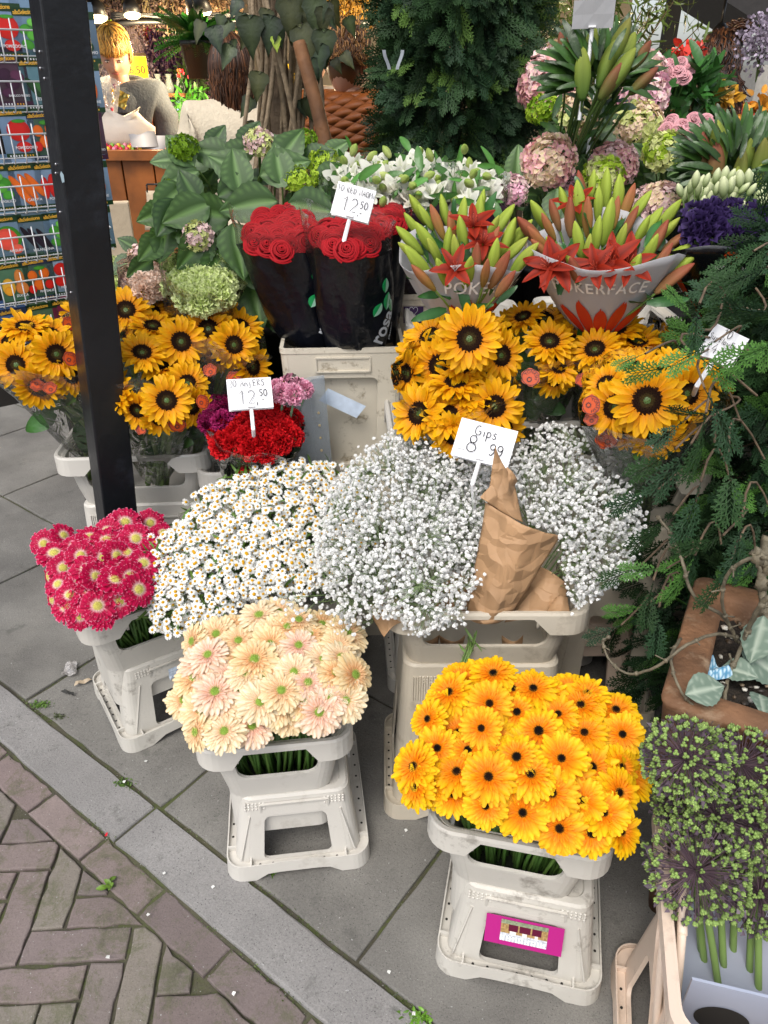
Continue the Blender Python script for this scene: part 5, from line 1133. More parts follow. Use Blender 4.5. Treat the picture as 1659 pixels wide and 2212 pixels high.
def cone_wrap(t, apex, rim_c, rx_, ry_, txt, txt_ang, seed, m='grey_paper', h=.03, tilt=0.):
    g = np.random.default_rng(seed); n = 56; a = np.arange(n)/n*2*math.pi; ph = g.uniform(0, 6, 3)
    def S_(ang, tt, off=0.):
        k = tt**.75; w = 1+.025*math.sin(7*ang+ph[0]+tt*2)+.02*math.sin(11*ang+ph[1]-tt*3)
        c = apex+(rim_c-apex)*tt; lift = .05*(max(0., math.sin(ang))*tt**4)*1.2+.012*math.sin(3*ang+ph[2])*tt**6
        return np.array((c[0]+((rx_-.03)*k*w+.03+off)*math.cos(ang), c[1]+((ry_-.03)*k*w+.03+off)*math.sin(ang), c[2]+lift+tilt*math.cos(ang)*tt))
    mb = MB(); loft(mb, [[S_(x, tt) for x in a] for tt in np.linspace(0, 1, 14)]); wr = mb.build('paper_cone', m, t, solid=.0008)
    Hc = np.linalg.norm(rim_c-apex)
    if txt:
        def warp(V): return np.array([S_(txt_ang+X/(rx_*.93), .72+Y/Hc, .006) for X, Y in V[:, :2]])
        mb = MB(); text(mb, txt, None, h, warp=warp, spacing=1.12, bold=.012); mb.build('lettering', 'print_pale', wr, smooth=False)
        mb = MB()                                                   # the big red printed petals at the lower half of the cone
        for k in range(5):
            c0 = txt_ang-.55+.3*k; rows = []
            for u in np.linspace(0, 1, 9):
                wv = .17*math.sin(math.pi*min(1, u*.9+.08))**.6
                rows.append([S_(c0+s*wv+.12*u*(k-2), .10+.44*u*(1 if k % 2 else .8)+.02*math.sin(s*4+k), .0025+.0006*k) for s in np.linspace(-1, 1, 7)])
            grid(mb, rows)
        mb.build('printed_petals', 'print_red', wr, smooth=False)
    return wr, S_
def lilies(label, buds, opens, apex, rim_c, rx_, ry_, txt, ang, seed, tilt=0.):
    g = np.random.default_rng(seed); t = thing('lily_bunch', label, 'lily bunch', apex, 'red lily bunches in grey paper'); stm = MB(); lv = []
    for (px, py, D, k, lx) in buds:
        p = at(px, py, D); d = nrm((p-apex)*np.array((.8, .5, 1))+np.array((lx*.12, 0, .05))+g.normal(0, .03, 3)); L_ = .086*g.uniform(.72, 1.12)
        o = local('bud', BM[k], t); o.matrix_local = Matrix(mx(p-d*L_*.5-apex, frame(d, (0, 1, 0), g.uniform(0, 6.28)), L_).tolist()); q = p-d*L_*.5; tube(stm, bez(q, q-d*.06, apex+(q-apex)*.3, 5), .0026, 5, C3('#6d8a3f'), cap=False)
        if g.random() < .8: lv.append(mx(q-d*.03+g.normal(0, .01, 3), frame(nrm(g.normal(0, 1, 3)+np.array((0, -1.5, .5))), d, g.uniform(-1, 1)), g.uniform(.05, .09)))
    for (px, py, D, a, b, s) in opens:
        p = at(px, py, D); n = face(px, py, a, b); o = local('open_flower', LOM[int(g.integers(2))][0], t); o.matrix_local = Matrix(mx(p-n*.02-apex, frame(n, (0, 0, 1), g.uniform(0, 1)), s*.86).tolist()); local('stamens', LOM[0][1], o)
    mb = MB(); mb.inst(LL, lv, np.repeat(g.uniform(.7, 1.3, (len(lv), 1)), 3, 1)); mb.build('leaves', 'leaf', t, kind='stuff'); stm.build('stems', 'stem', t, kind='stuff')
    return t, cone_wrap(t, apex, rim_c, rx_, ry_, txt, ang, seed, tilt=tilt, h=.027)
p1 = at(1000, 560, 1.62); a1 = at(990, 705, 1.66); p2 = at(1303, 545, 1.58); a2 = at(1290, 725, 1.64)
g = np.random.default_rng(140)
b1 = [(890,545,1.56,1,-1),(905,570,1.55,0,-1),(925,520,1.62,0,-1),(940,545,1.58,1,-.5),(968,530,1.57,0,0),(985,545,1.55,1,0),(1000,510,1.6,0,0),(1030,565,1.53,3,0),(1048,590,1.52,2,0),(1065,560,1.54,0,.3),(1080,585,1.53,3,.5),(1095,520,1.6,0,.5),(1110,545,1.58,1,1),(1120,510,1.62,0,1),(1060,500,1.64,1,.4),(1035,470,1.68,0,.2),(975,495,1.68,2,-.2),(945,480,1.70,2,-.6),(920,470,1.72,0,-.8),(895,490,1.7,0,-1),(1000,470,1.72,0,0),(1040,440,1.74,0,0),(1085,480,1.7,0,.5),(1010,590,1.52,0,0),(955,590,1.53,0,-.4),(1092,615,1.5,3,.3),(915,600,1.53,2,-1),(885,520,1.62,0,-1),(1060,530,1.6,2,.2),(1130,560,1.56,1,1),(960,455,1.74,0,-.4),(905,455,1.74,0,-.6)]
o1 = [(983,572,1.50,0,.5,.045),(1022,472,1.62,0,.9,.050),(1045,512,1.58,.1,.7,.045)]
b2 = [(1150,505,1.6,3,-1),(1165,520,1.58,2,-1),(1185,490,1.62,2,-.6),(1195,540,1.56,0,-.6),(1215,560,1.53,3,-.4),(1230,470,1.66,3,-.3),(1250,520,1.56,0,-.2),(1252,440,1.7,0,-.2),(1290,510,1.57,0,0),(1270,470,1.64,2,0),(1292,440,1.7,0,0),(1310,410,1.74,0,0),(1330,460,1.66,2,.2),(1335,425,1.72,0,.2),(1355,440,1.7,2,.2),(1385,500,1.6,0,.3),(1400,545,1.54,0,.5),(1420,520,1.58,3,.8),(1440,500,1.6,1,1),(1460,520,1.6,3,1.2),(1465,545,1.58,0,1.4),(1430,560,1.54,3,1),(1380,450,1.68,0,.5),(1360,480,1.64,3,.4),(1312,480,1.62,0,.1),(1220,440,1.72,0,-.4),(1200,465,1.68,3,-.7),(1170,470,1.68,0,-1),(1340,520,1.56,1,.1),(1408,480,1.64,0,.8),(1440,470,1.68,0,1),(1240,575,1.51,0,-.2),(1365,590,1.50,0,.3),(1270,540,1.54,1,0),(1245,590,1.5,3,-.2),(1420,590,1.52,0,.8),(1470,575,1.56,0,1.5),(1280,400,1.76,0,0),(1255,410,1.76,3,0),(1175,545,1.57,2,-.8),(1455,600,1.52,3,1.4)]
o2 = [(1178,568,1.50,-.4,.5,.050),(1208,566,1.50,.1,.4,.055),(1318,560,1.49,-.1,.5,.056),(1362,562,1.49,.3,.4,.054),(1282,572,1.48,-.2,.4,.045),(1240,425,1.70,-.1,1.,.048)]
T1 = lilies('left bunch of red lilies and green buds in its grey paper cone', b1, o1, a1, p1, .135, .11, 'POKERFACE', R(-62), 141, tilt=.0)
T2 = lilies('right, fuller bunch of red lilies with the printed name fully visible on its grey cone', b2, o2, a2, p2, .160, .12, 'POKERFACE', R(-103), 142, tilt=.0)

pair('lily1', 995, 1000, 0, .30, .28, .80, .14, 'pale bucket under the left lily cone', 'tall container in the dark under the left lily cone', 'plastic', True, D=1.78)
pair('lily2', 1290, 1000, 0, .34, .28, .80, .14, 'pale bucket under the right lily cone', 'tall container in the dark under the right lily cone', 'plastic', True, D=1.80)
# ================================================================ ALSTROEMERIA
AL = [alst_t(s, 1.).mesh('flower', 'petal') for s in (151, 152, 153)]; ABud = bud_t(1, .28, C3('#cfd68a'), C3('#8fa84a'), .06).mesh('bud', 'petal_dense'); ALf = simple_leaf(1, .2, '#4a7a34').tmpl()
mat('purple_paper', hexc('#4c2b46'), .5, sub=.2, bump=.3, bscale=20)
def alst(label, cx, cy, rx_, ry_, n, D, seed):
    g = np.random.default_rng(seed); foot = at(cx, cy, D)+np.array((0, .08, -.30)); t = thing('alstroemeria_bunch', label, 'alstroemeria', foot, 'white alstroemeria bunches in purple paper'); lv = []; st = MB()
    for px, py in fill(cx, cy, rx_, ry_, n, seed):
        p = at(px, py, D+(cy-py)/ry_*.09+g.normal(0, .01)); n_ = face(px, py, (px-cx)/rx_*.6+g.normal(0, .35), .55+g.normal(0, .35)-.3*(py-cy)/ry_)
        o = local('flower', AL[int(g.integers(3))], t); o.matrix_local = Matrix(mx(p-foot-n_*.02, frame(n_, (0, 0, 1), g.uniform(0, 6.28)), .046*g.uniform(.85, 1.1)).tolist())
        q = p-n_*.025; tube(st, bez(q, q-n_*.03-np.array((0, 0, .03)), foot+(p-foot)*.3, 4), .002, 4, C3('#6f9040'), cap=False)
        if g.random() < .8: p2_ = p+g.normal(0, .022, 3); o = local('bud', ABud, t); o.matrix_local = Matrix(mx(p2_-foot, frame(n_+g.normal(0, .3, 3)), .034).tolist())
        for _ in range(3): lv.append(mx(p+g.normal(0, .025, 3)-n_*.02, frame(g.normal(0, 1, 3)+np.array((0, -.6, .6)), (0, 0, 1), g.uniform(0, 6.28)), g.uniform(.04, .07)))
    mb = MB(); mb.inst(ALf, lv, np.repeat(g.uniform(.6, 1.3, (len(lv), 1)), 3, 1)); mb.build('leaves', 'leaf', t, kind='stuff'); st.build('stems', 'stem', t, kind='stuff')
    c = at(cx, cy, D); W = rx_/1600*1.95+.03; cone_wrap(t, foot, c+np.array((0, .01, -.055)), W, W*.75, None, 0, seed, 'purple_paper'); sleeve(t, foot, c+np.array((0, 0, .02)), c-foot, W*1.0, W*.8, .04, g)
alst('left white alstroemeria bunch, behind the rose price card', 782, 385, 58, 38, 20, 1.98, 161)
alst('middle white alstroemeria bunch below the conifer', 900, 390, 62, 42, 24, 1.98, 162)
alst('right white alstroemeria bunch, below the conifer and behind the left lilies', 1012, 400, 58, 36, 20, 2.0, 163)
# ================================================================ HYDRANGEAS
LF = [leaf_t(1, .40, 7, .035, a, b, droop=-.28+.1*i, fold=.18).mesh('leaf', 'leaf') for i, (a, b) in enumerate((('#35541f', '#638a40'), ('#40602a', '#6c924a'), ('#2e4c1e', '#587e38')))]
FLO = {k: hyd_floret(C3(a), C3(b)).tmpl() for k, (a, b) in dict(pink=('#f8b8c2', '#f6dcb4'), lpink=('#fbd6da', '#f8e8cc'), mauve=('#f4b8ce', '#f8d4d8'), lime=('#bcd648', '#9cc034'), mix=('#e8eaa4', '#d2e27c'), mixp=('#f8d8c4', '#ece4a4'), green=('#86ab2a', '#6b9422')).items()}
def hyd_head(t, p, n, r, kinds, g, flat=.72, fs=.155, name='flower_head'):
    mb = MB(); N_ = int(90+r*3600); Ms = {k: [] for k in kinds}; F3 = frame(n, (0, 0, 1), 0)
    for k in range(N_):
        f = (k+.5)/N_; el = math.acos(1-f*1.25); az = k*2.39996; d = np.array((math.sin(el)*math.cos(az), math.sin(el)*math.sin(az), math.cos(el)*flat)); dn = F3@nrm(d*np.array((1, 1, 1.2)))
        kk = kinds[0] if (len(kinds) == 1 or math.sin(az*2+el*3+p[0]*40)+g.normal(0, .5) > .1) else kinds[1]
        Ms[kk].append(mx(p+F3@(d*r*g.uniform(.86, 1.10)), frame(dn+g.normal(0, .5, 3), (0, 0, 1), g.uniform(0, 6.28)), r*fs*g.uniform(.85, 1.15)))
    for k in Ms:
        if Ms[k]: mb.inst(FLO[k], Ms[k], np.repeat(g.uniform(.82, 1.08, (len(Ms[k]), 1)), 3, 1))
    st = MB()
    for i in range(14): d = F3@nrm(g.normal(0, 1, 3)*np.array((1, 1, .2))+np.array((0, 0, .8))); tube(st, [p-F3[:, 2]*r*.8, p+d*r*.7], .0016, 4, C3('#7c9a4a'), cap=False)
    o = mb.build(name, 'petal_dense', t); st.build('stalks', 'stem', o, kind='stuff'); return o
def hyd_leaf(t, p, tip, n, L_, v, foot):
    d = nrm(tip); nn = nrm(np.array(n)-d*(np.array(n)@d)); x = np.cross(d, nn); F3 = np.stack((x, d, nn), 1)
    o = local('leaf', LF[v], t); o.matrix_local = Matrix(mx(p-foot, F3, L_).tolist()); return o
def shrub(label, foot, heads, leaves, seed, cat='hydrangea', extra=0, area=None, D=2.0):
    g = np.random.default_rng(seed); foot = np.array(foot); t = thing('hydrangea', label, cat, foot, 'potted hydrangeas'); st = MB()
    for (px, py, Dh, r, kinds, a, b) in heads:
        p = at(px, py, Dh); n = face(px, py, a, b); hyd_head(t, p, n, r, kinds, g, flat=.45 if r < .042 and 'lpink' not in kinds else .60); q = p-n*r*.8; tube(st, bez(q, q-n*.05-np.array((0, 0, .05)), foot+np.array((g.normal(0, .04), g.normal(0, .03), .0)), 8), np.linspace(.0038, .006, 8), 6, C3('#5f7a3a'))
    for (px, py, Dl, ang, L_, b) in leaves:                          # ang: image direction of the tip, degrees counter-clockwise from right
        p = at(px, py, Dl); a = R(ang); F3c = np.array((1, 0, 0))*math.cos(a)+np.array((0, .5, .866))*math.sin(a); v = nrm(-ray(px, py)); tip = F3c+v*.25; hyd_leaf(t, p, tip, v+np.array((0, 0, b)), L_, int(g.integers(3)), foot)
        if g.random() < .7: tube(st, bez(p, p-nrm(tip)*.03-np.array((0, 0, .03)), p*.6+foot*.4+np.array((0, .03, 0)), 4), .0024, 5, C3('#5f7a3a'), cap=False)
    for k in range(extra):
        x0, y0, x1, y1 = area; px, py = g.uniform(x0, x1), g.uniform(y0, y1); p = at(px, py, D+g.uniform(.03, .18)); a = g.uniform(0, 6.28); v = nrm(-ray(px, py)); tip = np.array((math.cos(a), 0, 0))+np.array((0, .5, .866))*(math.sin(a)*.7-.35)+v*.3
        hyd_leaf(t, p, tip, v+np.array((0, 0, .5))+g.normal(0, .3, 3), g.uniform(.07, .12), int(g.integers(3)), foot)
    st.build('stems', 'stem', t, kind='stuff'); return t
dp = mat('pot_black', hexc('#121212'), .5); mat('pot_clay', hexc('#8a4a2c'), .7, var=.2)
def pot(label, x, y, z, r, h, m='pot_black'):
    t = thing('flower_pot', label, 'pot', (x, y, z)); mb = MB(); a = np.arange(24)/24*2*math.pi; C_ = lambda rr3, zz: np.stack((x+rr3*np.cos(a), y+rr3*np.sin(a), np.full(24, z+zz)), 1)
    loft(mb, [C_(r*.72, 0), C_(r*.95, h*.86), C_(r*1.02, h*.87), C_(r*1.04, h), C_(r*.94, h), C_(r*.9, h*.9)], cap0=True, cap1=True); mb.build('body', m, t); return t
hf = at(560, 560, 2.2); hz = .78
pot('black plant pot of the big green hydrangea', hf[0], 2.28, .64, .15, .2); pot('black plant pot of the small hydrangea left of the big one', hf[0]-.30, 2.32, .64, .11, .16)
LV = [(455,440,1.92,200,.125,.2),(470,425,1.95,30,.10,.3),(505,480,1.9,280,.135,0),(500,470,1.92,170,.13,0),(545,385,1.98,150,.12,.4),(560,380,1.98,20,.13,.4),(600,360,2.0,60,.11,.5),(560,480,1.9,300,.13,0),(620,440,1.92,350,.13,.2),(600,435,1.92,185,.14,.3),(430,370,2.0,200,.11,.5),(420,360,2.0,130,.10,.5),(400,400,1.96,220,.11,.3),(385,430,1.94,240,.11,.1),(370,450,1.94,200,.09,.1),(360,480,1.94,260,.10,0),(350,505,1.92,230,.09,-.1),(330,560,1.92,215,.08,-.1),(345,590,1.94,290,.09,-.1),(480,540,1.9,250,.11,-.2),(520,550,1.92,300,.11,-.2),(545,600,1.94,280,.13,-.2),(580,640,1.98,290,.12,-.3),(560,560,1.96,340,.11,-.1),(640,470,1.96,20,.12,.2),(660,430,1.98,350,.11,.3),(680,400,2.0,30,.10,.4),(650,350,2.04,20,.09,.5),(620,335,2.06,150,.09,.5),(500,345,2.04,160,.11,.5),(480,350,2.04,30,.10,.5),(520,420,1.94,100,.11,.5),(455,500,1.9,230,.12,-.1),(440,540,1.92,270,.10,-.2),(410,560,1.94,230,.09,-.2),(520,330,2.08,60,.09,.6),(385,345,2.04,180,.07,.6),(450,330,2.08,60,.08,.6),(720,430,2.0,330,.09,.3),(700,345,2.08,40,.08,.5),(430,440,1.93,120,.09,.3),(395,480,1.93,300,.10,0),(590,520,1.93,250,.12,-.1),(610,400,1.96,100,.10,.4)]
shrub('big hydrangea with dark green leaves and small lime buds, left of the roses', (hf[0], 2.28, .8),
      [(395,318,2.02,.036,('green',),-.2,.8),(560,308,2.05,.036,('mix', 'lpink'),0,.7),(660,300,2.10,.028,('green',),.1,.8),(648,384,1.98,.040,('lime',),0,.6),(702,348,2.04,.036,('lime',),.2,.6),(725,342,2.10,.022,('green',),.2,.8),(362,392,1.98,.014,('green',),-.2,.7),(428,510,1.88,.034,('mix', 'lpink'),0,.3),(560,312,2.06,.03,('mix',),0,.8)][:8], LV, 171, extra=30, area=(385, 360, 720, 620), D=2.04)
shrub('pale pink and cream hydrangea heads low beside the black pole', (hf[0]-.30, 2.32, .78), [(318,560,1.98,.045,('lpink', 'mixp'),-.2,.4),(345,540,2.02,.035,('lpink', 'mix'),.1,.6),(300,600,1.98,.03,('mixp',),-.3,.3)], [(340,600,1.96,300,.07,0),(300,540,2.0,150,.06,.3)], 172, extra=6, area=(290, 540, 350, 620), D=2.0)
fr = at(1250, 480, 2.25); ry0 = .84
for i, (px, D_) in enumerate(((1190, 2.40), (1310, 2.45), (1430, 2.42), (1110, 2.45), (1250, 2.62), (1380, 2.66))): q = at(px, 500, D_); pot(('black plant pot under the large dusty pink hydrangea', 'black plant pot under the pink hydrangea in the middle', 'black plant pot under the lime hydrangea at the right', 'black plant pot under the small mauve hydrangea', 'black plant pot under the lime and pink hydrangea', 'black plant pot under the hydrangea beside the pink roses')[i], q[0], D_, .82, .085, .14)
def rl(cx, cy, D, n, s): 
    g = np.random.default_rng(s); out = []
    for k in range(n): a = 360*k/n+g.normal(0, 18); r_ = g.uniform(15, 40); out.append((cx+r_*math.cos(R(a)), cy-r_*.6*math.sin(R(a)), D+g.uniform(-.03, .06), a-25 if math.sin(R(a)) < 0 else a, g.uniform(.075, .11), g.uniform(.1, .6)))
    return out
def ft(px, D): q = at(px, 500, D); return (q[0], q[1], .94)
shrub('large dusty pink hydrangea head left of centre on the right display', ft(1190, 2.40), [(1186,350,2.12,.066,('pink', 'mixp'),-.1,.5)], rl(1190, 420, 2.2, 8, 1)+[(1205,405,2.06,270,.11,-.2)], 173)
shrub('two-tone hydrangea, dusty pink head with a lime head below it', ft(1310, 2.45), [(1325,358,2.18,.060,('pink', 'lpink'),.1,.5),(1302,382,2.08,.050,('lime', 'mix'),0,.4)], rl(1310, 410, 2.2, 7, 2), 174)
shrub('lime green hydrangea head with dark leaves, below the pink roses', ft(1430, 2.42), [(1436,328,2.14,.052,('lime', 'mix'),0,.6)], rl(1430, 380, 2.2, 8, 3)+[(1415,400,2.08,260,.12,-.2),(1440,380,2.1,20,.11,.3)], 175)
shrub('small mauve pink hydrangea tucked right of the alstroemeria', ft(1110, 2.45), [(1104,412,2.04,.040,('mauve', 'lpink'),-.1,.4),(1232,400,2.2,.03,('mauve',),0,.4)], rl(1120, 420, 2.2, 4, 4), 176)
shrub('hydrangea with a lime head and a cream-pink head just right of the conifer', ft(1250, 2.62), [(1172,236,2.44,.044,('green', 'lime'),-.3,.7),(1256,246,2.38,.062,('mix', 'mixp'),.1,.6)], rl(1250, 300, 2.42, 9, 5)+[(1280,290,2.34,20,.11,.4),(1230,290,2.36,200,.11,.4)], 177)
shrub('pink and lime hydrangea head left of the pink roses', ft(1380, 2.66), [(1377,272,2.34,.066,('mixp', 'mix'),.1,.6),(1240,312,2.4,.03,('mix', 'mixp'),0,.5)], rl(1380, 320, 2.4, 8, 6)+[(1330,330,2.4,200,.1,.3)], 178)
shrub('pale pink hydrangea head peeking out behind the right lilies', ft(1420, 2.3), [(1432,442,2.02,.055,('lpink', 'mixp'),.2,.5),(1395,432,2.06,.035,('lpink',),0,.5)], [], 179)
shrub('big pale pink hydrangea in film left of the lily buds at the top right', ft(1180, 2.95), [(1185,180,2.55,.085,('lpink', 'pink'),-.3,.3),(1195,130,2.65,.05,('mixp', 'lpink'),-.2,.5)], rl(1180, 220, 2.65, 4, 7), 180)
shrub('big pale pink hydrangea right of the lily buds at the top right', ft(1390, 2.95), [(1388,205,2.5,.07,('lpink', 'mauve'),.2,.3),(1385,165,2.6,.07,('mixp', 'lpink'),.1,.5)], rl(1390, 250, 2.62, 4, 8), 181)
# ================================================================ LILY BUDS with dark foliage
DB = [bud_t(1, .17, C3('#4f7030'), C3('#8f9a40')), bud_t(1, .17, C3('#5a6a30'), C3('#8a4a3c')), bud_t(1, .16, C3('#6a8a34'), C3('#7f7a3c'))]; DBM = [b.mesh('bud', 'petal_dense') for b in DB]
DL = simple_leaf(1, .13, '#2c481a', droop=-.35, wav=.02).tmpl()
def budplant(label, foot, buds, cx, cy, D, n, spread, seed, lsz=(.12, .2), fan=110):
    g = np.random.default_rng(seed); foot = np.array(foot); t = thing('lily_bud_bunch', label, 'lily bunch', foot, 'lily bunches still in bud'); st = MB(); lv = []
    for (px, py, d_, k, ang, L_) in buds:
        p = at(px, py, d_); a = R(ang); d = nrm(np.array((math.cos(a), 0, 0))+np.array((0, .35, .93))*math.sin(a)+np.array((0, -.2, 0))); o = local('bud', DBM[k], t); o.matrix_local = Matrix(mx(p-d*L_/2-foot, frame(d, (0, 1, 0), g.uniform(0, 6)), L_).tolist()); q = p-d*L_/2; tube(st, bez(q, q-d*.06, foot+(q-foot)*.4, 5), .003, 5, C3('#4d6a2c'), cap=False)
    for k in range(n):
        a = R(90+g.uniform(-fan, fan)); r_ = spread*math.sqrt(g.random()); px, py = cx+r_*math.cos(a), cy-r_*math.sin(a)*.9; p = at(px, py, D+g.normal(0, .05)); d = nrm(np.array((math.cos(a), 0, 0))+np.array((0, .3, .95))*max(.1, math.sin(a)+.35)+np.array((0, -.35, 0))+g.normal(0, .15, 3)); nn = nrm(np.array((g.normal(0, .4), -.9, .7))); nn = nrm(nn-d*(nn@d)); lv.append(mx(p, np.stack((np.cross(d, nn), d, nn), 1), g.uniform(*lsz)))
    mb = MB(); mb.inst(DL, lv, np.repeat(g.uniform(.6, 1.6, (n, 1)), 3, 1)); mb.build('leaves', 'leaf', t, kind='stuff')
    c = at(cx, cy, D)
    lv2 = [mx(c+(foot-c)*g.uniform(0, .8)+g.normal(0, .035, 3), frame(nrm((g.normal(0, .5), -1, .5)), nrm((g.normal(0, .8), -.3, .7)), 0), g.uniform(*lsz)) for _ in range(n//2)]; mb = MB(); mb.inst(DL, lv2, np.repeat(g.uniform(.6, 1.5, (len(lv2), 1)), 3, 1)); mb.build('lower_leaves', 'leaf', t, kind='stuff')
    for _ in range(9): q = c+g.normal(0, .04, 3); tube(st, bez(q, (q+foot)/2, foot+g.normal(0, .015, 3), 5), .0035, 5, C3('#3d5a26'))
    st.build('stems', 'stem', t, kind='stuff')
q = at(1290, 190, 2.3); budplant('lily bunch in bud with dark leaves, carrying the blank cards at the top right', (q[0], 2.75, 1.05), [(1272,110,2.0,0,80,.10),(1335,100,2.0,2,70,.12),(1340,155,1.96,0,60,.11),(1310,140,1.98,0,75,.10),(1258,160,1.96,0,95,.11),(1320,175,1.95,1,60,.09),(1385,120,2.0,1,60,.07),(1390,175,1.96,1,45,.08),(1240,115,2.0,1,110,.09),(1215,100,2.05,1,105,.06),(1350,120,2.0,0,70,.1)], 1295, 175, 2.05, 210, 72, 191, (.045, .09))
q = at(1570, 380, 2.0); budplant('lily bunch in bud at the right edge, above the purple lisianthus', (q[0], 2.1, .9), [(1520,345,1.9,1,100,.09),(1545,360,1.88,1,95,.11),(1552,320,1.9,0,100,.12),(1600,375,1.86,2,90,.10),(1640,350,1.86,2,85,.10),(1585,400,1.84,0,85,.08),(1520,325,1.92,1,100,.08),(1630,400,1.84,0,80,.09),(1655,320,1.9,2,70,.09),(1615,340,1.88,0,90,.08)], 1590, 370, 1.95, 280, 85, 192, (.045, .085))
# ================================================================ PINK ROSES, LISIANTHUS, small things of the right display
PR = [rose_t(s, 1., C3('#d9808e'), C3('#efb4ba')) for s in (201, 202)]; PRM = [r_.mesh('rose', 'petal_dense') for r_ in PR]
def prose(label, heads, foot, S, seed, up=.5):
    g = np.random.default_rng(seed); foot = np.array(foot); t = thing('rose_bunch', label, 'rose bunch', foot, 'light pink rose bunches'); st = MB(); lv = []
    for px, py, D in heads:
        p = at(px, py, D); n = face(px, py, g.normal(0, .3), up+g.normal(0, .2)); o = local('rose', PRM[int(g.integers(2))], t); M = mx(p-foot, frame(n, (0, 0, 1), g.uniform(0, 6))@np.diag((.82, .82, 1.5)), S); o.matrix_local = Matrix(M.tolist()); tube(st, bez(p-n*S, p-n*.06, foot+(p-foot)*.2, 5), .003, 5, C3('#4f7a34'))
        for _ in range(3): lv.append(mx(p-n*.04+g.normal(0, .025, 3)-np.array((0, 0, .03)), frame(g.normal(0, 1, 3)+np.array((0, -.8, .5)), (0, 0, 1), g.uniform(0, 6)), g.uniform(.05, .08)))
    mb = MB(); mb.inst(simple_leaf(1, .3, '#35602c').tmpl(), lv); mb.build('leaves', 'leaf', t, kind='stuff'); st.build('stems', 'stem', t, kind='stuff')
q = at(1500, 285, 2.3); prose('light pink rose bunch above the lily buds at the right edge', [(1448,262,2.24),(1475,268,2.2),(1500,258,2.22),(1525,262,2.22),(1550,275,2.22),(1460,285,2.18),(1485,295,2.14),(1510,282,2.16),(1540,292,2.16),(1562,288,2.2),(1440,278,2.2),(1495,305,2.12),(1530,305,2.14),(1560,305,2.18),(1572,295,2.2)], (q[0], 2.4, .9), .026, 211)
q = at(1430, 160, 3.); prose('far light pink rose bunch behind the big pale hydrangeas', [(1380,135,2.85),(1400,140,2.82),(1425,135,2.85),(1445,138,2.85),(1470,135,2.9),(1410,155,2.8),(1440,155,2.8),(1465,152,2.8),(1485,150,2.85),(1478,165,2.8),(1455,168,2.8)], (q[0], 3.1, .9), .030, 212)
mat('lis_black', hexc('#0d0d12'), .2, bump=.5, bscale=14, spec=.7); mat('lis_orange', hexc('#d9501a'), .3)
LS = [ruffle(s, 1., C3('#22143a'), C3('#4c3a70'), 16, 2, None, .8).mesh('flower', 'petal') for s in (221, 222)]; LBud = bud_t(1, .24, C3('#8fa860'), C3('#dfe3b8'), .05).mesh('bud', 'petal_dense')
lf = at(1560, 700, 1.66); lc = at(1562, 470, 1.62); t = thing('lisianthus_bunch', 'purple lisianthus with cream-green buds in a black wrap with orange strips, right edge', 'lisianthus', lf); g = np.random.default_rng(230); st = MB()
for k, (px, py) in enumerate(fill(1560, 472, 72, 34, 15, 5)):
    p = at(px, py+14, 1.60+(472-py)*.001); n = face(px, py, (px-1560)/140, .3); o = local('flower', LS[k % 2], t); o.matrix_local = Matrix(mx(p-lf, frame(n, (0, 0, 1), g.uniform(0, 6)), .036*g.uniform(.8, 1.1)).tolist()); tube(st, bez(p, p-n*.04, lf+(p-lf)*.4, 4), .002, 4, C3('#5f8040'), cap=False)
for k, (px, py) in enumerate(fill(1560, 435, 90, 42, 60, 6)):
    p = at(px, py, 1.62+g.uniform(0, .1)); n = nrm(np.array((g.normal(0, .25)+(px-1560)/260, -.15, 1))); o = local('bud', LBud, t); o.matrix_local = Matrix(mx(p-lf, frame(n, (0, 1, 0), 0), g.uniform(.026, .042)).tolist()); tube(st, bez(p, p-n*.05, lf+(p-lf)*.5, 4), .0013, 4, C3('#7f9a55'), cap=False)
st.build('stems', 'stem', t, kind='stuff')
wr, S_ = cone_wrap(t, lf, lc+np.array((0, 0, -.05)), .13, .10, None, 0, 231, 'lis_black')
Hc = np.linalg.norm(lc-lf)
for k, (ang, wd) in enumerate(((R(-165), .10), (R(-38), .11), (R(-12), .06))):
    mb = MB(); grid(mb, [[S_(ang+s, tt, .002) for s in np.linspace(-wd, wd, 5)] for tt in np.linspace(.05, .97, 12)]); mb.build('orange_strip', 'lis_orange', wr, smooth=False)
def lw(s, ang, tt, h, m='print_pale'):
    mb = MB(); text(mb, s, None, h, warp=lambda V: np.array([S_(ang+X/.12, tt+Y/Hc, .0035) for X, Y in V[:, :2]])); mb.build('lettering', m, wr, smooth=False)
lw('KWEKERIJ', R(-95), .80, .011); lw('WAALLICHT', R(-95), .73, .011); lw('LISIANTHUS', R(-80), .46, .009); lw('PREMIUM', R(-80), .39, .013); lw('SELECTION', R(-80), .32, .010); lw('LISIANTHUS', R(-95), .10, .020)
mb = MB(); 
for k in range(9):
    a0 = 2*math.pi*k/9; mb.add([S_(R(-95)+(.011*math.cos(a0)+.0058*math.cos(a0+x))/.12, .90+(.011*math.sin(a0)+.0058*math.sin(a0+x))/Hc, .004) for x in np.linspace(0, 2*math.pi, 9)[:-1]], [tuple(range(8))])
mb.build('daisy_mark', 'lis_orange', wr, smooth=False)
pair('lis', 1555, 1100, 0, .30, .28, .62, .14, 'pale bucket holding the purple lisianthus', 'container in the dark under the purple lisianthus', 'plastic', True, D=1.70)
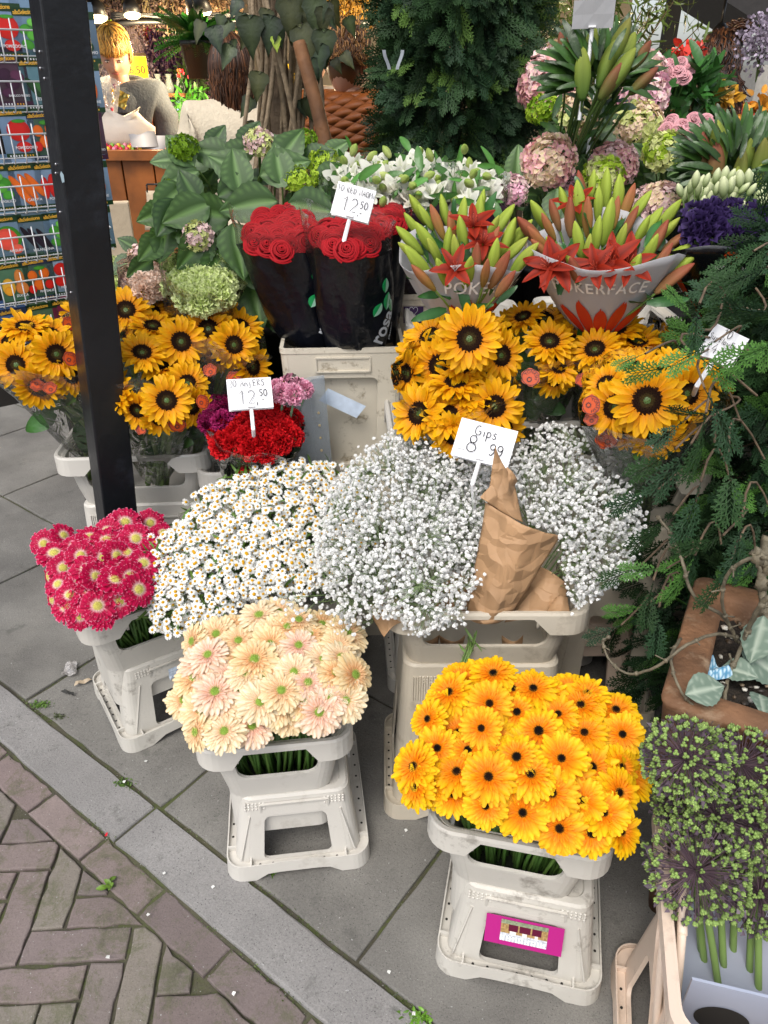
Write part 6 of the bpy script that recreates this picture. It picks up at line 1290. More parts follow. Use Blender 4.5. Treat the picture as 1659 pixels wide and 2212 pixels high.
# ================================================================ PLANTER, ALLIUMS, LOWER RIGHT CONTAINER
mat('rust_clay', hexc('#6f4f36'), .8, var=.5, vscale=9, bump=.7, bscale=40, stain=hexc('#a08a70'), stains=13, stamt=.6)
mat('soil', hexc('#2b241c'), .95, var=.5, vscale=60, bump=1., bscale=120)
mat('bark', hexc('#6b5a47'), .85, var=.35, vscale=30, bump=.8, bscale=60)
mat('vine_bark', hexc('#8c7a62'), .8, var=.35, vscale=30, bump=.5, bscale=80)
mat('twig', hexc('#69614f'), .7, var=.35, vscale=40, bump=.4, bscale=120)
A3 = rz(R(-28)); P0 = np.array(onpl(1424, 1516, (.8, .6), (1.2, .6))); pw, pd, ph_ = .62, .40, .6
def PL(x, y, z): return np.array((P0[0], P0[1], 0))+A3@np.array((x, y, 0))+np.array((0, 0, z))
t = thing('planter', 'square rust-brown planter with soil and dead leaves, right of the yellow-orange gerberas', 'planter', PL(pw/2, pd/2, 0))
mb = MB()
def prr(ins, z, r=.02): return [PL(pw/2+x, pd/2+y, z) for x, y in rr(pw-2*ins, pd-2*ins, r, 3)]
loft(mb, [prr(.07, 0), prr(.035, .3), prr(.004, .585), prr(.0, .597), prr(.004, .602), prr(.052, .602), prr(.06, .595), prr(.06, .50)], cap0=True); mb.build('body', 'rust_clay', t)
mb = MB(); n = 40; g = np.random.default_rng(301)
Pg = np.array([[PL(.06+(pw-.12)*i/(n-1), .06+(pd-.12)*j/(n-1), .555+g.normal(0, .004)+.012*math.sin(i*.3)*math.cos(j*.25)) for j in range(n)] for i in range(n)]); grid(mb, Pg); mb.build('soil', 'soil', t)
mb = MB()
for k in range(260): p = PL(g.uniform(.07, pw-.07), g.uniform(.07, pd-.07), .562); ball(mb, p, g.uniform(.003, .009, 3)*np.array((1, 1, .5)), 5, 4, C3(rnd.choice(('#5a4a38', '#3a3128', '#7a6a54', '#c8c4b8')))*g.uniform(.6, 1.1))
mb.build('bark_chips', 'stem', t, kind='stuff')
mat('wrapper_blue', (1, 1, 1), .3, attr=True)
mb = MB(); q = onpl(1542, 1452, (.9, .575), (1.2, .575)); nn = 14; cc = np.zeros((nn, nn, 3))
for i in range(nn):
    for j in range(nn): cc[i, j] = C3('#4c87a8') if (i*7+j*5) % 9 > 2 else C3('#c9dfe8')
grid(mb, crumple(np.array([[q+np.array(((i/(nn-1)-.5)*.055*(1-.5*j/nn), (j/(nn-1)-.5)*.05+i*.001, .012*math.sin(j*.5))) for i in range(nn)] for j in range(nn)]).reshape(-1, 3), g, .003, 60).reshape(nn, nn, 3), cc); mb.build('sweet_wrapper', 'wrapper_blue', label='crumpled blue and white sweet wrapper on the planter soil', cat='wrapper')
mat('dry_leaf', hexc('#7f8f80'), .6, var=.25, vscale=25, sub=.15, bump=.5, bscale=50)
DLF = leaf_t(1, .42, 6, .03, '#6f8272', '#a8b4a2', -.1, .3, quilt=.03)
mat('dusty', (1, 1, 1), .6, attr=True, sub=.15)
dl = [((1480,1500),.86,(1,.2,.1),.07,'pale grey-green fallen leaf lying nearest the planter corner'), ((1560,1440),.98,(.8,-.8,.3),.06,'grey-green leaf in the planter beside the blue wrapper'), ((1640,1500),.9,(-.3,-1,.2),.06,'curled grey-green leaf at the right edge of the planter'), ((1650,1330),1.0,(-.3,-.6,-1.),.085,'big dusty leaf hanging over the planter at the right edge'), ((1600,1400),1.0,(.9,-.5,-.5),.10,'torn pale leaf hanging at the right edge above the soil')]
for (pxy, D, d, L_, lab) in dl:
    p = at(*pxy, D); d = nrm(d); nn_ = nrm(np.array((0, -.6, .9))); nn_ = nrm(nn_-d*(nn_@d)); mb = MB(); mb.inst((DLF.tmpl()[0]*np.array((1, 1, 1.15)), DLF.tmpl()[1], DLF.tmpl()[2]), [mx(p, np.stack((np.cross(d, nn_), d, nn_), 1), L_)]); mb.build('dusty_leaf', 'dusty', label=lab, cat='leaf', group='dusty leaves fallen in the planter')
t = thing('bare_vine', 'bare grey vine twigs curling out of the planter at the right', 'vine', PL(.4, .25, .55), None)
def vine(pts, r, Ds): 
    P = np.array([at(x, y, d) for (x, y), d in zip(pts, Ds)]); k = len(P); ts = np.linspace(0, k-1, k*6)
    Q = []
    for tt in ts:
        i = int(min(tt, k-2)); f = tt-i; p0, p1, p2, p3 = P[max(i-1, 0)], P[i], P[i+1], P[min(i+2, k-1)]
        Q.append(.5*((2*p1)+(-p0+p2)*f+(2*p0-5*p1+4*p2-p3)*f*f+(-p0+3*p1-3*p2+p3)*f**3))
    r *= .8; Q = np.array(Q)+g.normal(0, r*.15, (len(Q), 3)); mb = MB(); tube(mb, Q, np.linspace(r, r*.6, len(Q)), 7)
    for j in range(4, len(Q), 7): ball(mb, Q[j], (r*1.5,)*3, 6, 4); tube(mb, [Q[j], Q[j]+g.normal(0, 1, 3)*r*2.5], r*.4, 4)
    mb.build('twig', 'twig', t)
vine([(1592,1385),(1560,1330),(1500,1290),(1475,1220),(1462,1180),(1440,1140),(1418,1115)], .0042, [1.0,1.,1.,1.02,1.05,1.08,1.1])
vine([(1590,1378),(1545,1370),(1480,1395),(1420,1440),(1360,1455),(1320,1430),(1303,1390),(1315,1375)], .0038, [1.,.96,.92,.92,.95,.98,1.,1.])
vine([(1659,1205),(1610,1210),(1570,1245),(1560,1300),(1575,1350),(1598,1390)], .0045, [.95,.95,.97,.98,1.,1.])
vine([(1470,1380),(1450,1420),(1465,1480),(1500,1525),(1560,1535),(1640,1540)], .0035, [1.0,.93,.88,.86,.86,.86])
vine([(1659,1290),(1630,1330),(1600,1400),(1570,1480),(1560,1580)], .006, [.95,.96,.98,.95,.88])
vine([(1630,1190),(1659,1230)], .010, [.92,.92])
vine([(1659,1160),(1645,1230),(1650,1300),(1659,1350)], .012, [1.1,1.08,1.05,1.])
# alliums
def allium(label, px, py, D, r, seed, foot):
    g = np.random.default_rng(seed); p = at(px, py, D); t = thing('allium', label, 'allium', foot, 'allium seed heads at the lower right'); sp = MB(); cap = MB(); n = 250
    ct = MB(); 
    for k in range(3): a = k*2.1; ball(ct, (.5*math.cos(a), .5*math.sin(a), 0), (.55, .55, .6), 6, 5, C3('#88a25a'))
    ball(ct, (0, 0, .5), (.25, .25, .5), 4, 3, C3('#b9cf7a')); ct = ct.tmpl(); Ms = []; tint = []
    for k in range(n):
        f = (k+.5)/n; z = 1-2*f; a = k*2.39996; d = nrm(np.array((math.cos(a)*math.sqrt(1-z*z), math.sin(a)*math.sqrt(1-z*z), z))+g.normal(0, .10, 3)); L_ = r*g.uniform(.82, 1.03)
        tube(sp, [p+d*r*.05, p+d*L_], .00055, 3, C3('#6f5a64')*g.uniform(.6, 1.4), cap=False); Ms.append(mx(p+d*L_, frame(d), .0045*g.uniform(.8, 1.25))); tint.append([g.uniform(.7, 1.25)]*3)
        for q in range(2 if g.random() < .9 else 1): u = d*L_*.93+g.normal(0, .004, 3); s_ = .004; sp.add([p+u-d*s_, p+u+nrm(np.cross(d, g.normal(0, 1, 3)))*s_*1.6, p+u+d*s_*1.4], [(0, 1, 2)], C3('#5a4c58')*g.uniform(.6, 1.3))
    sp.build('pedicels', 'stem', t, kind='stuff'); cap.inst(ct, Ms, tint); cap.build('seed_capsules', 'petal_dense', t, kind='stuff')
    mb = MB(); tube(mb, bez(p, (p+np.array(foot))/2+np.array((0, .02, .03)), foot, 8), .0055, 7, C3('#7f9c56')); mb.build('stem', 'stem', t)
AF = at(1600, 2080, .62); AF[2] = .25
for k, (px, py, D, r, lab) in enumerate(((1482,1640,.74,.064,'topmost left allium head, touching the planter corner'), (1600,1650,.78,.060,'topmost right allium head, at the right edge'), (1545,1760,.72,.066,'middle allium head between the upper and the lower ones'), (1505,1880,.66,.074,'largest allium head, lowest on the left above the plastic trays'), (1635,1790,.70,.062,'allium head at the right edge, halfway down'), (1640,1930,.66,.060,'lowest allium head at the right edge'), (1478,1740,.76,.05,'small allium head deep behind the left ones'))):
    allium(lab, px, py, D, r, 310+k, tuple(AF+np.array(((px-1560)*.0004, (1800-py)*.0002, 0))))
# container of the alliums: pinkish upright tray with punched lilac liner
LC = at(1570, 2130, .58); yw4 = R(-14); mat('lilac_board', hexc('#a9b0c2'), .35, var=.04, vscale=5)
stand('bucket_stand', 'pinkish upturned container at the lower right corner under the alliums', (LC[0]+.05, LC[1]+.02, 0), yw4, .30, .36, .24, 'upturned plastic containers used as bucket stands', 'plastic_peach')
t = thing('flower_tray', 'pinkish cream tray at the lower right corner holding the alliums', 'tray', (LC[0]+.06, LC[1]+.03, .24), None, yw4); mb = MB()
tier(mb, .24, .30, 0, .27, .33, .12, .03, ((.16, .84, .05, .9), None, (.16, .84, .05, .9), (.1, .9, .1, .9)), inset=.01); tier(mb, .27, .33, .12, .285, .345, .19, .03)
mb.build('body', 'plastic_peach', None, smooth=False, solid=.004).parent = t
mb = MB(); loft(mb, [ring(.283, .343, .03, .188), ring(.31, .37, .035, .188), ring(.31, .37, .035, .168)]); mb.build('rim', 'plastic_peach', None, smooth=False, solid=.003).parent = t
mb = MB(); box(mb, (0, -.09, .10), (.235, .004, .13)); box(mb, (0, .02, .035), (.23, .26, .004)); mb.build('liner', 'lilac_board', None, smooth=False).parent = t
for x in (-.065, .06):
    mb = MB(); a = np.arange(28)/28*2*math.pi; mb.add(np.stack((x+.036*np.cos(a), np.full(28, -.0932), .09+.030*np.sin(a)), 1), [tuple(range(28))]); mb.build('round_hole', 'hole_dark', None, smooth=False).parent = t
def slant(name, label, px, py, D, z0, z1, wd, th, lean, yaw):
    t = thing(name, label, 'tray', at(px, py, D)*np.array((1, 1, 0))+np.array((0, 0, z0)), 'pinkish container sides stacked at the lower right', R(yaw)); H_ = z1-z0; mb = MB()
    panel(mb, (-wd/2, 0, 0), (wd/2, 0, 0), (wd/2-.02, lean, H_), (-wd/2+.02, lean, H_), (.14, .86, .12, .85), .15, .008); mb.build('panel', 'plastic_peach', None, smooth=False, solid=.005).parent = t
    mb = MB(); 
    for s in (-1, 1): tube(mb, [(s*wd/2, -.004, 0), (s*(wd/2-.02), lean-.004, H_)], .006, 6)
    tube(mb, [(-wd/2, -.004, .0), (wd/2, -.004, .0)], .008, 6); tube(mb, [(-wd/2+.02, lean-.004, H_), (wd/2-.02, lean-.004, H_)], .007, 6)
    for k in range(6): box(mb, (-wd/2+wd*(k+.5)/6, -.006, .012), (.003, .012, .02))
    mb.build('ribs', 'plastic_peach', None).parent = t
slant('container_side', 'narrow pinkish container side leaning between the planter and the alliums', 1432, 2150, .70, .0, .40, .26, .01, .05, 66)
slant('container_side', 'second pinkish container side, close behind the first one at the lower right', 1465, 2130, .68, .05, .42, .24, .01, .05, 70)
# ================================================================ CONIFERS
def frond_t(seed, c0, c1, n=10, sub=3, w=.017):
    g = np.random.default_rng(seed); mb = MB(); V, F, C = [], [], []
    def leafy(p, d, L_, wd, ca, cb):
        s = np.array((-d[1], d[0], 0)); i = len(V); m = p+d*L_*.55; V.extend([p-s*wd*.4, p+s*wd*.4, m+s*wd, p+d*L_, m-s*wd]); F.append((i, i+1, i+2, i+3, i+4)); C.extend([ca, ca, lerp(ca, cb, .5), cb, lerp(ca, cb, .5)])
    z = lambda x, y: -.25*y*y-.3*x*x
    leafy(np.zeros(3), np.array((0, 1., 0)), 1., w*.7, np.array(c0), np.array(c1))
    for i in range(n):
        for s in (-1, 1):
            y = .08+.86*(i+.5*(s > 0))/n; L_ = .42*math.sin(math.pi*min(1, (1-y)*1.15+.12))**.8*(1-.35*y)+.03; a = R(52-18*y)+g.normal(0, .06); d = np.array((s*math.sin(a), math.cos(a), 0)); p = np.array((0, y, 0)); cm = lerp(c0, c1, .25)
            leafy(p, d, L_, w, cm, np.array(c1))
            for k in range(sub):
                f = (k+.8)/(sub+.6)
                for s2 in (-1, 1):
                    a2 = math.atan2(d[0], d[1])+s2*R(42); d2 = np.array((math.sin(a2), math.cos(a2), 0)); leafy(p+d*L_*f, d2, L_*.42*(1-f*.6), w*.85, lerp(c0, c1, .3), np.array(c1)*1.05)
    V = np.array(V); V[:, 2] = -.22*V[:, 1]**2-.5*V[:, 0]**2+g.normal(0, .004, len(V)); mb.add(V, F, np.clip(np.array(C), 0, 1)); return mb.tmpl()
mat('conifer', (1, 1, 1), .6, attr=True, sub=.12, spec=.25)
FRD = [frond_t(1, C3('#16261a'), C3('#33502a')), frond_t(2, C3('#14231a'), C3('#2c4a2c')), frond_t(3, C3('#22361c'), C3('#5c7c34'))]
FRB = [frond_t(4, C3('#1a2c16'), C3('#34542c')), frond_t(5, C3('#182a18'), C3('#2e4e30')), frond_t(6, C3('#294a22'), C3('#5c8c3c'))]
def outM(p, d, g, L_, flat=.6):
    d = nrm(d); nn_ = nrm(np.array((0, -1., .3))*flat+g.normal(0, .45, 3)); nn_ = nrm(nn_-d*(nn_@d)); return mx(p, np.stack((np.cross(d, nn_), d, nn_), 1), L_)
def conifer(label, base, cz0, cz1, rxy, n, T, seed, L_=(.12, .2), down=-.5, trunk_r=.02, split=(.45, .4, .15), shape=None, xs=1.):
    g = np.random.default_rng(seed); base = np.array(base); t = thing('conifer', label, 'conifer', base, 'scale-leaved conifers'); Ms = [[], [], []]; br = MB()
    tube(br, [base, base+np.array((.01, 0, (cz1-base[2])*.5)), np.array((base[0], base[1], cz1))], (trunk_r, trunk_r*.8, trunk_r*.3), 8); br.build('trunk', 'bark', t); br = MB()
    for k in range(n):
        f = g.random(); z = cz0+(cz1-cz0)*f; a = g.uniform(0, 2*math.pi); R_ = rxy*(shape(f) if shape else 1); r_ = R_*math.sqrt(g.uniform(.03, 1)); o = np.array((math.cos(a)*xs, math.sin(a), 0)); p = np.array((base[0], base[1], z))+o*r_
        d = o*g.uniform(.4, 1)+np.array((0, -.25, down+g.normal(0, .35)))+g.normal(0, .25, 3); q = int(g.choice(3, p=split)) if r_ > R_*.72 else int(g.integers(2)); Ms[q].append(outM(p, d, g, g.uniform(*L_)))
        if k % 9 == 0: tube(br, bez((base[0], base[1], z+.05), (p+np.array((base[0], base[1], z+.08)))/2, p, 5), (.0035, .003, .002, .0015, .001), 4, cap=False)
    mb = MB()
    for q in range(3):
        if Ms[q]: mb.inst(T[q], Ms[q], np.repeat(g.uniform(.55, 1.25, (len(Ms[q]), 1)), 3, 1))
    mb.build('foliage', 'conifer', t, smooth=False); br.build('branches', 'bark', t, kind='stuff'); return t
q = at(992, 200, 2.62); conifer('tall dark conifer behind the white alstroemeria, top centre', (q[0], 2.78, .85), 1.16, 2.25, .165, 1800, FRD, 321, (.09, .16), xs=1.1)
q = at(1640, 900, 1.45); cz = conifer('low conifer with blue-green sprays between the sunflowers and the planter', (1.0, 1.50, 0), .12, 1.22, .38, 3600, FRB, 322, (.07, .12), down=-.15, shape=lambda f: 1.05-.55*max(0, f-.35)-.3*max(0, .3-f))
g = np.random.default_rng(323); Ms = [[], [], []]; br = MB()
for (px, py, D, ang, L_, k) in ((1365,772,1.12,190,.06,2),(1420,800,1.12,190,.10,2),(1480,660,1.16,120,.08,2),(1500,700,1.14,250,.09,1),(1500,760,1.12,200,.10,2),(1540,790,1.12,330,.10,2),(1500,900,1.10,180,.09,0),(1450,930,1.08,210,.08,1),(1420,1000,1.08,210,.10,0),(1460,1010,1.06,230,.12,1),(1520,960,1.05,260,.13,0),(1560,900,1.06,300,.13,1),(1380,1080,1.1,200,.10,1),(1420,1150,1.08,220,.11,0),(1500,1100,1.06,250,.12,1),(1580,1050,1.04,270,.13,0),(1600,1180,1.02,260,.12,1),(1360,1320,1.08,190,.09,2),(1310,1365,1.08,195,.08,1),(1400,1300,1.06,250,.10,0),(1420,1360,1.04,260,.10,1),(1480,1250,1.02,240,.11,2),(1560,1260,1.0,240,.11,0),(1560,640,1.2,150,.1,1),(1610,600,1.2,200,.11,0),(1640,680,1.15,180,.12,1),(1590,560,1.25,200,.09,0),(1640,760,1.1,200,.12,2),(1400,1230,1.05,175,.09,2),(1520,1180,1.03,200,.10,0),(1350,1240,1.10,200,.09,0)):
    p = at(px, py, D); a = R(ang); d = np.array((math.cos(a), 0, 0))+np.array((0, .5, .866))*math.sin(a)+np.array((0, -.25, 0)); Ms[k].append(outM(p-nrm(d)*L_*.4, d, g, L_*.85, 1.2)); tube(br, bez(p-nrm(d)*L_*.4, p-nrm(d)*L_*1.2+np.array((.03, .06, 0)), p+np.array((.12, .14, -.02)), 6), .0022, 4, cap=False)
mb = MB()
for k in range(3): mb.inst(FRB[k], Ms[k], np.repeat(g.uniform(.7, 1.1, (len(Ms[k]), 1)), 3, 1))
mb.build('near_sprays', 'conifer', cz, smooth=False); br.build('near_twigs', 'bark', cz, kind='stuff')
t = thing('plant_tag', 'small grey twisted plant tag hanging in the dark conifer', 'tag', at(850, 130, 2.42)); mb = MB(); mat('tag_grey', hexc('#8f959c'), .4)
for s in (-1, 1): P = [at(846+s*14+s*6*math.cos(u*2), 108+u*30, 2.42) for u in np.linspace(0, 1.4, 7)]; grid(mb, [[p, p+np.array((.009, -.004, 0))] for p in P])
mb.build('strip', 'tag_grey', t, smooth=False, solid=.0008)
# olive-like shrub at the top right
g = np.random.default_rng(330); q = at(1290, 60, 3.3); base = np.array((q[0], 3.5, .8)); t = thing('willow_shrub', 'airy olive-green shrub with thin leaves behind the lily buds, top right', 'shrub', base); lv = []; br = MB()
for k in range(46):
    e = at(g.uniform(1120, 1520), g.uniform(-60, 200), g.uniform(3.05, 3.7)); m_ = (base+e)/2+np.array((0, 0, .15)); m_[0] = base[0]+(e[0]-base[0])*.35; P = bez(base+np.array((0, 0, .3)), m_, e, 14); tube(br, P, np.linspace(.009, .0015, 14), 5, C3('#6a5a38'), cap=False)
    for j in range(4, 14):
        for _ in range(9): d = nrm(P[j]-P[j-1]+g.normal(0, .03, 3)+g.normal(0, .6, 3)*.03)+g.normal(0, .5, 3); lv.append(mx(P[j]+g.normal(0, .03, 3), frame(g.normal(0, 1, 3), d, g.uniform(0, 6)), g.uniform(.035, .07)))
mb = MB(); mb.inst(simple_leaf(1, .09, '#4d5c24', wav=.02).tmpl(), lv, np.repeat(g.uniform(.5, 1.7, (len(lv), 1)), 3, 1)); mb.build('foliage', 'leaf', t); br.build('branches', 'stem', t, kind='stuff')
# ================================================================ IVY TRUNK AND POST
def ivy_t(c0, cv):
    pol = [(0, 0), (.12, -.1), (.34, -.04), (.42, .16), (.30, .34), (.27, .50), (.12, .74), (0, 1.0)]
    V = []; n = len(pol)
    for s in (1, -1): V += [(s*x, y, .12*abs(x)-.25*y*y-.35*x*x) for x, y in pol]
    V += [(0, y, -.03-.25*y*y) for x, y in pol]; C = [C3(c0)]*(2*n)+[C3(cv)]*n; F = []
    for i in range(n-1): F.append((2*n+i, i, i+1, 2*n+i+1)); F.append((n+i, 2*n+i, 2*n+i+1, n+i+1))
    mb = MB(); mb.add(V, F, np.array(C)); return mb.tmpl()
IV = [ivy_t('#28351f', '#4a5836'), ivy_t('#343a22', '#545838'), ivy_t('#19241a', '#36462c'), ivy_t('#9ab43c', '#b8cc60')]
g = np.random.default_rng(340); q = at(598, 200, 2.75); base = np.array((q[0], 2.8, .64)); t = thing('ivy_trunk', 'trunk wrapped in twisted grey ivy stems with large dull leaves, top left of centre', 'climbing plant', base)
mb = MB(); tube(mb, [base, base+np.array((0, 0, .6)), base+np.array((.0, 0, 1.7))], (.04, .036, .03), 10); mb.build('trunk', 'bark', t)
for k in range(24):
    a0 = g.uniform(0, 6.28); r0 = g.uniform(.04, .13); w = g.uniform(-2.5, 2.5); P = [base+np.array((r0*(1+.35*math.sin(z*7+k))*math.cos(a0+w*z), r0*(1+.3*math.sin(z*6+k))*math.sin(a0+w*z), z)) for z in np.linspace(0.02, 1.6, 26)]
    mb = MB(); tube(mb, P, g.uniform(.005, .011), 6); mb.build('vine_stem', 'vine_bark', t)
Ms = [[], [], [], []]
for k in range(44):
    z = g.choice([g.uniform(1.45, 1.85), g.uniform(1.1, 1.8)]); a = g.uniform(math.pi*.9, 2.1*math.pi); r_ = g.uniform(.08, .20) if z > 1.5 else g.uniform(.06, .13); p = np.array((base[0]+r_*1.2*math.cos(a), base[1]+r_*math.sin(a), z)); d = np.array((math.cos(a)*.5+g.normal(0, .3), -.2, -.9+g.normal(0, .3))); nn_ = nrm(np.array((g.normal(0, .4), -1, .35))); d = nrm(d); nn_ = nrm(nn_-d*(nn_@d)); Ms[int(g.choice(4, p=(.4, .3, .27, .03)))].append(mx(p, np.stack((np.cross(d, nn_), d, nn_), 1), g.uniform(.045, .08)))
for (px, py, s, k) in ((650,80,.13,1),(700,90,.12,0),(670,150,.10,2),(625,20,.14,1),(680,20,.12,0),(540,60,.13,0),(595,100,.05,3),(560,180,.10,1),(690,120,.12,2),(585,60,.12,2),(700,40,.09,1)):
    p = at(px, py-20, 2.6); d = nrm((g.normal(0, .3), -.1, -1)); nn_ = nrm(np.array((g.normal(0, .3), -1, .2))); nn_ = nrm(nn_-d*(nn_@d)); Ms[k].append(mx(p, np.stack((np.cross(d, nn_), d, nn_), 1), s*.8))
mb = MB()
for k in range(4): mb.inst(IV[k], Ms[k], np.repeat(g.uniform(.7, 1.2, (len(Ms[k]), 1)), 3, 1))
mb.build('leaves', 'leaf', t)
mat('old_wood', hexc('#6a4628'), .7, var=.4, vscale=14, bump=.4, bscale=40)
mb = MB(); a_, b_ = at(648, 100, 2.52), at(712, 350, 2.48); dr_ = (a_-b_); tube(mb, [b_-dr_*1.6, b_, (a_+b_)/2+np.array((.004, 0, 0)), a_, a_+dr_*.04], (.024, .023, .021, .02, .017), 9); mb.build('wooden_stake', 'old_wood', label='slanting brown wooden stake beside the ivy trunk', cat='stake')
# ================================================================ LITTER AND WEEDS
mat('litter', (1, 1, 1), .6, attr=True); mat('moss', hexc('#3f5220'), .9, var=.4, vscale=80)
film('litter_film', (1, .96, .94), .35, .7, .2, 1., 60)
g = np.random.default_rng(350)
def scrap(label, pxy, sx, sy, rot, col, m='litter', h=.008, name='litter_scrap', cat='litter', seed=0):
    gg = np.random.default_rng(seed); p = atz(*pxy, .004); n = 12; B = rz(R(rot)); P = np.array([[(B@np.array(((u-.5)*sx*(1-.3*v), (v-.5)*sy, 0)))+p for u in np.linspace(0, 1, n)] for v in np.linspace(0, 1, n)]).reshape(-1, 3)
    P[:, 2] += np.abs(gg.normal(0, h*.25, len(P)))+h*.5*(1+np.sin(P[:, 0]*170+seed)*np.cos(P[:, 1]*130)); mb = MB(); grid(mb, P.reshape(n, n, 3), col); mb.build(name, m, label=label, cat=cat)
scrap('crumpled clear plastic scrap on the pavement left of the hot pink gerberas', (153, 1448), .040, .055, 12, (1, 1, 1), 'litter_film', .012, 'plastic_scrap', 'plastic scrap', 1)
scrap('dry beige leaf strip next to the plastic scrap', (180, 1475), .050, .012, 30, C3('#b5a48c'), h=.008, name='dry_leaf', cat='leaf', seed=2)
scrap('dark shrivelled leaf on the slab below the plastic scrap', (148, 1498), .045, .010, -20, C3('#2f2f2c'), h=.006, name='dark_leaf', cat='leaf', seed=3)
scrap('small red petal in the joint of the brick row', (230, 1803), .006, .009, 0, C3('#d0102a'), h=.002, name='petal', cat='petal', seed=4)
for k, (x, y, lab) in enumerate(((268,1689,'white petal on the slab joint left of the peach gerberas'), (355,1888,'white crumb beside the small green weed'), (460,1916,'white crumb on the kerb edge below the peach stand'), (320,1977,'white crumb between the bricks below the kerb'), (505,2147,'white crumb among the lowest bricks'), (840,2100,'pale crumb on the pavement in front of the yellow-orange stand'), (877,1795,'white blossom fallen in front of the cream bucket stand'), (894,2190,'white crumbs in the mossy joint at the bottom edge'), (1334,2146,'tiny white speck right of the yellow-orange stand'), (315,1645,'tiny white speck left of the peach stand'), (234,2069,'pale speck on the bricks near the left'), (176,1384,'white petal at the foot of the hot pink stand'))):
    scrap(lab, (x, y), .007, .006, g.uniform(0, 90), (.75, .75, .72), h=.004, name='crumb', cat='crumb', seed=10+k)
def tuft(label, pxy, r, n, seed, col='#4c6a22', L_=.008):
    gg = np.random.default_rng(seed); p = atz(*pxy, .0); mb = MB(); T_ = simple_leaf(1, .3, col).tmpl(); Ms = [mx(p+np.array((gg.normal(0, r), gg.normal(0, r*.6), .001)), frame((gg.normal(0, .6), gg.normal(0, .6), 1), (0, 0, 1), gg.uniform(0, 6)), L_*gg.uniform(.5, 1.3)) for _ in range(n)]; mb.inst(T_, Ms, np.repeat(gg.uniform(.6, 1.3, (n, 1)), 3, 1)); mb.build('moss_tuft', 'leaf', label=label, cat='moss')
tuft('moss tuft left of the torn-label stand on the slab', (88, 1522), .012, 160, 1, L_=.006); tuft('dark moss patch on the slab beside the hot pink stand', (127, 1547), .008, 90, 2, '#3a4420', .005); tuft('moss tuft beside the white petal on the slab joint', (268, 1693), .010, 110, 3, L_=.006)
tuft('moss tuft at the left front foot of the peach stand', (588, 1876), .008, 90, 4, '#4c6a22', .008); tuft('moss tuft in the slab joint at the bottom edge', (905, 2200), .010, 140, 5, '#5f8a2a', .009)
gg = np.random.default_rng(360); p = atz(240, 1908, 0); mb = MB(); mb.inst(simple_leaf(1, .32, '#5f7d2c', droop=-.2).tmpl(), [mx(p+np.array((gg.normal(0, .006), gg.normal(0, .008), .004)), frame((gg.normal(0, .5), gg.normal(0, .5), 1), (0, 0, 1), gg.uniform(0, 6)), gg.uniform(.014, .022)) for _ in range(9)]); mb.build('weed', 'leaf', label='little green weed growing between the bricks', cat='weed')
# joint moss running along the kerb: too fine to count
mb = MB(); Ms = []
for k in range(5200):
    if gg.random() < .5: u = gg.uniform(-1.7, .9); v = .600+gg.normal(0, .006)
    elif gg.random() < .5: u = gg.uniform(-1.7, .9); v = .484+gg.normal(0, .006)
    else: i = gg.integers(-3, 4); u = -1.097+.577*i+gg.normal(0, .004); v = gg.uniform(.6, 1.9)
    if math.sin(u*9)*math.sin(u*23+v*7)+gg.normal(0, .3) < .15: continue
    Ms.append(mx(uv(u, v, -.002), frame((gg.normal(0, .6), gg.normal(0, .6), 1), (0, 0, 1), gg.uniform(0, 6)), gg.uniform(.002, .005)))
mb.inst(simple_leaf(1, .35, '#4a5a26', ny=3).tmpl(), Ms, np.repeat(gg.uniform(.4, 1.4, (len(Ms), 1)), 3, 1)); mb.build('joint_moss', 'leaf', label='fine moss growing in the joints beside the kerb', cat='moss', kind='stuff')
# ================================================================ STALL: roof, back, counter, lamps
mat('roof_dark', hexc('#1a1917'), .8); mat('pine', hexc('#8a4f1e'), .5, var=.35, vscale=9, bump=.1, bscale=30); mat('pine_dark', hexc('#4a2a12'), .6)
mat('back_wall', hexc('#8f8577'), .8, var=.25, vscale=3); mat('metal_grey', hexc('#6a6d70'), .4, metal=.6); mat('white_wire', hexc('#d6d8da'), .35)
mat('lamp_glow', (1, .9, .6), .5, emit=(1, .72, .36), estr=5.); mat('lamp_body', hexc('#141416'), .4); mat('glass_glow', (.75, .85, .95), .3, emit=(.62, .78, .95), estr=.75)
t = thing('stall_roof', 'unseen dark roof over the back part of the flower stall, keeping off sky light', 'roof', (-.4, 4.6, 2.5)); mb = MB(); box(mb, (-.4, 5.25, 2.53), (5.6, 3.9, .05)); mb.build('roof_panel', 'roof_dark', t, smooth=False)  # out of view; blocks sky light over the back, front edge set for brightness
for y in (3.4, 5., 6.9): mb = MB(); box(mb, (-.4, y, 2.44), (5.6, .08, .12)); mb.build('beam', 'roof_dark', t, smooth=False)
for x in (-3.1, 2.3): mb = MB(); box(mb, (x, 7.1, 1.2), (.1, .1, 2.5)); mb.build('post', 'roof_dark', t, smooth=False)
t = thing('stall_back_wall', 'dim brownish back wall of the stall behind the dried flowers', 'wall', (-.6, 7.2, 0)); mb = MB(); box(mb, (-.6, 7.25, 1.3), (5.2, .06, 2.6)); mb.build('wall_panel', 'back_wall', t, smooth=False)
q0, q1 = at(366, 270, 6.9), at(404, 165, 6.9); mb = MB(); box(mb, ((q0[0]+q1[0])/2, 7.18, (q0[2]+q1[2])/2), (q1[0]-q0[0], .04, q1[2]-q0[2]+.5)); mb.build('bright_window', 'glass_glow', t, smooth=False)
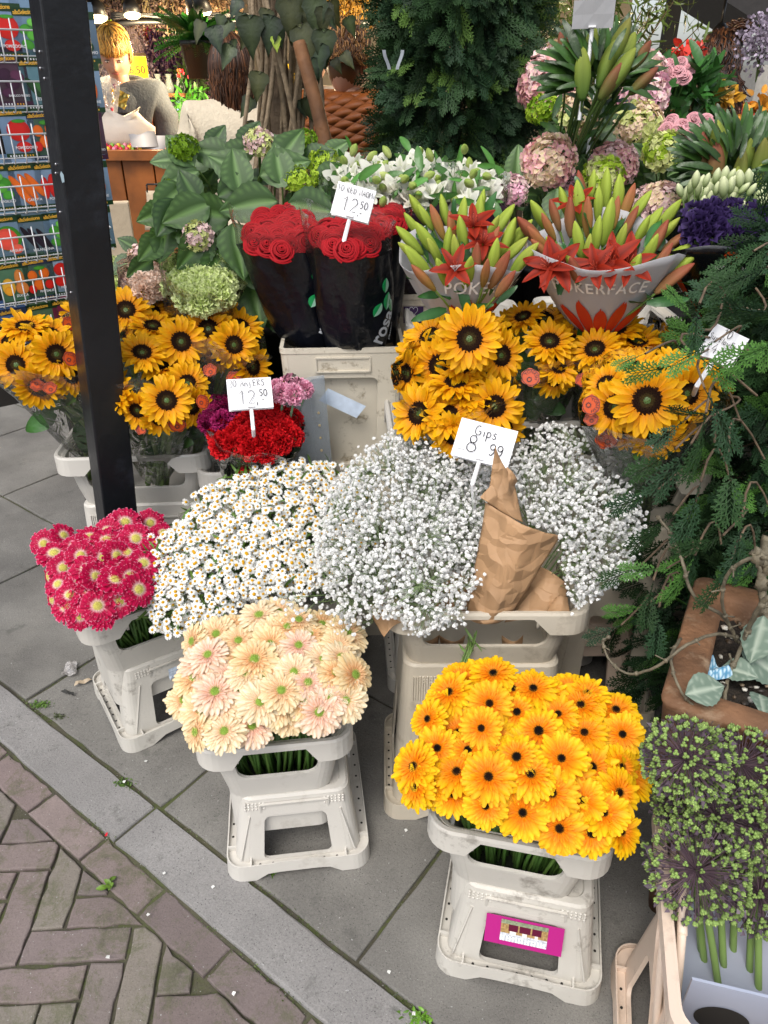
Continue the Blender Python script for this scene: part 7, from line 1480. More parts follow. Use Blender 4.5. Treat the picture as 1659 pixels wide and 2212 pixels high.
t = thing('black_rail', 'black rail with cables above the dried flowers', 'rail', at(420, 40, 4.7)); mb = MB(); tube(mb, [at(150, 62, 4.7), at(300, 46, 4.7), at(560, 44, 4.7), at(800, 50, 4.7)], .016, 6); mb.build('rail', 'lamp_body', t)
for k in range(5): mb = MB(); a_ = g.uniform(0, 9); tube(mb, [at(x, 38+4*math.sin(x*.03+a_)-k*1.5, 4.68) for x in range(240, 560, 12)], .005, 5); mb.build('cable', 'lamp_body', t)
def lamp(label, px, py, D, r, W, body=True, aim=(0, -.5, -1)):
    p = at(px, py, D); t = thing('spot_lamp', label, 'lamp', p); mb = MB(); F3 = frame(aim, (0, 1, 0)); a = np.arange(16)/16*2*math.pi
    C_ = lambda rr3, zz: p+(F3@np.stack((rr3*np.cos(a), rr3*np.sin(a), np.full(16, zz)))).T
    loft(mb, [C_(r*.5, -r*1.6), C_(r*.8, -r*1.2), C_(r*1.06, 0), C_(r*.98, 0), C_(r*.95, -r*.25)], cap0=True); mb.build('housing', 'lamp_body', t)
    mb = MB(); ball(mb, p, (r*.95, r*.95, r*.3), 14, 8, rot=F3); mb.build('bulb', 'lamp_glow', t)
    mb = MB(); tube(mb, [p-F3[:, 2]*r*1.5, p-F3[:, 2]*r*1.5+np.array((0, 0, .12))], .008, 6); mb.build('bracket', 'lamp_body', t)
    l = bpy.data.lights.new('spot_light', 'POINT'); l.energy = W; l.color = (1, .78, .48); l.shadow_soft_size = .06; o = bpy.data.objects.new('spot_light', l); scene.collection.objects.link(o); o.location = tuple(p+F3[:, 2]*.16); return t
lamp('lit spot lamp at the top left, above the blonde woman', 210, 40, 4.4, .05, 16, aim=(.1, -.25, -.9)); lamp('second lit spot lamp, right of the one above the blonde woman', 286, 33, 4.6, .045, 18, aim=(.1, -.25, -.9)); lamp('black spot lamp above the hanging fern', 432, 30, 4.3, .062, 35, aim=(.2, .1, -1)); lamp('lit lamp at the top right beside the curly-haired woman', 1552, 88, 4.8, .05, 55, aim=(-.1, -.3, -.9))
lamp('added unseen spot lamp behind the dark conifer, brightening the stall', 900, 20, 4.6, .055, 55, aim=(0, -.5, -1))  # extra lamp, not visible, added to light the back of the stall
# counter
cA, cB = at(120, 325, 3.75), at(432, 325, 3.75); H_ = cA[2]; t = thing('stall_counter', 'orange-brown wooden stall counter behind the black pole', 'counter', ((cA[0]+cB[0])/2, 4., 0)); mb = MB(); 
mb = MB(); box(mb, ((cA[0]+cB[0])/2, 4.02, H_-.02), (cB[0]-cA[0]+.04, .58, .04)); mb.build('top', 'pine', t, smooth=False)
x = cA[0]
while x < cB[0]-.02: w_ = .145; mb = MB(); box(mb, (x+w_/2, 3.77+g.uniform(-.002, .002), (H_-.04)/2), (w_-.006, .025, H_-.04)); mb.build('plank', 'pine', t, smooth=False, bevel=.003); x += w_
mb = MB(); box(mb, ((cA[0]+cB[0])/2, 4.0, (H_-.05)/2), (cB[0]-cA[0]-.02, .42, H_-.06)); mb.build('inner_box', 'pine_dark', t, smooth=False)
mat('bag_paper', hexc('#d8cfc4'), .7, sub=.25, bump=.6, bscale=20)
mb = MB(); P = []; c = at(270, 285, 3.95); a = np.arange(30)/30*2*math.pi
for k, (r_, z) in enumerate(((.115, -.06), (.135, -.03), (.13, .02), (.10, .05), (.07, .065), (.085, .085))): w = 1+.05*np.sin(5*a+k)+.04*np.sin(9*a-k*2); P.append(np.stack((c[0]+r_*1.05*w*np.cos(a), c[1]+r_*.6*w*np.sin(a), c[2]+z+.02*np.sin(a*2+1)*(k > 3)), 1))
loft(mb, P, cap0=True, cap1=True); mb.build('carrier_bag', 'bag_paper', label='crumpled white bag lying on the wooden counter in front of the blonde woman', cat='bag')
mat('tulip_mix', (1, 1, 1), .35, attr=True); TC = ('#d83a5a', '#e8c22a', '#d8203a', '#7fb040', '#e88aa0')
for k in range(22):
    px = 206+k*4.6; p = at(px, 324-(k % 3)*4, 3.82+(k % 3)*.03); mb = MB(); ball(mb, p, (.012, .012, .015), 7, 5, C3(TC[k % 5])); mb.build('wooden_tulip', 'tulip_mix', label=('red', 'yellow', 'dark red', 'green', 'pink')[k % 5]+f' painted tulip head, {(ORD+["fourteenth", "fifteenth", "sixteenth", "seventeenth", "eighteenth", "nineteenth", "twentieth", "twenty-first", "twenty-second"])[k]} from the left along the counter edge', cat='ornament', group='painted tulips along the counter edge')
for k, (px, py, rot, lab) in enumerate(((312, 316, 20, 'grey printed leaflet propped on the right end of the counter'), (338, 325, -10, 'second grey leaflet lying beside the first on the counter'))):
    p = at(px, py, 3.86); mb = MB(); B = rz(R(rot)); grid(mb, [[p+B@np.array((u*.06, v*.05, .03+v*.03)) for u in (-1, 0, 1)] for v in (-1, 0, 1)], np.array([[C3('#8c8c92'), C3('#c8c8cc'), C3('#6a6a70')]]*3)); mb.build('leaflet', 'tulip_mix', label=lab, cat='leaflet')
mat('canvas', hexc('#c9b79c'), .85, bump=.2, bscale=60)
t = thing('tote_bag', 'cream canvas bag hanging on the front of the wooden counter', 'bag', at(332, 460, 3.6)); S_ = lambda u, v: at(316+u*30+4*math.sin(v*5)*.5, 412+v*85, 3.70-.02*math.sin(u*3.1)); mb = MB(); grid(mb, [[S_(u, v) for u in np.linspace(0, 1, 9)] for v in np.linspace(1, 0, 9)]); mb.build('cloth', 'canvas', t, solid=.006)
mb = MB(); tube(mb, [at(316, 402, 3.69), at(318, 398, 3.69), at(345, 398, 3.69), at(347, 402, 3.69)], .004, 5); tube(mb, [at(317, 398, 3.69), at(318, 415, 3.69)], .004, 5); mb.build('hanger', 'lamp_body', t)
for k, (px, lab) in enumerate(((252, 'brown paper bag standing just right of the black pole, in front of the counter'), (262, 'second paper bag behind the first, in front of the counter'))):
    p = at(px, 540, 3.2-.1*k); mb = MB(); box(mb, (p[0], p[1], p[2]+.05), (.11, .05, .26), rz(R(15*k)), taper=1.05); mb.build('paper_bag', 'canvas', smooth=False, bevel=.004, label=lab, cat='bag')
# ---- dried flower bunches hanging head down
def dried(px, py, D, r, L_, c0, c1, cs, label, seed, cat='dried flowers'):
    g = np.random.default_rng(seed); top = at(px, py, D); top[2] += L_*.62; t = thing('dried_bunch', label, cat, top, 'dried flower bunches hanging head down'); st = MB(); fl = MB(); T_ = MB(); T_.add([(-.5, 0, 0), (.5, -.2, .1), (.2, .6, .0), (-.2, -.4, .5)], [(0, 1, 2), (1, 3, 2), (0, 3, 1)]); T_ = T_.tmpl(); Ms = []; tint = []
    for k in range(46):
        a = g.uniform(0, 6.28); rr3 = r*math.sqrt(g.random()); e = top+np.array((rr3*math.cos(a), rr3*.8*math.sin(a), -L_*g.uniform(.72, 1.)+rr3*.5)); tube(st, bez(top+g.normal(0, .01, 3), (top+e)/2+np.array((0, 0, -.03)), e, 5), .0022, 3, C3(cs), cap=False)
        for j in range(15): f = g.uniform(.45, 1.08); p = top+(e-top)*f+g.normal(0, r*.13, 3); Ms.append(mx(p, frame(g.normal(0, 1, 3)), g.uniform(.012, .026))); tint.append(lerp(C3(c0), C3(c1), np.array(g.random()))*g.uniform(.7, 1.3))
    fl.inst(T_, Ms, np.array(tint)); st.build('stems', 'stem', t, kind='stuff'); fl.build('flower_mass', 'petal_dense', t, kind='stuff')
    mb = MB(); tube(mb, [top-np.array((0, 0, .01)), top+np.array((0, 0, .02))], .014, 7); mb.build('tie', 'twig', t)
DRY = [(215,8,'#4a3a34','#7a6458','#8a7a5a','brown dried bunch at the very top left above the lamp'),(262,5,'#3a2c34','#5c4a4a','#7a6a5a','dark brown dried bunch between the two left lamps'),(305,10,'#4a3c40','#8a7470','#9a8a6a','dull brown dried bunch above the second lamp'),(355,12,'#5a4a44','#93826e','#a8986e','straw-brown dried bunch at the top, left of the beige one'),(405,8,'#8a6a5a','#b8937c','#a8906a','beige-pink beaded dried bunch at the top above the fern'),(460,6,'#9a7a62','#c9a582','#a8906a','pale beige dried bunch at the top right of the fern'),(700,10,'#6a4a1c','#a87a2c','#8a6a2c','golden dried bunch at the top between ivy and conifer'),(760,14,'#7a5a24','#b88a34','#8a6a2c','golden dried bunch at the top, touching the conifer'),
 (272,110,'#a8929a','#cfbcc2','#c0a8a0','pale mauve-grey dried bunch right of the blonde head'),(296,140,'#9a8490','#c4aeb8','#b8a0a0','pale mauve bunch behind the small yellow price sign'),(318,85,'#a8285a','#d8588a','#d8944a','hot pink dried bunch with orange stems'),(340,105,'#5a2440','#8a3a64','#a8704a','dark wine dried bunch right of the hot pink one'),(362,120,'#34203c','#563a64','#6a4a5a','dark purple dried bunch, left of the fern'),(335,165,'#5a4a8a','#8a78b4','#8a7a8a','violet dried bunch below the wine-coloured one'),(362,185,'#5a4478','#806aa0','#8a7a8a','violet dried bunch left below the fern'),(300,180,'#a894a4','#c8b6c4','#b0a0a0','greyish lilac dried bunch beside the yellow price sign'),(392,200,'#8a6488','#b48cb0','#a88a8a','mauve dried bunch below the fern pot'),(420,195,'#a07498','#cfa4c0','#b8948a','pink mauve dried bunch right below the fern pot'),(448,205,'#9a6e92','#c49ab8','#b8948a','pink mauve dried bunch beside the long-haired woman'),(380,150,'#5a3c5c','#7f5f86','#7a6a6a','dusky purple dried bunch behind the fern pot'),(440,150,'#6a3e5a','#94607e','#8a6a6a','dusky plum dried bunch right of the fern'),(255,165,'#a894a0','#cdbcc6','#b8a4a0','pale grey-pink dried bunch right behind the blonde woman'),(410,100,'#6a5a50','#9a8876','#8a7a5a','straw-grey dried bunch right above the fern'),(475,110,'#5c4a48','#8a7264','#8a7a5a','grey-brown dried bunch left of the ivy leaves'),(235,60,'#a8909a','#c9b6bc','#b8a4a0','pale pink dried bunch behind the blonde hair')]
for k, (px, py, c0, c1, cs, lab) in enumerate(DRY):
    far = 5.6+.25*(k % 3) if py > 40 else 5.0; dried(px, py, far, .15 if py > 40 else .17, .42, c0, c1, cs, lab, 400+k)
# ---- hanging fern
g = np.random.default_rng(450); c = at(425, 88, 4.0); t = thing('hanging_fern', 'green fern in a dark hanging pot below the black spot lamp', 'fern', c); mb = MB(); a = np.arange(18)/18*2*math.pi
loft(mb, [np.stack((c[0]+r_*np.cos(a), c[1]+r_*np.sin(a), np.full(18, c[2]+z)), 1) for r_, z in ((.055, -.15), (.075, -.02), (.08, -.02), (.08, .0), (.07, 0))], cap0=True, cap1=True); mb.build('pot', 'pot_black', t)
fmb = MB(); V = []; FF = []; 
for i in range(16):
    y = i/16; w_ = .16*math.sin(math.pi*(y*.9+.08))
    for s in (-1, 1): j = len(V); V += [(0, y, -.35*y*y), (s*w_, y+.05, -.35*y*y-.05), (s*w_*.5, y-.015, -.35*y*y-.02), (0, y+.045, -.35*y*y)]; FF.append((j, j+2, j+1, j+3))
fmb.add(V, FF, C3('#2f6a24')); FT = fmb.tmpl(); Ms = []
for k in range(90): a_ = g.uniform(0, 6.28); d = nrm(np.array((math.cos(a_), math.sin(a_), g.uniform(-.1, 1.3)))); nn_ = nrm(np.array((0, 0, 1))+g.normal(0, .3, 3)); nn_ = nrm(nn_-d*(nn_@d)); Ms.append(mx(c+np.array((0, 0, .0)), np.stack((np.cross(d, nn_), d, nn_), 1), g.uniform(.14, .23)))
mb = MB(); mb.inst(FT, Ms, np.repeat(g.uniform(.6, 1.5, (90, 1)), 3, 1)); mb.build('fronds', 'leaf', t); mb = MB(); tube(mb, [c, c+np.array((0, 0, .5))], .004, 4); mb.build('hook', 'lamp_body', t)
# ---- low plants, vases, price signs behind the counter
mat('yellow_card', hexc('#e0b818'), .5); mat('vase_glass', hexc('#c9d6d0'), .08, alpha=.35); mat('box_card', hexc('#8a5f3a'), .8)
def sign(label, px, py, D, w, h, lines):
    p = at(px, py, D); t = thing('price_sign', label, 'price sign', p, 'yellow printed price signs in the stall'); mb = MB(); box(mb, p, (w, .006, h)); mb.build('board', 'yellow_card', t, smooth=False); M3 = np.array(((1, 0, 0), (0, 0, -1), (0, 1, 0.)))
    for s, dz, hh in lines: mb = MB(); text(mb, s, mx(p+np.array((0, -.0045, dz)), M3), hh); mb.build('lettering', 'ink', t, smooth=False)
    mb = MB(); box(mb, p+np.array((0, .006, h/2+.008)), (w*1.02, .006, .014)); mb.build('holder', 'lamp_body', t, smooth=False)
sign('small yellow price sign reading 6,50 right of the blonde woman', 296, 146, 4.5, .105, .10, [('PARTY MIX', .036, .011), ('6,50', -.012, .036)]); sign('yellow price sign behind the ivy stems', 625, 170, 4.4, .12, .13, [('10 STUKS', .03, .012), ('8 50', .0, .02), ('11 50', -.035, .02)]); sign('pale ornate price sign above the curly ginger head', 732, 95, 4.6, .09, .13, [('O', 0., .05)])
def bushlet(label, px, py, D, r, n, col, seed, cat='plant', ls=(.03, .06), w=.2, gp=None, pot_=False):
    g = np.random.default_rng(seed); c = at(px, py, D); base = c-np.array((0, 0, r*1.1)); t = thing('potted_plant', label, cat, base, gp); Ms = []
    st = MB()
    for k in range(n): d = nrm(g.normal(0, 1, 3)+np.array((0, -.2, .5))); p = c+d*r*g.uniform(.2, 1); Ms.append(mx(p, frame(nrm(g.normal(0, 1, 3)+np.array((0, -.8, .4))), d, g.uniform(-1, 1)), g.uniform(*ls)))
    for k in range(12): tube(st, bez(base, c, Ms[int(g.integers(n))][:3, 3], 4), .002, 3, C3('#4a5a2a'), cap=False)
    mb = MB(); mb.inst(simple_leaf(1, w, col).tmpl(), Ms, np.repeat(g.uniform(.5, 1.6, (n, 1)), 3, 1)); mb.build('leaves', 'leaf', t); st.build('stems', 'stem', t, kind='stuff')
    if not pot_: return
    q = MB(); a = np.arange(16)/16*2*math.pi; loft(q, [np.stack((base[0]+r_*np.cos(a), base[1]+r_*np.sin(a), np.full(16, base[2]+z)), 1) for r_, z in ((r*.4, -r*.6), (r*.55, 0), (r*.5, .0))], cap0=True, cap1=True); q.build('pot', 'pot_clay', t)
bushlet('variegated climber behind the long-haired woman', 425, 180, 5.4, .17, 260, '#2c3a1c', 461); bushlet('bright green leafy pot plant left of the cream sweater', 425, 250, 5.0, .16, 260, '#3f7a24', 462); bushlet('feathery blue-green plant in front of the bright window', 375, 278, 4.9, .15, 260, '#4f7a52', 463, ls=(.04, .08), w=.05); bushlet('feathery grey-green plant just right of the carrier bag', 348, 290, 4.8, .12, 200, '#5a7f5a', 464, ls=(.04, .08), w=.05); bushlet('lime green leafy plant left behind the blonde woman', 203, 95, 4.9, .13, 150, '#8fae24', 465)
bushlet('green hellebore-like plant below the far lamp on the right', 1500, 205, 2.9, .10, 130, '#2f5a24', 466, ls=(.05, .1)); bushlet('small orange and yellow blooms at the far right edge', 1640, 245, 2.4, .06, 90, '#c98a2c', 467, ls=(.015, .03), w=.5); bushlet('pale mauve hanging blossoms at the top right corner', 1650, 95, 2.9, .10, 800, '#8c8090', 468, ls=(.007, .014), w=.6); bushlet('orange-yellow small bloom cluster right of the curly-haired woman', 1560, 215, 2.9, .05, 90, '#b88a2c', 469, ls=(.015, .03), w=.5)
bushlet('red azalea-like bloom beyond the pale hydrangea', 1480, 128, 3.6, .07, 90, '#c8382c', 470, ls=(.02, .04), w=.5)
t = thing('vase_table', 'small side table with glass vases beyond the counter', 'table', at(360, 215, 5.2)*np.array((1, 1, 0))); c = at(358, 205, 5.2); mb = MB(); box(mb, c, (.28, .2, .02)); mb.build('table_top', 'pine', t, smooth=False)
for s in (-1, 1): mb = MB(); tube(mb, [c+np.array((s*.12, -.08, 0)), np.array((c[0]+s*.12, c[1]-.08, 0))], .01, 5); mb.build('leg', 'lamp_body', t)
for k in range(4):
    p = c+np.array((-.10+.065*k, 0, .01)); mb = MB(); loft(mb, [p+np.stack((r_*np.cos(a), r_*np.sin(a), np.full(len(a), z)), 1) for r_, z in ((.02, 0), (.028, .03), (.014, .08), (.02, .10))], cap0=True); mb.build('glass_vase', 'vase_glass', label=f'clear glass vase, {ORD[k]} from the left on the small side table beyond the counter', cat='vase', group='glass vases on the side table')
p = c+np.array((.11, -.04, .01)); mb = MB(); ball(mb, p+np.array((0, 0, .03)), (.018, .018, .03), 8, 5, C3('#20301c'))
for k in range(14): q = p+np.array((g.normal(0, .02), g.normal(0, .02), g.uniform(.08, .12))); tube(mb, [p+np.array((0, 0, .03)), q], .002, 3, C3('#3f6a2c')); ball(mb, q, (.007, .007, .011), 6, 4, C3(('#d0302c', '#e88a4a', '#e04a5a')[k % 3]))
mb.build('tulip_bouquet', 'tulip_mix', label='tiny bouquet of red tulips at the end of the side table', cat='bouquet')
mb = MB(); box(mb, at(448, 268, 4.6), (.10, .10, .14)); mb.build('red_box', mat('box_red', hexc('#b8401c'), .5), smooth=False, bevel=.004, label='orange-red printed box left of the cream sweater', cat='box')
mb = MB(); box(mb, at(425, 297, 4.4), (.16, .14, .06)); mb.build('cardboard_box', 'box_card', smooth=False, bevel=.004, label='flat brown cardboard box left of the cream sweater', cat='box')
# shelves at the back of the stall for depth
for k, (x, z) in enumerate(((-1.9, 1.25), (.4, 1.25), (.4, .8), (-1.9, .8))): mb = MB(); box(mb, (x, 6.7, z), (1.5, .4, .03)); box(mb, (x-.72, 6.7, z/2), (.04, .36, z)); box(mb, (x+.72, 6.7, z/2), (.04, .36, z)); mb.build('back_shelf', 'dark_wood', smooth=False, label=('left', 'right')[k]+' dark shelf at the back of the stall', cat='shelf', group='dark shelves along the back wall') if z > 1 else None
# far right: neighbouring roof and facade under the sky
mat('facade', hexc('#a8a49c'), .8, var=.1); mat('slate', hexc('#2e2b2a'), .7, var=.2)
t = thing('neighbour_building', 'pale building with a dark sloping roof at the top right corner', 'building', (6.5, 13, 0)); mb = MB(); box(mb, (7.2, 13, .8), (4.4, 3, 1.75)); mb.build('wall', 'facade', t, smooth=False)
a_, b_ = at(1470, -60, 10.5), at(1660, 62, 10.5); c_2, d_ = at(1690, 20, 10.5), at(1540, -120, 10.5); th = np.array((0, 1.4, 0)); mb = MB(); V = [a_, b_, c_2, d_]; mb.add([*V, *[v+th for v in V]], [(3, 2, 1, 0), (4, 5, 6, 7), (0, 1, 5, 4), (1, 2, 6, 5), (2, 3, 7, 6), (3, 0, 4, 7)]); mb.build('roof', 'slate', t, smooth=False)
mb = MB(); 
for k in range(3): box(mb, (5.9+k*.8, 11.48, 1.2), (.4, .05, .5))
mb.build('window', mat('far_glass', hexc('#c9d4da'), .2, emit=(.9, .8, .6), estr=.25), t, smooth=False)
# ================================================================ SEED RACK
RE = np.array((.8, .6, 0)); RN = np.array((.6, -.8, 0)); R0 = at(0, 400, 1.98); UZ = np.array((0, 0, 1.))
def onrack(px, py, off=0.):
    r = ray(px, py); o = R0+RN*off; c0 = np.array((0, 0, CAM_H)); t_ = ((o-c0)@RN)/(r@RN); return c0+r*t_
def RP(s, z, off=0.): p = R0+RE*s+RN*off; return np.array((p[0], p[1], z))
mat('print', (1, 1, 1), .3, attr=True, spec=.5); mat('rack_back', hexc('#2a2622'), .7)
rt = thing('seed_rack', 'rack of white wire baskets full of seed packets at the left edge', 'rack', RP(0, 0)); sL, sR = -.55, .242
mb = MB(); box(mb, (RP(sL, 1.27, -.05)+RP(sR, 1.27, -.05))/2, (sR-sL, .02, 1.2), np.stack((RE, -RN, UZ), 1)); mb.build('back_board', 'rack_back', rt, smooth=False)
for s in (-.42, -.02, .16):
    mb = MB(); box(mb, RP(s, 1.27, -.03), (.03, .02, 1.2), np.stack((RE, -RN, UZ), 1))
    mb.build('upright', 'metal_grey', rt, smooth=False)
for s in (sL+.05, sR-.03): mb = MB(); box(mb, RP(s, .36, -.06), (.03, .03, .64), np.stack((RE, -RN, UZ), 1)); mb.build('leg', 'metal_grey', rt, smooth=False); mb = MB(); box(mb, RP(s, .03, -.05), (.04, .30, .04), np.stack((RE, -RN, UZ), 1)); mb.build('foot', 'rack_back', rt, smooth=False)
ORDROW = ['top', 'second', 'third', 'fourth', 'fifth', 'sixth', 'lowest']
def ell(mb, O, cx, cz, a, b, col, hi=None, rot=0., k=18, off=.0012):
    an = np.arange(k)/k*2*math.pi; c_, s_ = math.cos(R(rot)), math.sin(R(rot))
    def ringp(f, dx=0, dz=0): x = a*f*np.cos(an); z = b*f*np.sin(an); return [O+RE*(cx+X*c_-Z*s_+dx)+UZ*(cz+X*s_+Z*c_+dz)+RN*off for X, Z in zip(x, z)]
    V = ringp(1)+ringp(.55, -a*.15, b*.15); C = [np.array(col)]*k+[np.array(hi if hi is not None else np.array(col)*1.35)]*k
    mb.add(V, [(i, (i+1) % k, k+(i+1) % k, k+i) for i in range(k)]+[tuple(range(k, 2*k))], np.clip(np.array(C), 0, 1))
RED, ORG, GRN, DGR, PUR, YEL, BLU, WHT = (C3(c) for c in ('#c4201a', '#d8641c', '#3f8a2a', '#1f3f22', '#3a1c34', '#dca83a', '#7f9cc4', '#e4e6ea'))
DES = {  # name, description, sky/ground, draw
 'pomodoro': ('POMODORO', 'a big red tomato', '#8aa6c8', [('e', 0, .008, .027, .024, RED), ('e', .006, -.028, .018, .012, RED), ('e', .004, .028, .016, .004, GRN)]),
 'tondo': ('POMODORO', 'round red tomatoes on the vine', '#9db4cc', [('e', -.006, .016, .019, .017, RED), ('e', -.012, -.014, .015, .014, RED), ('e', .014, -.018, .016, .014, RED), ('e', .018, .02, .006, .012, GRN)]),
 'lungo': ('POMODORO', 'long red plum tomatoes', '#8fa9c6', [('e', -.02, -.004, .010, .026, RED), ('e', .0, .0, .012, .028, RED), ('e', .022, -.004, .010, .026, RED)]),
 'physalis': ('PHYSALIS', 'orange lantern fruits', '#4a6a5a', [('e', -.018, .012, .012, .013, ORG), ('e', .012, .016, .013, .014, ORG), ('e', -.006, -.012, .013, .014, ORG), ('e', .02, -.014, .011, .012, RED), ('e', -.024, -.022, .010, .011, RED), ('e', .002, .03, .014, .005, GRN)]),
 'carota': ('CAROTA', 'orange carrots', '#93accd', [('e', -.02, .0, .009, .034, ORG, 35), ('e', .0, .0, .010, .036, ORG, 30), ('e', .018, .004, .009, .034, ORG, 35), ('e', -.01, -.022, .009, .028, ORG, 40)]),
 'basilico': ('BASILICO', 'green basil leaves', '#7d9cb8', [('e', -.016, .012, .014, .010, GRN, 20), ('e', .012, .014, .015, .010, GRN, -25), ('e', 0, .0, .015, .011, C3('#56a83a')), ('e', -.016, -.018, .014, .010, GRN, -15), ('e', .014, -.016, .014, .010, C3('#4a9a34'), 15), ('e', 0, .026, .010, .008, C3('#6ab84a'))]),
 'rosso': ('BASILICO ROSSO', 'dark purple basil leaves', '#5a3a50', [('e', -.014, .014, .016, .012, PUR, 20), ('e', .014, .010, .016, .012, C3('#5a2c48'), -25), ('e', 0, -.006, .016, .012, PUR), ('e', -.012, -.024, .015, .010, C3('#4a2440'))]),
 'cetriolino': ('CETRIOLINO', 'small cucumbers and a yellow flower', '#6f9aa8', [('e', -.014, -.006, .008, .026, DGR, 35), ('e', .006, -.012, .008, .028, C3('#3a6a34'), 40), ('e', .02, -.016, .008, .024, DGR, 30), ('e', .014, .024, .009, .008, YEL)]),
 'melanzana': ('MELANZANA', 'long dark aubergines', '#6a8090', [('e', -.018, .0, .007, .034, C3('#1c1420'), 30), ('e', .0, -.004, .007, .034, C3('#241828'), 34), ('e', .018, -.006, .007, .032, C3('#1c1420'), 30)]),
 'anguria': ('ANGURIA', 'a cut red watermelon', '#7f9cb4', [('e', -.004, .0, .032, .030, GRN), ('e', -.008, -.002, .027, .026, C3('#e05040')), ('e', .01, -.026, .016, .012, C3('#e8604a'))]),
 'zucca': ('ZUCCA', 'orange pumpkins', '#5f8a6a', [('e', .012, .014, .012, .022, C3('#c87a3a')), ('e', .014, -.012, .016, .016, C3('#c8783a')), ('e', -.018, -.006, .016, .022, YEL), ('e', -.018, -.016, .012, .012, C3('#e89a2a'))]),
 'peperone': ('PEPERONE', 'orange peppers', '#8fa9c6', [('e', -.006, .0, .016, .026, C3('#e0862a')), ('e', .014, -.004, .012, .024, ORG)]),
 'dark': ('RADICCHIO', 'dark red leaves', '#6a8098', [('e', 0, .006, .016, .014, C3('#4a1c1c')), ('e', -.01, -.02, .014, .012, GRN), ('e', .012, -.018, .014, .012, DGR)]),
 'blue': ('FIORI', 'pale blue flowers', '#4a6a9c', [('e', -.01, 0, .016, .014, BLU), ('e', .014, -.01, .014, .014, WHT)]), 'green': ('INSALATA', 'green lettuce', '#5f7a5a', [('e', 0, 0, .024, .02, GRN)]), 'magenta': ('RAPA', 'a magenta beet', '#8a2c50', [('e', 0, -.006, .02, .02, C3('#8a1c44'))])}
ROWS = [[(-42,-14,'pomodoro'), (18,-2,'basilico'), (127,6,'dark')], [(-30,100,'rosso'), (32,110,'cetriolino'), (139,120,'peperone')], [(-12,220,'pomodoro'), (50,226,'physalis'), (148,230,'rosso')], [(-52,342,'basilico'), (9,340,'carota'), (66,338,'lungo'), (161,336,'peperone')],
        [(-30,455,'anguria'), (31,454,'melanzana'), (86,448,'basilico'), (170,437,'anguria')], [(-16,558,'zucca'), (40,549,'physalis'), (94,540,'tondo'), (165,530,'carota')], [(-8,658,'blue'), (52,648,'green'), (106,637,'magenta')]]
railz = []
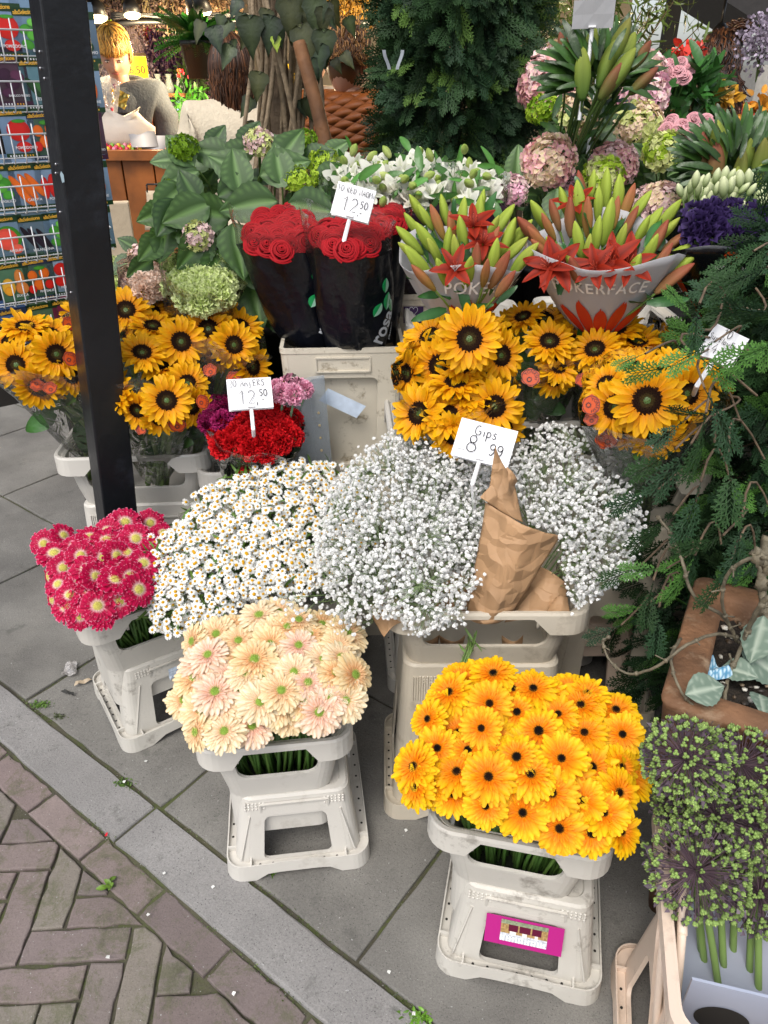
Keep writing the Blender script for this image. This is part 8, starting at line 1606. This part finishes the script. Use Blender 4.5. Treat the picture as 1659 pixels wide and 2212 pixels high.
for ri, row in enumerate(ROWS):
    zs_ = []
    for ci, (px, py, ds) in enumerate(row):
        O0 = onrack(px, py); s = (O0-R0)@RE; z = O0[2]; zs_.append(z); W, Hh = .078, .122; O = RP(s+W/2, z-Hh/2, .0); nm, desc, skyc, dr = DES[ds]
        lab = f"seed packet with {desc}, {ORDROW[ri]} row of the rack, {ORD[ci]} from the left"
        if len(lab.split()) > 16: lab = f"packet with {desc}, {ORDROW[ri]} rack row, {ORD[ci]} from left"
        t = thing('seed_packet', lab, 'seed packet', O, 'seed packets in the wire rack')
        nst = 3; B3 = np.stack((RE, -RN, UZ), 1)
        mb = MB(); n = 6; cc = np.zeros((n, 2, 3)); sk = C3(skyc)
        for i, f in enumerate(np.linspace(0, 1, n)): cc[i] = sk*(.5+.5*f)+DGR*(.5-.5*f)*.6
        grid(mb, [[O+RE*(x*W/2)+UZ*((f-.5)*Hh) for x in (-1, 1)] for f in np.linspace(0, 1, n)], cc)
        for k in range(nst): box(mb, O-RN*(.003+.0035*k)+UZ*.003*k+RE*.001*k, (W*.995, .002, Hh*.99), B3, sk*.8)
        mb.build('packet', 'print', t, smooth=False)
        mb = MB(); hdr = PUR*1.2 if ds == 'rosso' else (C3('#27344f') if ds in ('physalis', 'blue') else DGR)
        mb.add([O+RE*x*W/2+UZ*zz+RN*.0006 for x, zz in ((-1, .030), (1, .030), (1, .046), (-1, .046))], [(0, 1, 2, 3)], hdr); mb.build('header', 'print', t, smooth=False); mb = MB(); mb.add([O+RE*x*W/2+UZ*zz+RN*.0006 for x, zz in ((-1, -.061), (1, -.061), (1, -.050), (-1, -.050))], [(0, 1, 2, 3)], hdr)
        for k in range(9): mb.add([O+RE*(-.03+.0065*k+dx)+UZ*(-.0555+dz)+RN*.001 for dx, dz in ((-.0015, -.002), (.0015, -.002), (.0015, .002), (-.0015, .002))], [(0, 1, 2, 3)], YEL if k > 4 else WHT)
        mb.build('footer', 'print', t, smooth=False)
        mb = MB()
        for k, e in enumerate(dr): ell(mb, O, e[1], e[2]-.008, e[3], e[4], e[5], rot=e[6] if len(e) > 6 else 0., off=.0011+.0003*k)
        mb.build('picture', 'print', t, smooth=False)
        if -60 < px < 260:
            Mx = mx(O+UZ*.0375-RE*.010+RN*.0016, np.stack((RE, UZ, RN), 1)@rz(R(3))); mb = MB(); text(mb, 'allaSelezione', Mx, .0085, YEL*1.1 if ds != 'x' else WHT, bold=.025, spacing=.9)
            text(mb, nm, mx(O+UZ*(-.038)+RE*.010+RN*.0032, np.stack((RE, UZ, RN), 1)), .0062 if len(nm) < 11 else .0045, WHT, bold=.02); mb.build('lettering', 'print', t, smooth=False)
    z0 = float(np.mean(zs_)); mb = MB(); zr, zb = z0-.062, z0-.118          # the wire basket in front of the row
    def wire(P, r=.0016): tube(mb, P, r, 5)
    wire([RP(sL, zr, .034), RP(sR, zr, .034)], .0022); wire([RP(sL, zb-.008, .0), RP(sR, zb-.008, .0)]); wire([RP(sL, zb+.005, .030), RP(sR, zb+.005, .030)]); wire([RP(sR, zr, .034), RP(sR, zr+.01, -.02)]); wire([RP(sR, zb, .03), RP(sR, zb, -.03)])
    s = sL+.02
    while s < sR+.001: wire([RP(s, zr+(.022 if int(round((s-sL-.02)/.026)) % 2 == 0 else 0), .034), RP(s, zb+.004, .031), RP(s, zb-.008, .022), RP(s, zb-.008, -.02)]); s += .026
    mb.build('wire_basket', 'white_wire', rt)
# ================================================================ PEOPLE
mat('skin', hexc('#bd8c74'), .5, var=.06, vscale=20, sub=.05); mat('hoodie_grey', hexc('#3c4148'), .9, var=.15, vscale=70, bump=.35, bscale=90); mat('knit_cream', hexc('#d9ccb4'), .9, var=.06, vscale=50, bump=.5, bscale=110)
mat('quilt_rust', hexc('#9a5420'), .5, var=.12, vscale=20, bump=.25, bscale=60, spec=.5); mat('coat_cream', hexc('#d4c6ac'), .8, bump=.2, bscale=60); mat('trousers', hexc('#20242c'), .8); mat('shoe', hexc('#15120f'), .5); mat('eye_white', hexc('#e8e4de'), .3); mat('eye_dark', hexc('#2a1c14'), .3); mat('lips', hexc('#a0584e'), .5); mat('hair', (1, 1, 1), .45, attr=True, spec=.5); mat('red_top', hexc('#a0301c'), .8); mat('black_cloth', hexc('#0c0c0e'), .8)
m = MATS['quilt_rust']; N = m.node_tree.nodes; L = m.node_tree.links; prev = None; tc_ = N.new('ShaderNodeTexCoord')
for rot_ in (.55, 1.35):
    mp_ = N.new('ShaderNodeMapping'); mp_.inputs['Rotation'].default_value = (0, rot_, .3); L.new(tc_.outputs['Object'], mp_.inputs['Vector']); wv_ = N.new('ShaderNodeTexWave'); wv_.inputs['Scale'].default_value = 9.; wv_.inputs['Distortion'].default_value = .6; wv_.bands_direction = 'Z' if rot_ < 1 else 'X'; L.new(mp_.outputs[0], wv_.inputs['Vector']); pw_ = N.new('ShaderNodeMath'); pw_.operation = 'POWER'; pw_.inputs[1].default_value = .35; L.new(wv_.outputs['Fac'], pw_.inputs[0]); b_ = N.new('ShaderNodeBump'); b_.inputs['Strength'].default_value = .7; b_.inputs['Distance'].default_value = .014; L.new(pw_.outputs[0], b_.inputs['Height'])
    if prev: L.new(prev.outputs[0], b_.inputs['Normal'])
    prev = b_
L.new(prev.outputs[0], N['Principled BSDF'].inputs['Normal'])
def skinned(name, V, E, Rr, mats_, sub=2, post=None, root=0):
    me = bpy.data.meshes.new('tmp'); me.from_pydata([tuple(map(float, v)) for v in V], E, []); o = bpy.data.objects.new('tmp', me); scene.collection.objects.link(o)
    bpy.context.view_layer.objects.active = o; m = o.modifiers.new('s', 'SKIN'); 
    if not me.skin_vertices: me.attributes
    sv = me.skin_vertices[0].data if len(me.skin_vertices) else None
    if sv is None: bpy.ops.object.modifier_add(type='SKIN'); sv = me.skin_vertices[0].data
    for i, r in enumerate(Rr): sv[i].radius = r if isinstance(r, tuple) else (r, r)
    sv[root].use_root = True; m.use_smooth_shade = True; q = o.modifiers.new('u', 'SUBSURF'); q.levels = sub; q.render_levels = sub
    bpy.context.view_layer.update(); ev = o.evaluated_get(bpy.context.evaluated_depsgraph_get()); m2 = bpy.data.meshes.new_from_object(ev)
    P = np.array([v.co[:] for v in m2.vertices]); F = [tuple(p.vertices) for p in m2.polygons]; bpy.data.objects.remove(o); bpy.data.meshes.remove(me); bpy.data.meshes.remove(m2)
    return P, F
def head_mesh(mb, O, B, s=1.):
    "head with brow, nose, cheeks, chin and ears; B columns = right, face direction, up"
    nu, nv = 44, 34; th = np.linspace(.001, math.pi-.001, nv); ph = np.arange(nu)/nu*2*math.pi; rings = []
    for t_ in th:
        z = math.cos(t_); r = math.sin(t_); row = []
        for p_ in ph:
            x, y = r*math.sin(p_), r*math.cos(p_)                    # y forward
            X, Y, Z = x*.074, y*.092, z*.118
            if Z < 0: X *= 1-.32*(-z)**1.5; Y *= 1-.12*(-z)
            if y > 0 and Z < .02: Y += .006*max(0, 1-abs(x)*2.5)*(-z)
            f = max(0, y)
            g_ = lambda cx, cz, sx, sz: math.exp(-((X-cx)/sx)**2-((Z-cz)/sz)**2)*f
            Y += .024*g_(0, -.020, .011, .014)+.012*g_(0, .002, .008, .022)-.009*g_(.030, .012, .016, .012)-.009*g_(-.030, .012, .016, .012)+.005*g_(0, .034, .05, .012)+.006*g_(.034, -.022, .018, .018)+.006*g_(-.034, -.022, .018, .018)+.006*g_(0, -.060, .022, .010)-.004*g_(0, -.042, .02, .005)+.010*g_(0, -.092, .022, .016)
            row.append(O+B@(np.array((X, Y, Z))*s))
        rings.append(row)
    loft(mb, rings[::-1])
    for sd in (-1, 1): ball(mb, O+B@np.array((sd*.074*s, -.006*s, -.004*s)), (.009*s, .018*s, .030*s), 8, 6, rot=B)
def fingers(mb_V, wrist, d, n, side, g, curl=.5, s=1.):
    "palm and five separate bent fingers as skinned chains"
    d = nrm(d); n = nrm(n-d*(n@d)); x = np.cross(d, n)*side; V = [wrist, wrist+d*.035*s, wrist+d*.075*s]; E = [(0, 1), (1, 2)]; Rr = [(.022, .016), (.034*s, .014), (.036*s, .012)]; out = []
    out.append((V, E, Rr))
    for k, (off, L_) in enumerate(((-.030, .070), (-.010, .080), (.011, .075), (.030, .058))):
        b = wrist+d*.070*s+x*off*s; p = [b]; dd = d.copy()
        for j, f in enumerate((.42, .32, .26)): dd = nrm(dd+n*curl*(.5+.35*j)); p.append(p[-1]+dd*L_*f*s)
        out.append((p, [(0, 1), (1, 2), (2, 3)], [.0095, .009, .0082, .007]))
    b = wrist+d*.022*s-x*.030*s; p = [b]; dd = nrm(d-x*1.0+n*.25)
    for f in (.4, .34, .26): p.append(p[-1]+dd*.062*f*s*1.2); dd = nrm(dd+d*.35+n*curl*.3)
    out.append((p, [(0, 1), (1, 2), (2, 3)], [.0125, .011, .010, .008])); return out
def person(label, head, yaw, height, arms, build=1., tilt=(0., 0.), hands=None, seed=0, lean=0.):
    "joints placed so that the top of the head is at `head`; yaw = facing, degrees (0 looks at the viewer)"
    a = R(yaw); Fw = np.array((math.sin(a), -math.cos(a), 0)); Rt = np.cross(Fw, UZ); Rt = np.array((Fw[1], -Fw[0], 0)); H_ = height
    top = np.array(head, float); gz = top[2]-H_; g0 = np.array((top[0], top[1], gz)); P = lambda r, f, z: g0+Rt*r+Fw*f+UZ*z
    t = thing('person', label, 'person', g0); b = build
    hc = top-UZ*.118
    J = {'pel': P(0, 0, .53*H_), 'sp1': P(0, .0, .60*H_), 'sp2': P(0, .0, .68*H_), 'ch': P(0, -.01, .785*H_), 'nk': P(0, -.02, .845*H_), 'hd': P(0, -.01, .878*H_), 'hd2': P(0, 0, .90*H_)}
    V = [J['pel'], J['sp1'], J['sp2'], J['ch'], J['nk'], J['hd'], J['hd2']]; E = [(i, i+1) for i in range(6)]; Rr = [(.13*b, .11*b), (.12*b, .095*b), (.13*b, .10*b), (.14*b, .105*b), (.055, .055), (.050, .052), (.052, .056)]
    arms_w = []
    for sd in (-1, 1):
        sh = P(sd*.155*b, -.01, .825*H_); el, wr = [P(*q) for q in arms[0 if sd < 0 else 1]]; i = len(V); V += [sh, (sh+el)/2, el, (el+wr)/2, wr]; E += [(3, i), (i, i+1), (i+1, i+2), (i+2, i+3), (i+3, i+4)]; Rr += [.060*b, .050*b, .040, .036, .025]; arms_w.append((sh, el, wr))
    for sd in (-1, 1): i = len(V); V += [P(sd*.085*b, 0, .48*H_), P(sd*.095*b, .01, .28*H_), P(sd*.10*b, -.01, .05*H_), P(sd*.10*b, .10, .02*H_)]; E += [(0, i), (i, i+1), (i+1, i+2), (i+2, i+3)]; Rr += [.085*b, .058, .040, .035]
    mb = MB(); VV, FF = skinned('body', V, E, Rr, None); mb.add(VV, FF)
    tl = R(tilt[0]); tr = R(tilt[1]); fw = nrm(Fw*math.cos(tl)-UZ*math.sin(tl)); fw = nrm(fw+Rt*math.sin(tr)); up = nrm(UZ-fw*(UZ@fw)); B = np.stack((np.cross(fw, up), fw, up), 1); head_mesh(mb, hc, B)
    if hands:
        for sd, (el, wr) in zip((-1, 1), [(w[1], w[2]) for w in arms_w]):
            cu, nn_ = hands; 
            for (pv, pe, pr_) in fingers(None, wr+nrm(wr-el)*.01, wr-el, np.array(nn_, float), sd, None, cu): v2, f2 = skinned('h', pv, pe, pr_, None, 1); mb.add(v2, f2)
    o = mb.build('body', 'skin', t); return t, J, arms_w, hc, B, P, V, E, Rr
def garment(t, name, V, E, Rr, idx, m, grow, g=None, wr_amp=.006, quilt=None, sub=2, over={}):
    idx = list(idx); mp = {j: i for i, j in enumerate(idx)}; v = [V[j] for j in idx]; e = [(mp[a_], mp[b_]) for a_, b_ in E if a_ in mp and b_ in mp]; r = []
    for j in idx: q = over.get(j, Rr[j]); q = q if isinstance(q, tuple) else (q, q); r.append((q[0]+grow, q[1]+grow))
    P_, F_q = skinned(name, v, e, r, None, sub); me = MB(); me.add(P_, F_q); o = me.build(name, m, t)
    g = g or np.random.default_rng(1); co = np.array([x.co[:] for x in o.data.vertices]); no = np.array([x.normal[:] for x in o.data.vertices]); d = np.zeros(len(co))
    for i in range(5): k = g.normal(0, 1, 3)*np.array((14, 14, 26)); d += np.sin(co@k+g.uniform(0, 6))*wr_amp/ (1+i*.3)
    if quilt: d += -np.maximum(0, np.abs(np.sin((co[:, 2]+.35*co[:, 0])*quilt))*-1+.35)*.045-np.maximum(0, .22-np.abs(np.sin((co[:, 0]*.9-co[:, 2]*.5)*quilt*.6)))*.035
    co += no*d[:, None]; o.data.vertices.foreach_set('co', co.astype(np.float32).ravel()); o.data.update(); return o
def strands(t, roots, path, n, cols, r, g, name='hair', curl=0., k=9):
    mb = MB(); ball(mb, hc+B@np.array((0, -.014, .010)), (.073, .080, .106), 20, 14, C3(cols[0])*.8, rot=B)
    for i in range(n):
        P_ = np.array(path(i, g)); 
        if curl: s = np.linspace(0, 1, len(P_)); P_ = P_+np.stack((np.sin(s*22+i)*curl*s, np.cos(s*19+i*2)*curl*s, np.sin(s*25+i)*curl*.5), 1)
        k_ = g.uniform(.97, 1.13); P_[:len(P_)//2] = hc+(P_[:len(P_)//2]-hc)*k_; c = C3(cols[i % len(cols)])*g.uniform(.4, 1.7); tube(mb, P_, np.linspace(r, r*.45, len(P_)), 4, c)
    return mb.build(name, 'hair', t)
def cap_pt(hc, B, th, ph, s=1.): return hc+B@(np.array((.080*math.sin(th)*math.sin(ph), .098*math.sin(th)*math.cos(ph), .124*math.cos(th)))*s)
# the blonde woman behind the counter
g = np.random.default_rng(500); hd = at(240, 60, 4.33); hd[2] -= .0
t, J, aw, hc, B, P, V, E, Rr = person('blonde woman in a charcoal hoodie behind the counter, holding a packet', hd, 6, 1.70, [((-.24, .02, 1.10), (-.06, .24, 1.16)), ((.25, -.04, 1.08), (.16, .20, .98))], 1.12, (24, -2), (.75, (0, -.3, 1)))
hood = garment(t, 'hoodie', V, E, Rr, list(range(0, 4))+list(range(7, 17)), 'hoodie_grey', .026, g, .008, over={0: (.15, .12), 11: .03, 16: .03})
mb = MB(); a = np.arange(30)/30*2*math.pi
for (r1, z1, r2) in (): pass
cN = J['nk']; RtB, FwB = B[:, 0], nrm(B[:, 1]*np.array((1, 1, 0)))
ringh = lambda rr3, z, f=0.: np.array([cN+RtB*rr3*1.25*math.cos(x)+FwB*(rr3*math.sin(x)-.01+f)+UZ*(z-.03*math.sin(x)) for x in a])
loft(mb, [ringh(.062, -.02), ringh(.075, .030), ringh(.095, .040), ringh(.12, .015), ringh(.135, -.03), ringh(.14, -.07)]); mb.build('hood', 'hoodie_grey', t)
mb = MB(); loft(mb, [ringh(.055, .015), ringh(.07, .0), ringh(.085, -.05)]); mb.build('black_shirt', 'black_cloth', t)
garment(t, 'trousers', V, E, Rr, [0, 17, 18, 19, 21, 22, 23], 'trousers', .014, g, .003)
def blond(i, g):
    ph = g.uniform(0, 2*math.pi); th0 = g.uniform(.05, .5); fr = math.cos(ph) > .25; tend = 1.28+g.normal(0, .05) if fr else 1.75; return [cap_pt(hc, B, th0+(tend-th0)*s, ph+.2*math.sin(s*4+i), 1.0+.09*math.sin(s*3)+.02*math.sin(i)) for s in np.linspace(0, 1, 8)]
strands(t, None, blond, 900, ('#b8893c', '#d0a454', '#8f6a30', '#c49a4c'), .0030, g)
mb = MB(); ball(mb, hc+B@np.array((0, -.035, .112)), (.048, .05, .028), 12, 8, C3('#a87a30'), jit=.12); mb.build('hair_knot', 'hair', t)
def face_bits(t, hc, B):
    for sd in (-1, 1):
        mb = MB(); e = hc+B@np.array((sd*.030, .080, .010)); ball(mb, e, (.012, .008, .0065), 10, 6, rot=B); ey = mb.build('eye', 'eye_white', t); mb = MB(); ball(mb, e+B@np.array((0, .0055, -.002)), (.005, .003, .005), 8, 5, rot=B); mb.build('iris', 'eye_dark', ey)
        mb = MB(); tube(mb, [hc+B@np.array((sd*.016, .091, .030)), hc+B@np.array((sd*.032, .089, .034)), hc+B@np.array((sd*.046, .080, .029))], .0024, 5, C3('#7a5a2c')); mb.build('eyebrow', 'hair', t)
        mb = MB(); tube(mb, [hc+B@np.array((sd*.018, .084, .014)), hc+B@np.array((sd*.030, .088, .017)), hc+B@np.array((sd*.043, .079, .012))], .002, 5, C3('#4a2c1c')); mb.build('eyelid', 'hair', t)
    mb = MB(); tube(mb, [hc+B@np.array((x, .094-.35*abs(x), -.0445+.05*abs(x))) for x in np.linspace(-.021, .021, 7)], (.0012, .003, .0038, .004, .0038, .003, .0012), 6); mb.build('lips', 'lips', t)
face_bits(t, hc, B)
hp_ = at(236, 205, 3.99); t2 = thing('gift_packet', 'clear packet with red and yellow wooden tulips in the hand of the blonde woman', 'packet', hp_); mat('gold_foil', hexc('#8a7a3a'), .3, metal=.6); mb = MB()
F3 = frame(face(236, 205, .3, .1), (0, 0, 1), R(-28)); grid(mb, [[hp_+F3@np.array((u*.045*(1-.3*v), v*.075, .006*math.sin(u*5+v*7))) for u in np.linspace(-1, 1, 7)] for v in np.linspace(-1, 1, 7)]); mb.build('clear_bag', 'litter_film', t2)
for k in range(9): mb = MB(); ball(mb, hp_+F3@np.array((g.uniform(-.03, .03), g.uniform(-.06, .05), -.008)), (.010, .016, .009), 7, 5, C3(('#c8203a', '#d8a82a', '#8a1c4a')[k % 3]), rot=F3); mb.build('wooden_tulip', 'tulip_mix', t2)
mb = MB(); P_ = np.array([[hp_+F3@np.array((.05+u*.035, .01+v*.035, -.01+.012*math.sin(u*6)*math.cos(v*5))) for u in np.linspace(-1, 1, 9)] for v in np.linspace(-1, 1, 9)]); grid(mb, P_); mb.build('gold_ribbon', 'gold_foil', t2)
# long-haired woman in the cream sweater, seen from behind
g = np.random.default_rng(501); hd = at(494, 86, 3.55)
t, J, aw, hc, B, P, V, E, Rr = person('long brown-haired woman in a cream knit top, seen from behind left of the ivy trunk', hd, 205, 1.64, [((-.20, .10, 1.02), (-.12, .30, 1.05)), ((.24, -.02, 1.05), (.26, .12, .84))], 1.05, (8, 0), (.4, (0, 0, 1)), 2)
garment(t, 'knit_top', V, E, Rr, list(range(0, 4))+[7, 8, 9, 12, 13, 14], 'knit_cream', .045, g, .010, over={9: .06, 14: .07, 8: .075, 13: .075, 0: (.16, .15)})
garment(t, 'trousers', V, E, Rr, [0, 17, 18, 19, 21, 22, 23], 'trousers', .014, g, .003)
def longh(i, g):
    ph = g.uniform(1.1, 2*math.pi-1.1); th0 = g.uniform(.02, .5); out = [cap_pt(hc, B, th0+(1.5-th0)*s, ph, 1.03) for s in np.linspace(0, 1, 6)]; e = out[-1]; L_ = g.uniform(.03, .24)
    for s in np.linspace(.2, 1, 6): out.append(e+np.array((g.normal(0, .004), g.normal(0, .004), -L_*s))+(e-hc)*np.array((1, 1, 0))*(.25-.45*s)*s)
    return out
strands(t, None, longh, 900, ('#3f2414', '#4a2c18', '#2f1c10', '#5f3c24'), .0040, g)
# person in the quilted rust jacket
g = np.random.default_rng(502); hd = at(748, 62, 3.30)
t, J, aw, hc, B, P, V, E, Rr = person('person with frizzy ginger-brown hair in a quilted rust-orange jacket, back to the viewer', hd, 160, 1.63, [((-.25, .03, 1.04), (-.18, .24, .95)), ((.25, .02, 1.04), (.20, .22, .96))], 1.22, (10, 0), (.4, (0, 0, 1)), 3)
garment(t, 'quilted_jacket', V, E, Rr, list(range(0, 4))+list(range(7, 17)), 'quilt_rust', .038, g, .007, sub=3, over={0: (.17, .15), 11: .045, 16: .045})
cN = J['nk']; mb = MB(); loft(mb, [np.array([cN+np.array((rr3*math.cos(x), rr3*math.sin(x), z)) for x in a]) for rr3, z in ((.10, -.04), (.085, .0), (.078, .035), (.07, .035), (.068, 0))]); mb.build('collar', 'quilt_rust', t)
garment(t, 'trousers', V, E, Rr, [0, 17, 18, 19, 21, 22, 23], 'trousers', .014, g, .003)
def frizz(i, g):
    ph = g.uniform(.9, 2*math.pi-.9); th0 = g.uniform(.02, .6); return [cap_pt(hc, B, th0+(1.62-th0)*s, ph+.1*math.sin(s*5+i), 1.08+.05*s+g.normal(0, .015)) for s in np.linspace(0, 1, 10)]
strands(t, None, frizz, 700, ('#6a4424', '#8a6034', '#4a2c18', '#a87a44'), .0034, g, curl=.012)
# cream coat person between the ivy and the jacket
g = np.random.default_rng(503); hd = at(668, 60, 3.9)
t, J, aw, hc, B, P, V, E, Rr = person('person in a buttoned cream coat, mostly hidden between the ivy trunk and the rust jacket', hd, 20, 1.66, [((-.22, .04, 1.05), (-.14, .26, 1.0)), ((.22, .04, 1.05), (.14, .26, 1.0))], 1.1, (6, 0), (.5, (0, -.3, 1)), 4)
garment(t, 'coat', V, E, Rr, list(range(0, 4))+list(range(7, 17)), 'coat_cream', .034, g, .005, over={0: (.17, .15)}); garment(t, 'trousers', V, E, Rr, [0, 17, 18, 19, 21, 22, 23], 'trousers', .014, g, .003); face_bits(t, hc, B)
for k in range(3): mb = MB(); q = P(-.02, .175, .74*1.66-k*.13); ball(mb, q, (.016, .006, .016), 10, 6); mb.build('button', 'black_cloth', t)
strands(t, None, lambda i, g: [cap_pt(hc, B, .1+(1.2+.5*(i % 2))*s, g0_+.05*math.sin(s*4), 1.03) for g0_ in (g.uniform(1, 5.3),) for s in np.linspace(0, 1, 7)], 400, ('#2a1c14', '#4a3422'), .004, g)
# curly-haired woman at the right
g = np.random.default_rng(504); hd = at(1556, 88, 3.75)
t, J, aw, hc, B, P, V, E, Rr = person('woman with curly dark hair and a bun, red top, back turned, far right', hd, 170, 1.66, [((-.22, .04, 1.05), (-.14, .26, 1.0)), ((.22, .04, 1.05), (.14, .26, 1.0))], 1.0, (5, 0), (.5, (0, 0, 1)), 5)
garment(t, 'red_top', V, E, Rr, list(range(0, 4))+list(range(7, 17)), 'red_top', .022, g, .005); garment(t, 'trousers', V, E, Rr, [0, 17, 18, 19, 21, 22, 23], 'trousers', .014, g, .003)
def curly(i, g):
    ph = g.uniform(.8, 2*math.pi-.8); th0 = g.uniform(.02, .6); out = [cap_pt(hc, B, th0+(1.7-th0)*s, ph, 1.12+.08*s) for s in np.linspace(0, 1, 8)]; e = out[-1]; L_ = g.uniform(.05, .20)
    for s in (.25, .5, .75, 1.): out.append(e+np.array((g.normal(0, .01), 0, -L_*s))+(e-hc)*np.array((1, 1, 0))*.3*s)
    return out
strands(t, None, curly, 620, ('#2c1810', '#4a2a18', '#1c100a', '#5f3a20'), .0044, g, curl=.02)
mb = MB(); bc_ = hc+B@np.array((.06, -.03, .135)); 
for k in range(60): d = nrm(g.normal(0, 1, 3)); s_ = np.linspace(0, 5, 10); tube(mb, [bc_+d*.045+np.array((math.sin(x+k), math.cos(x*1.2+k), math.sin(x*.7)))*.014 for x in s_], .004, 4, C3('#3f2414')*g.uniform(.6, 1.5))
ball(mb, bc_, (.045, .045, .045), 10, 7, C3('#2c1810')); mb.build('hair_bun', 'hair', t)
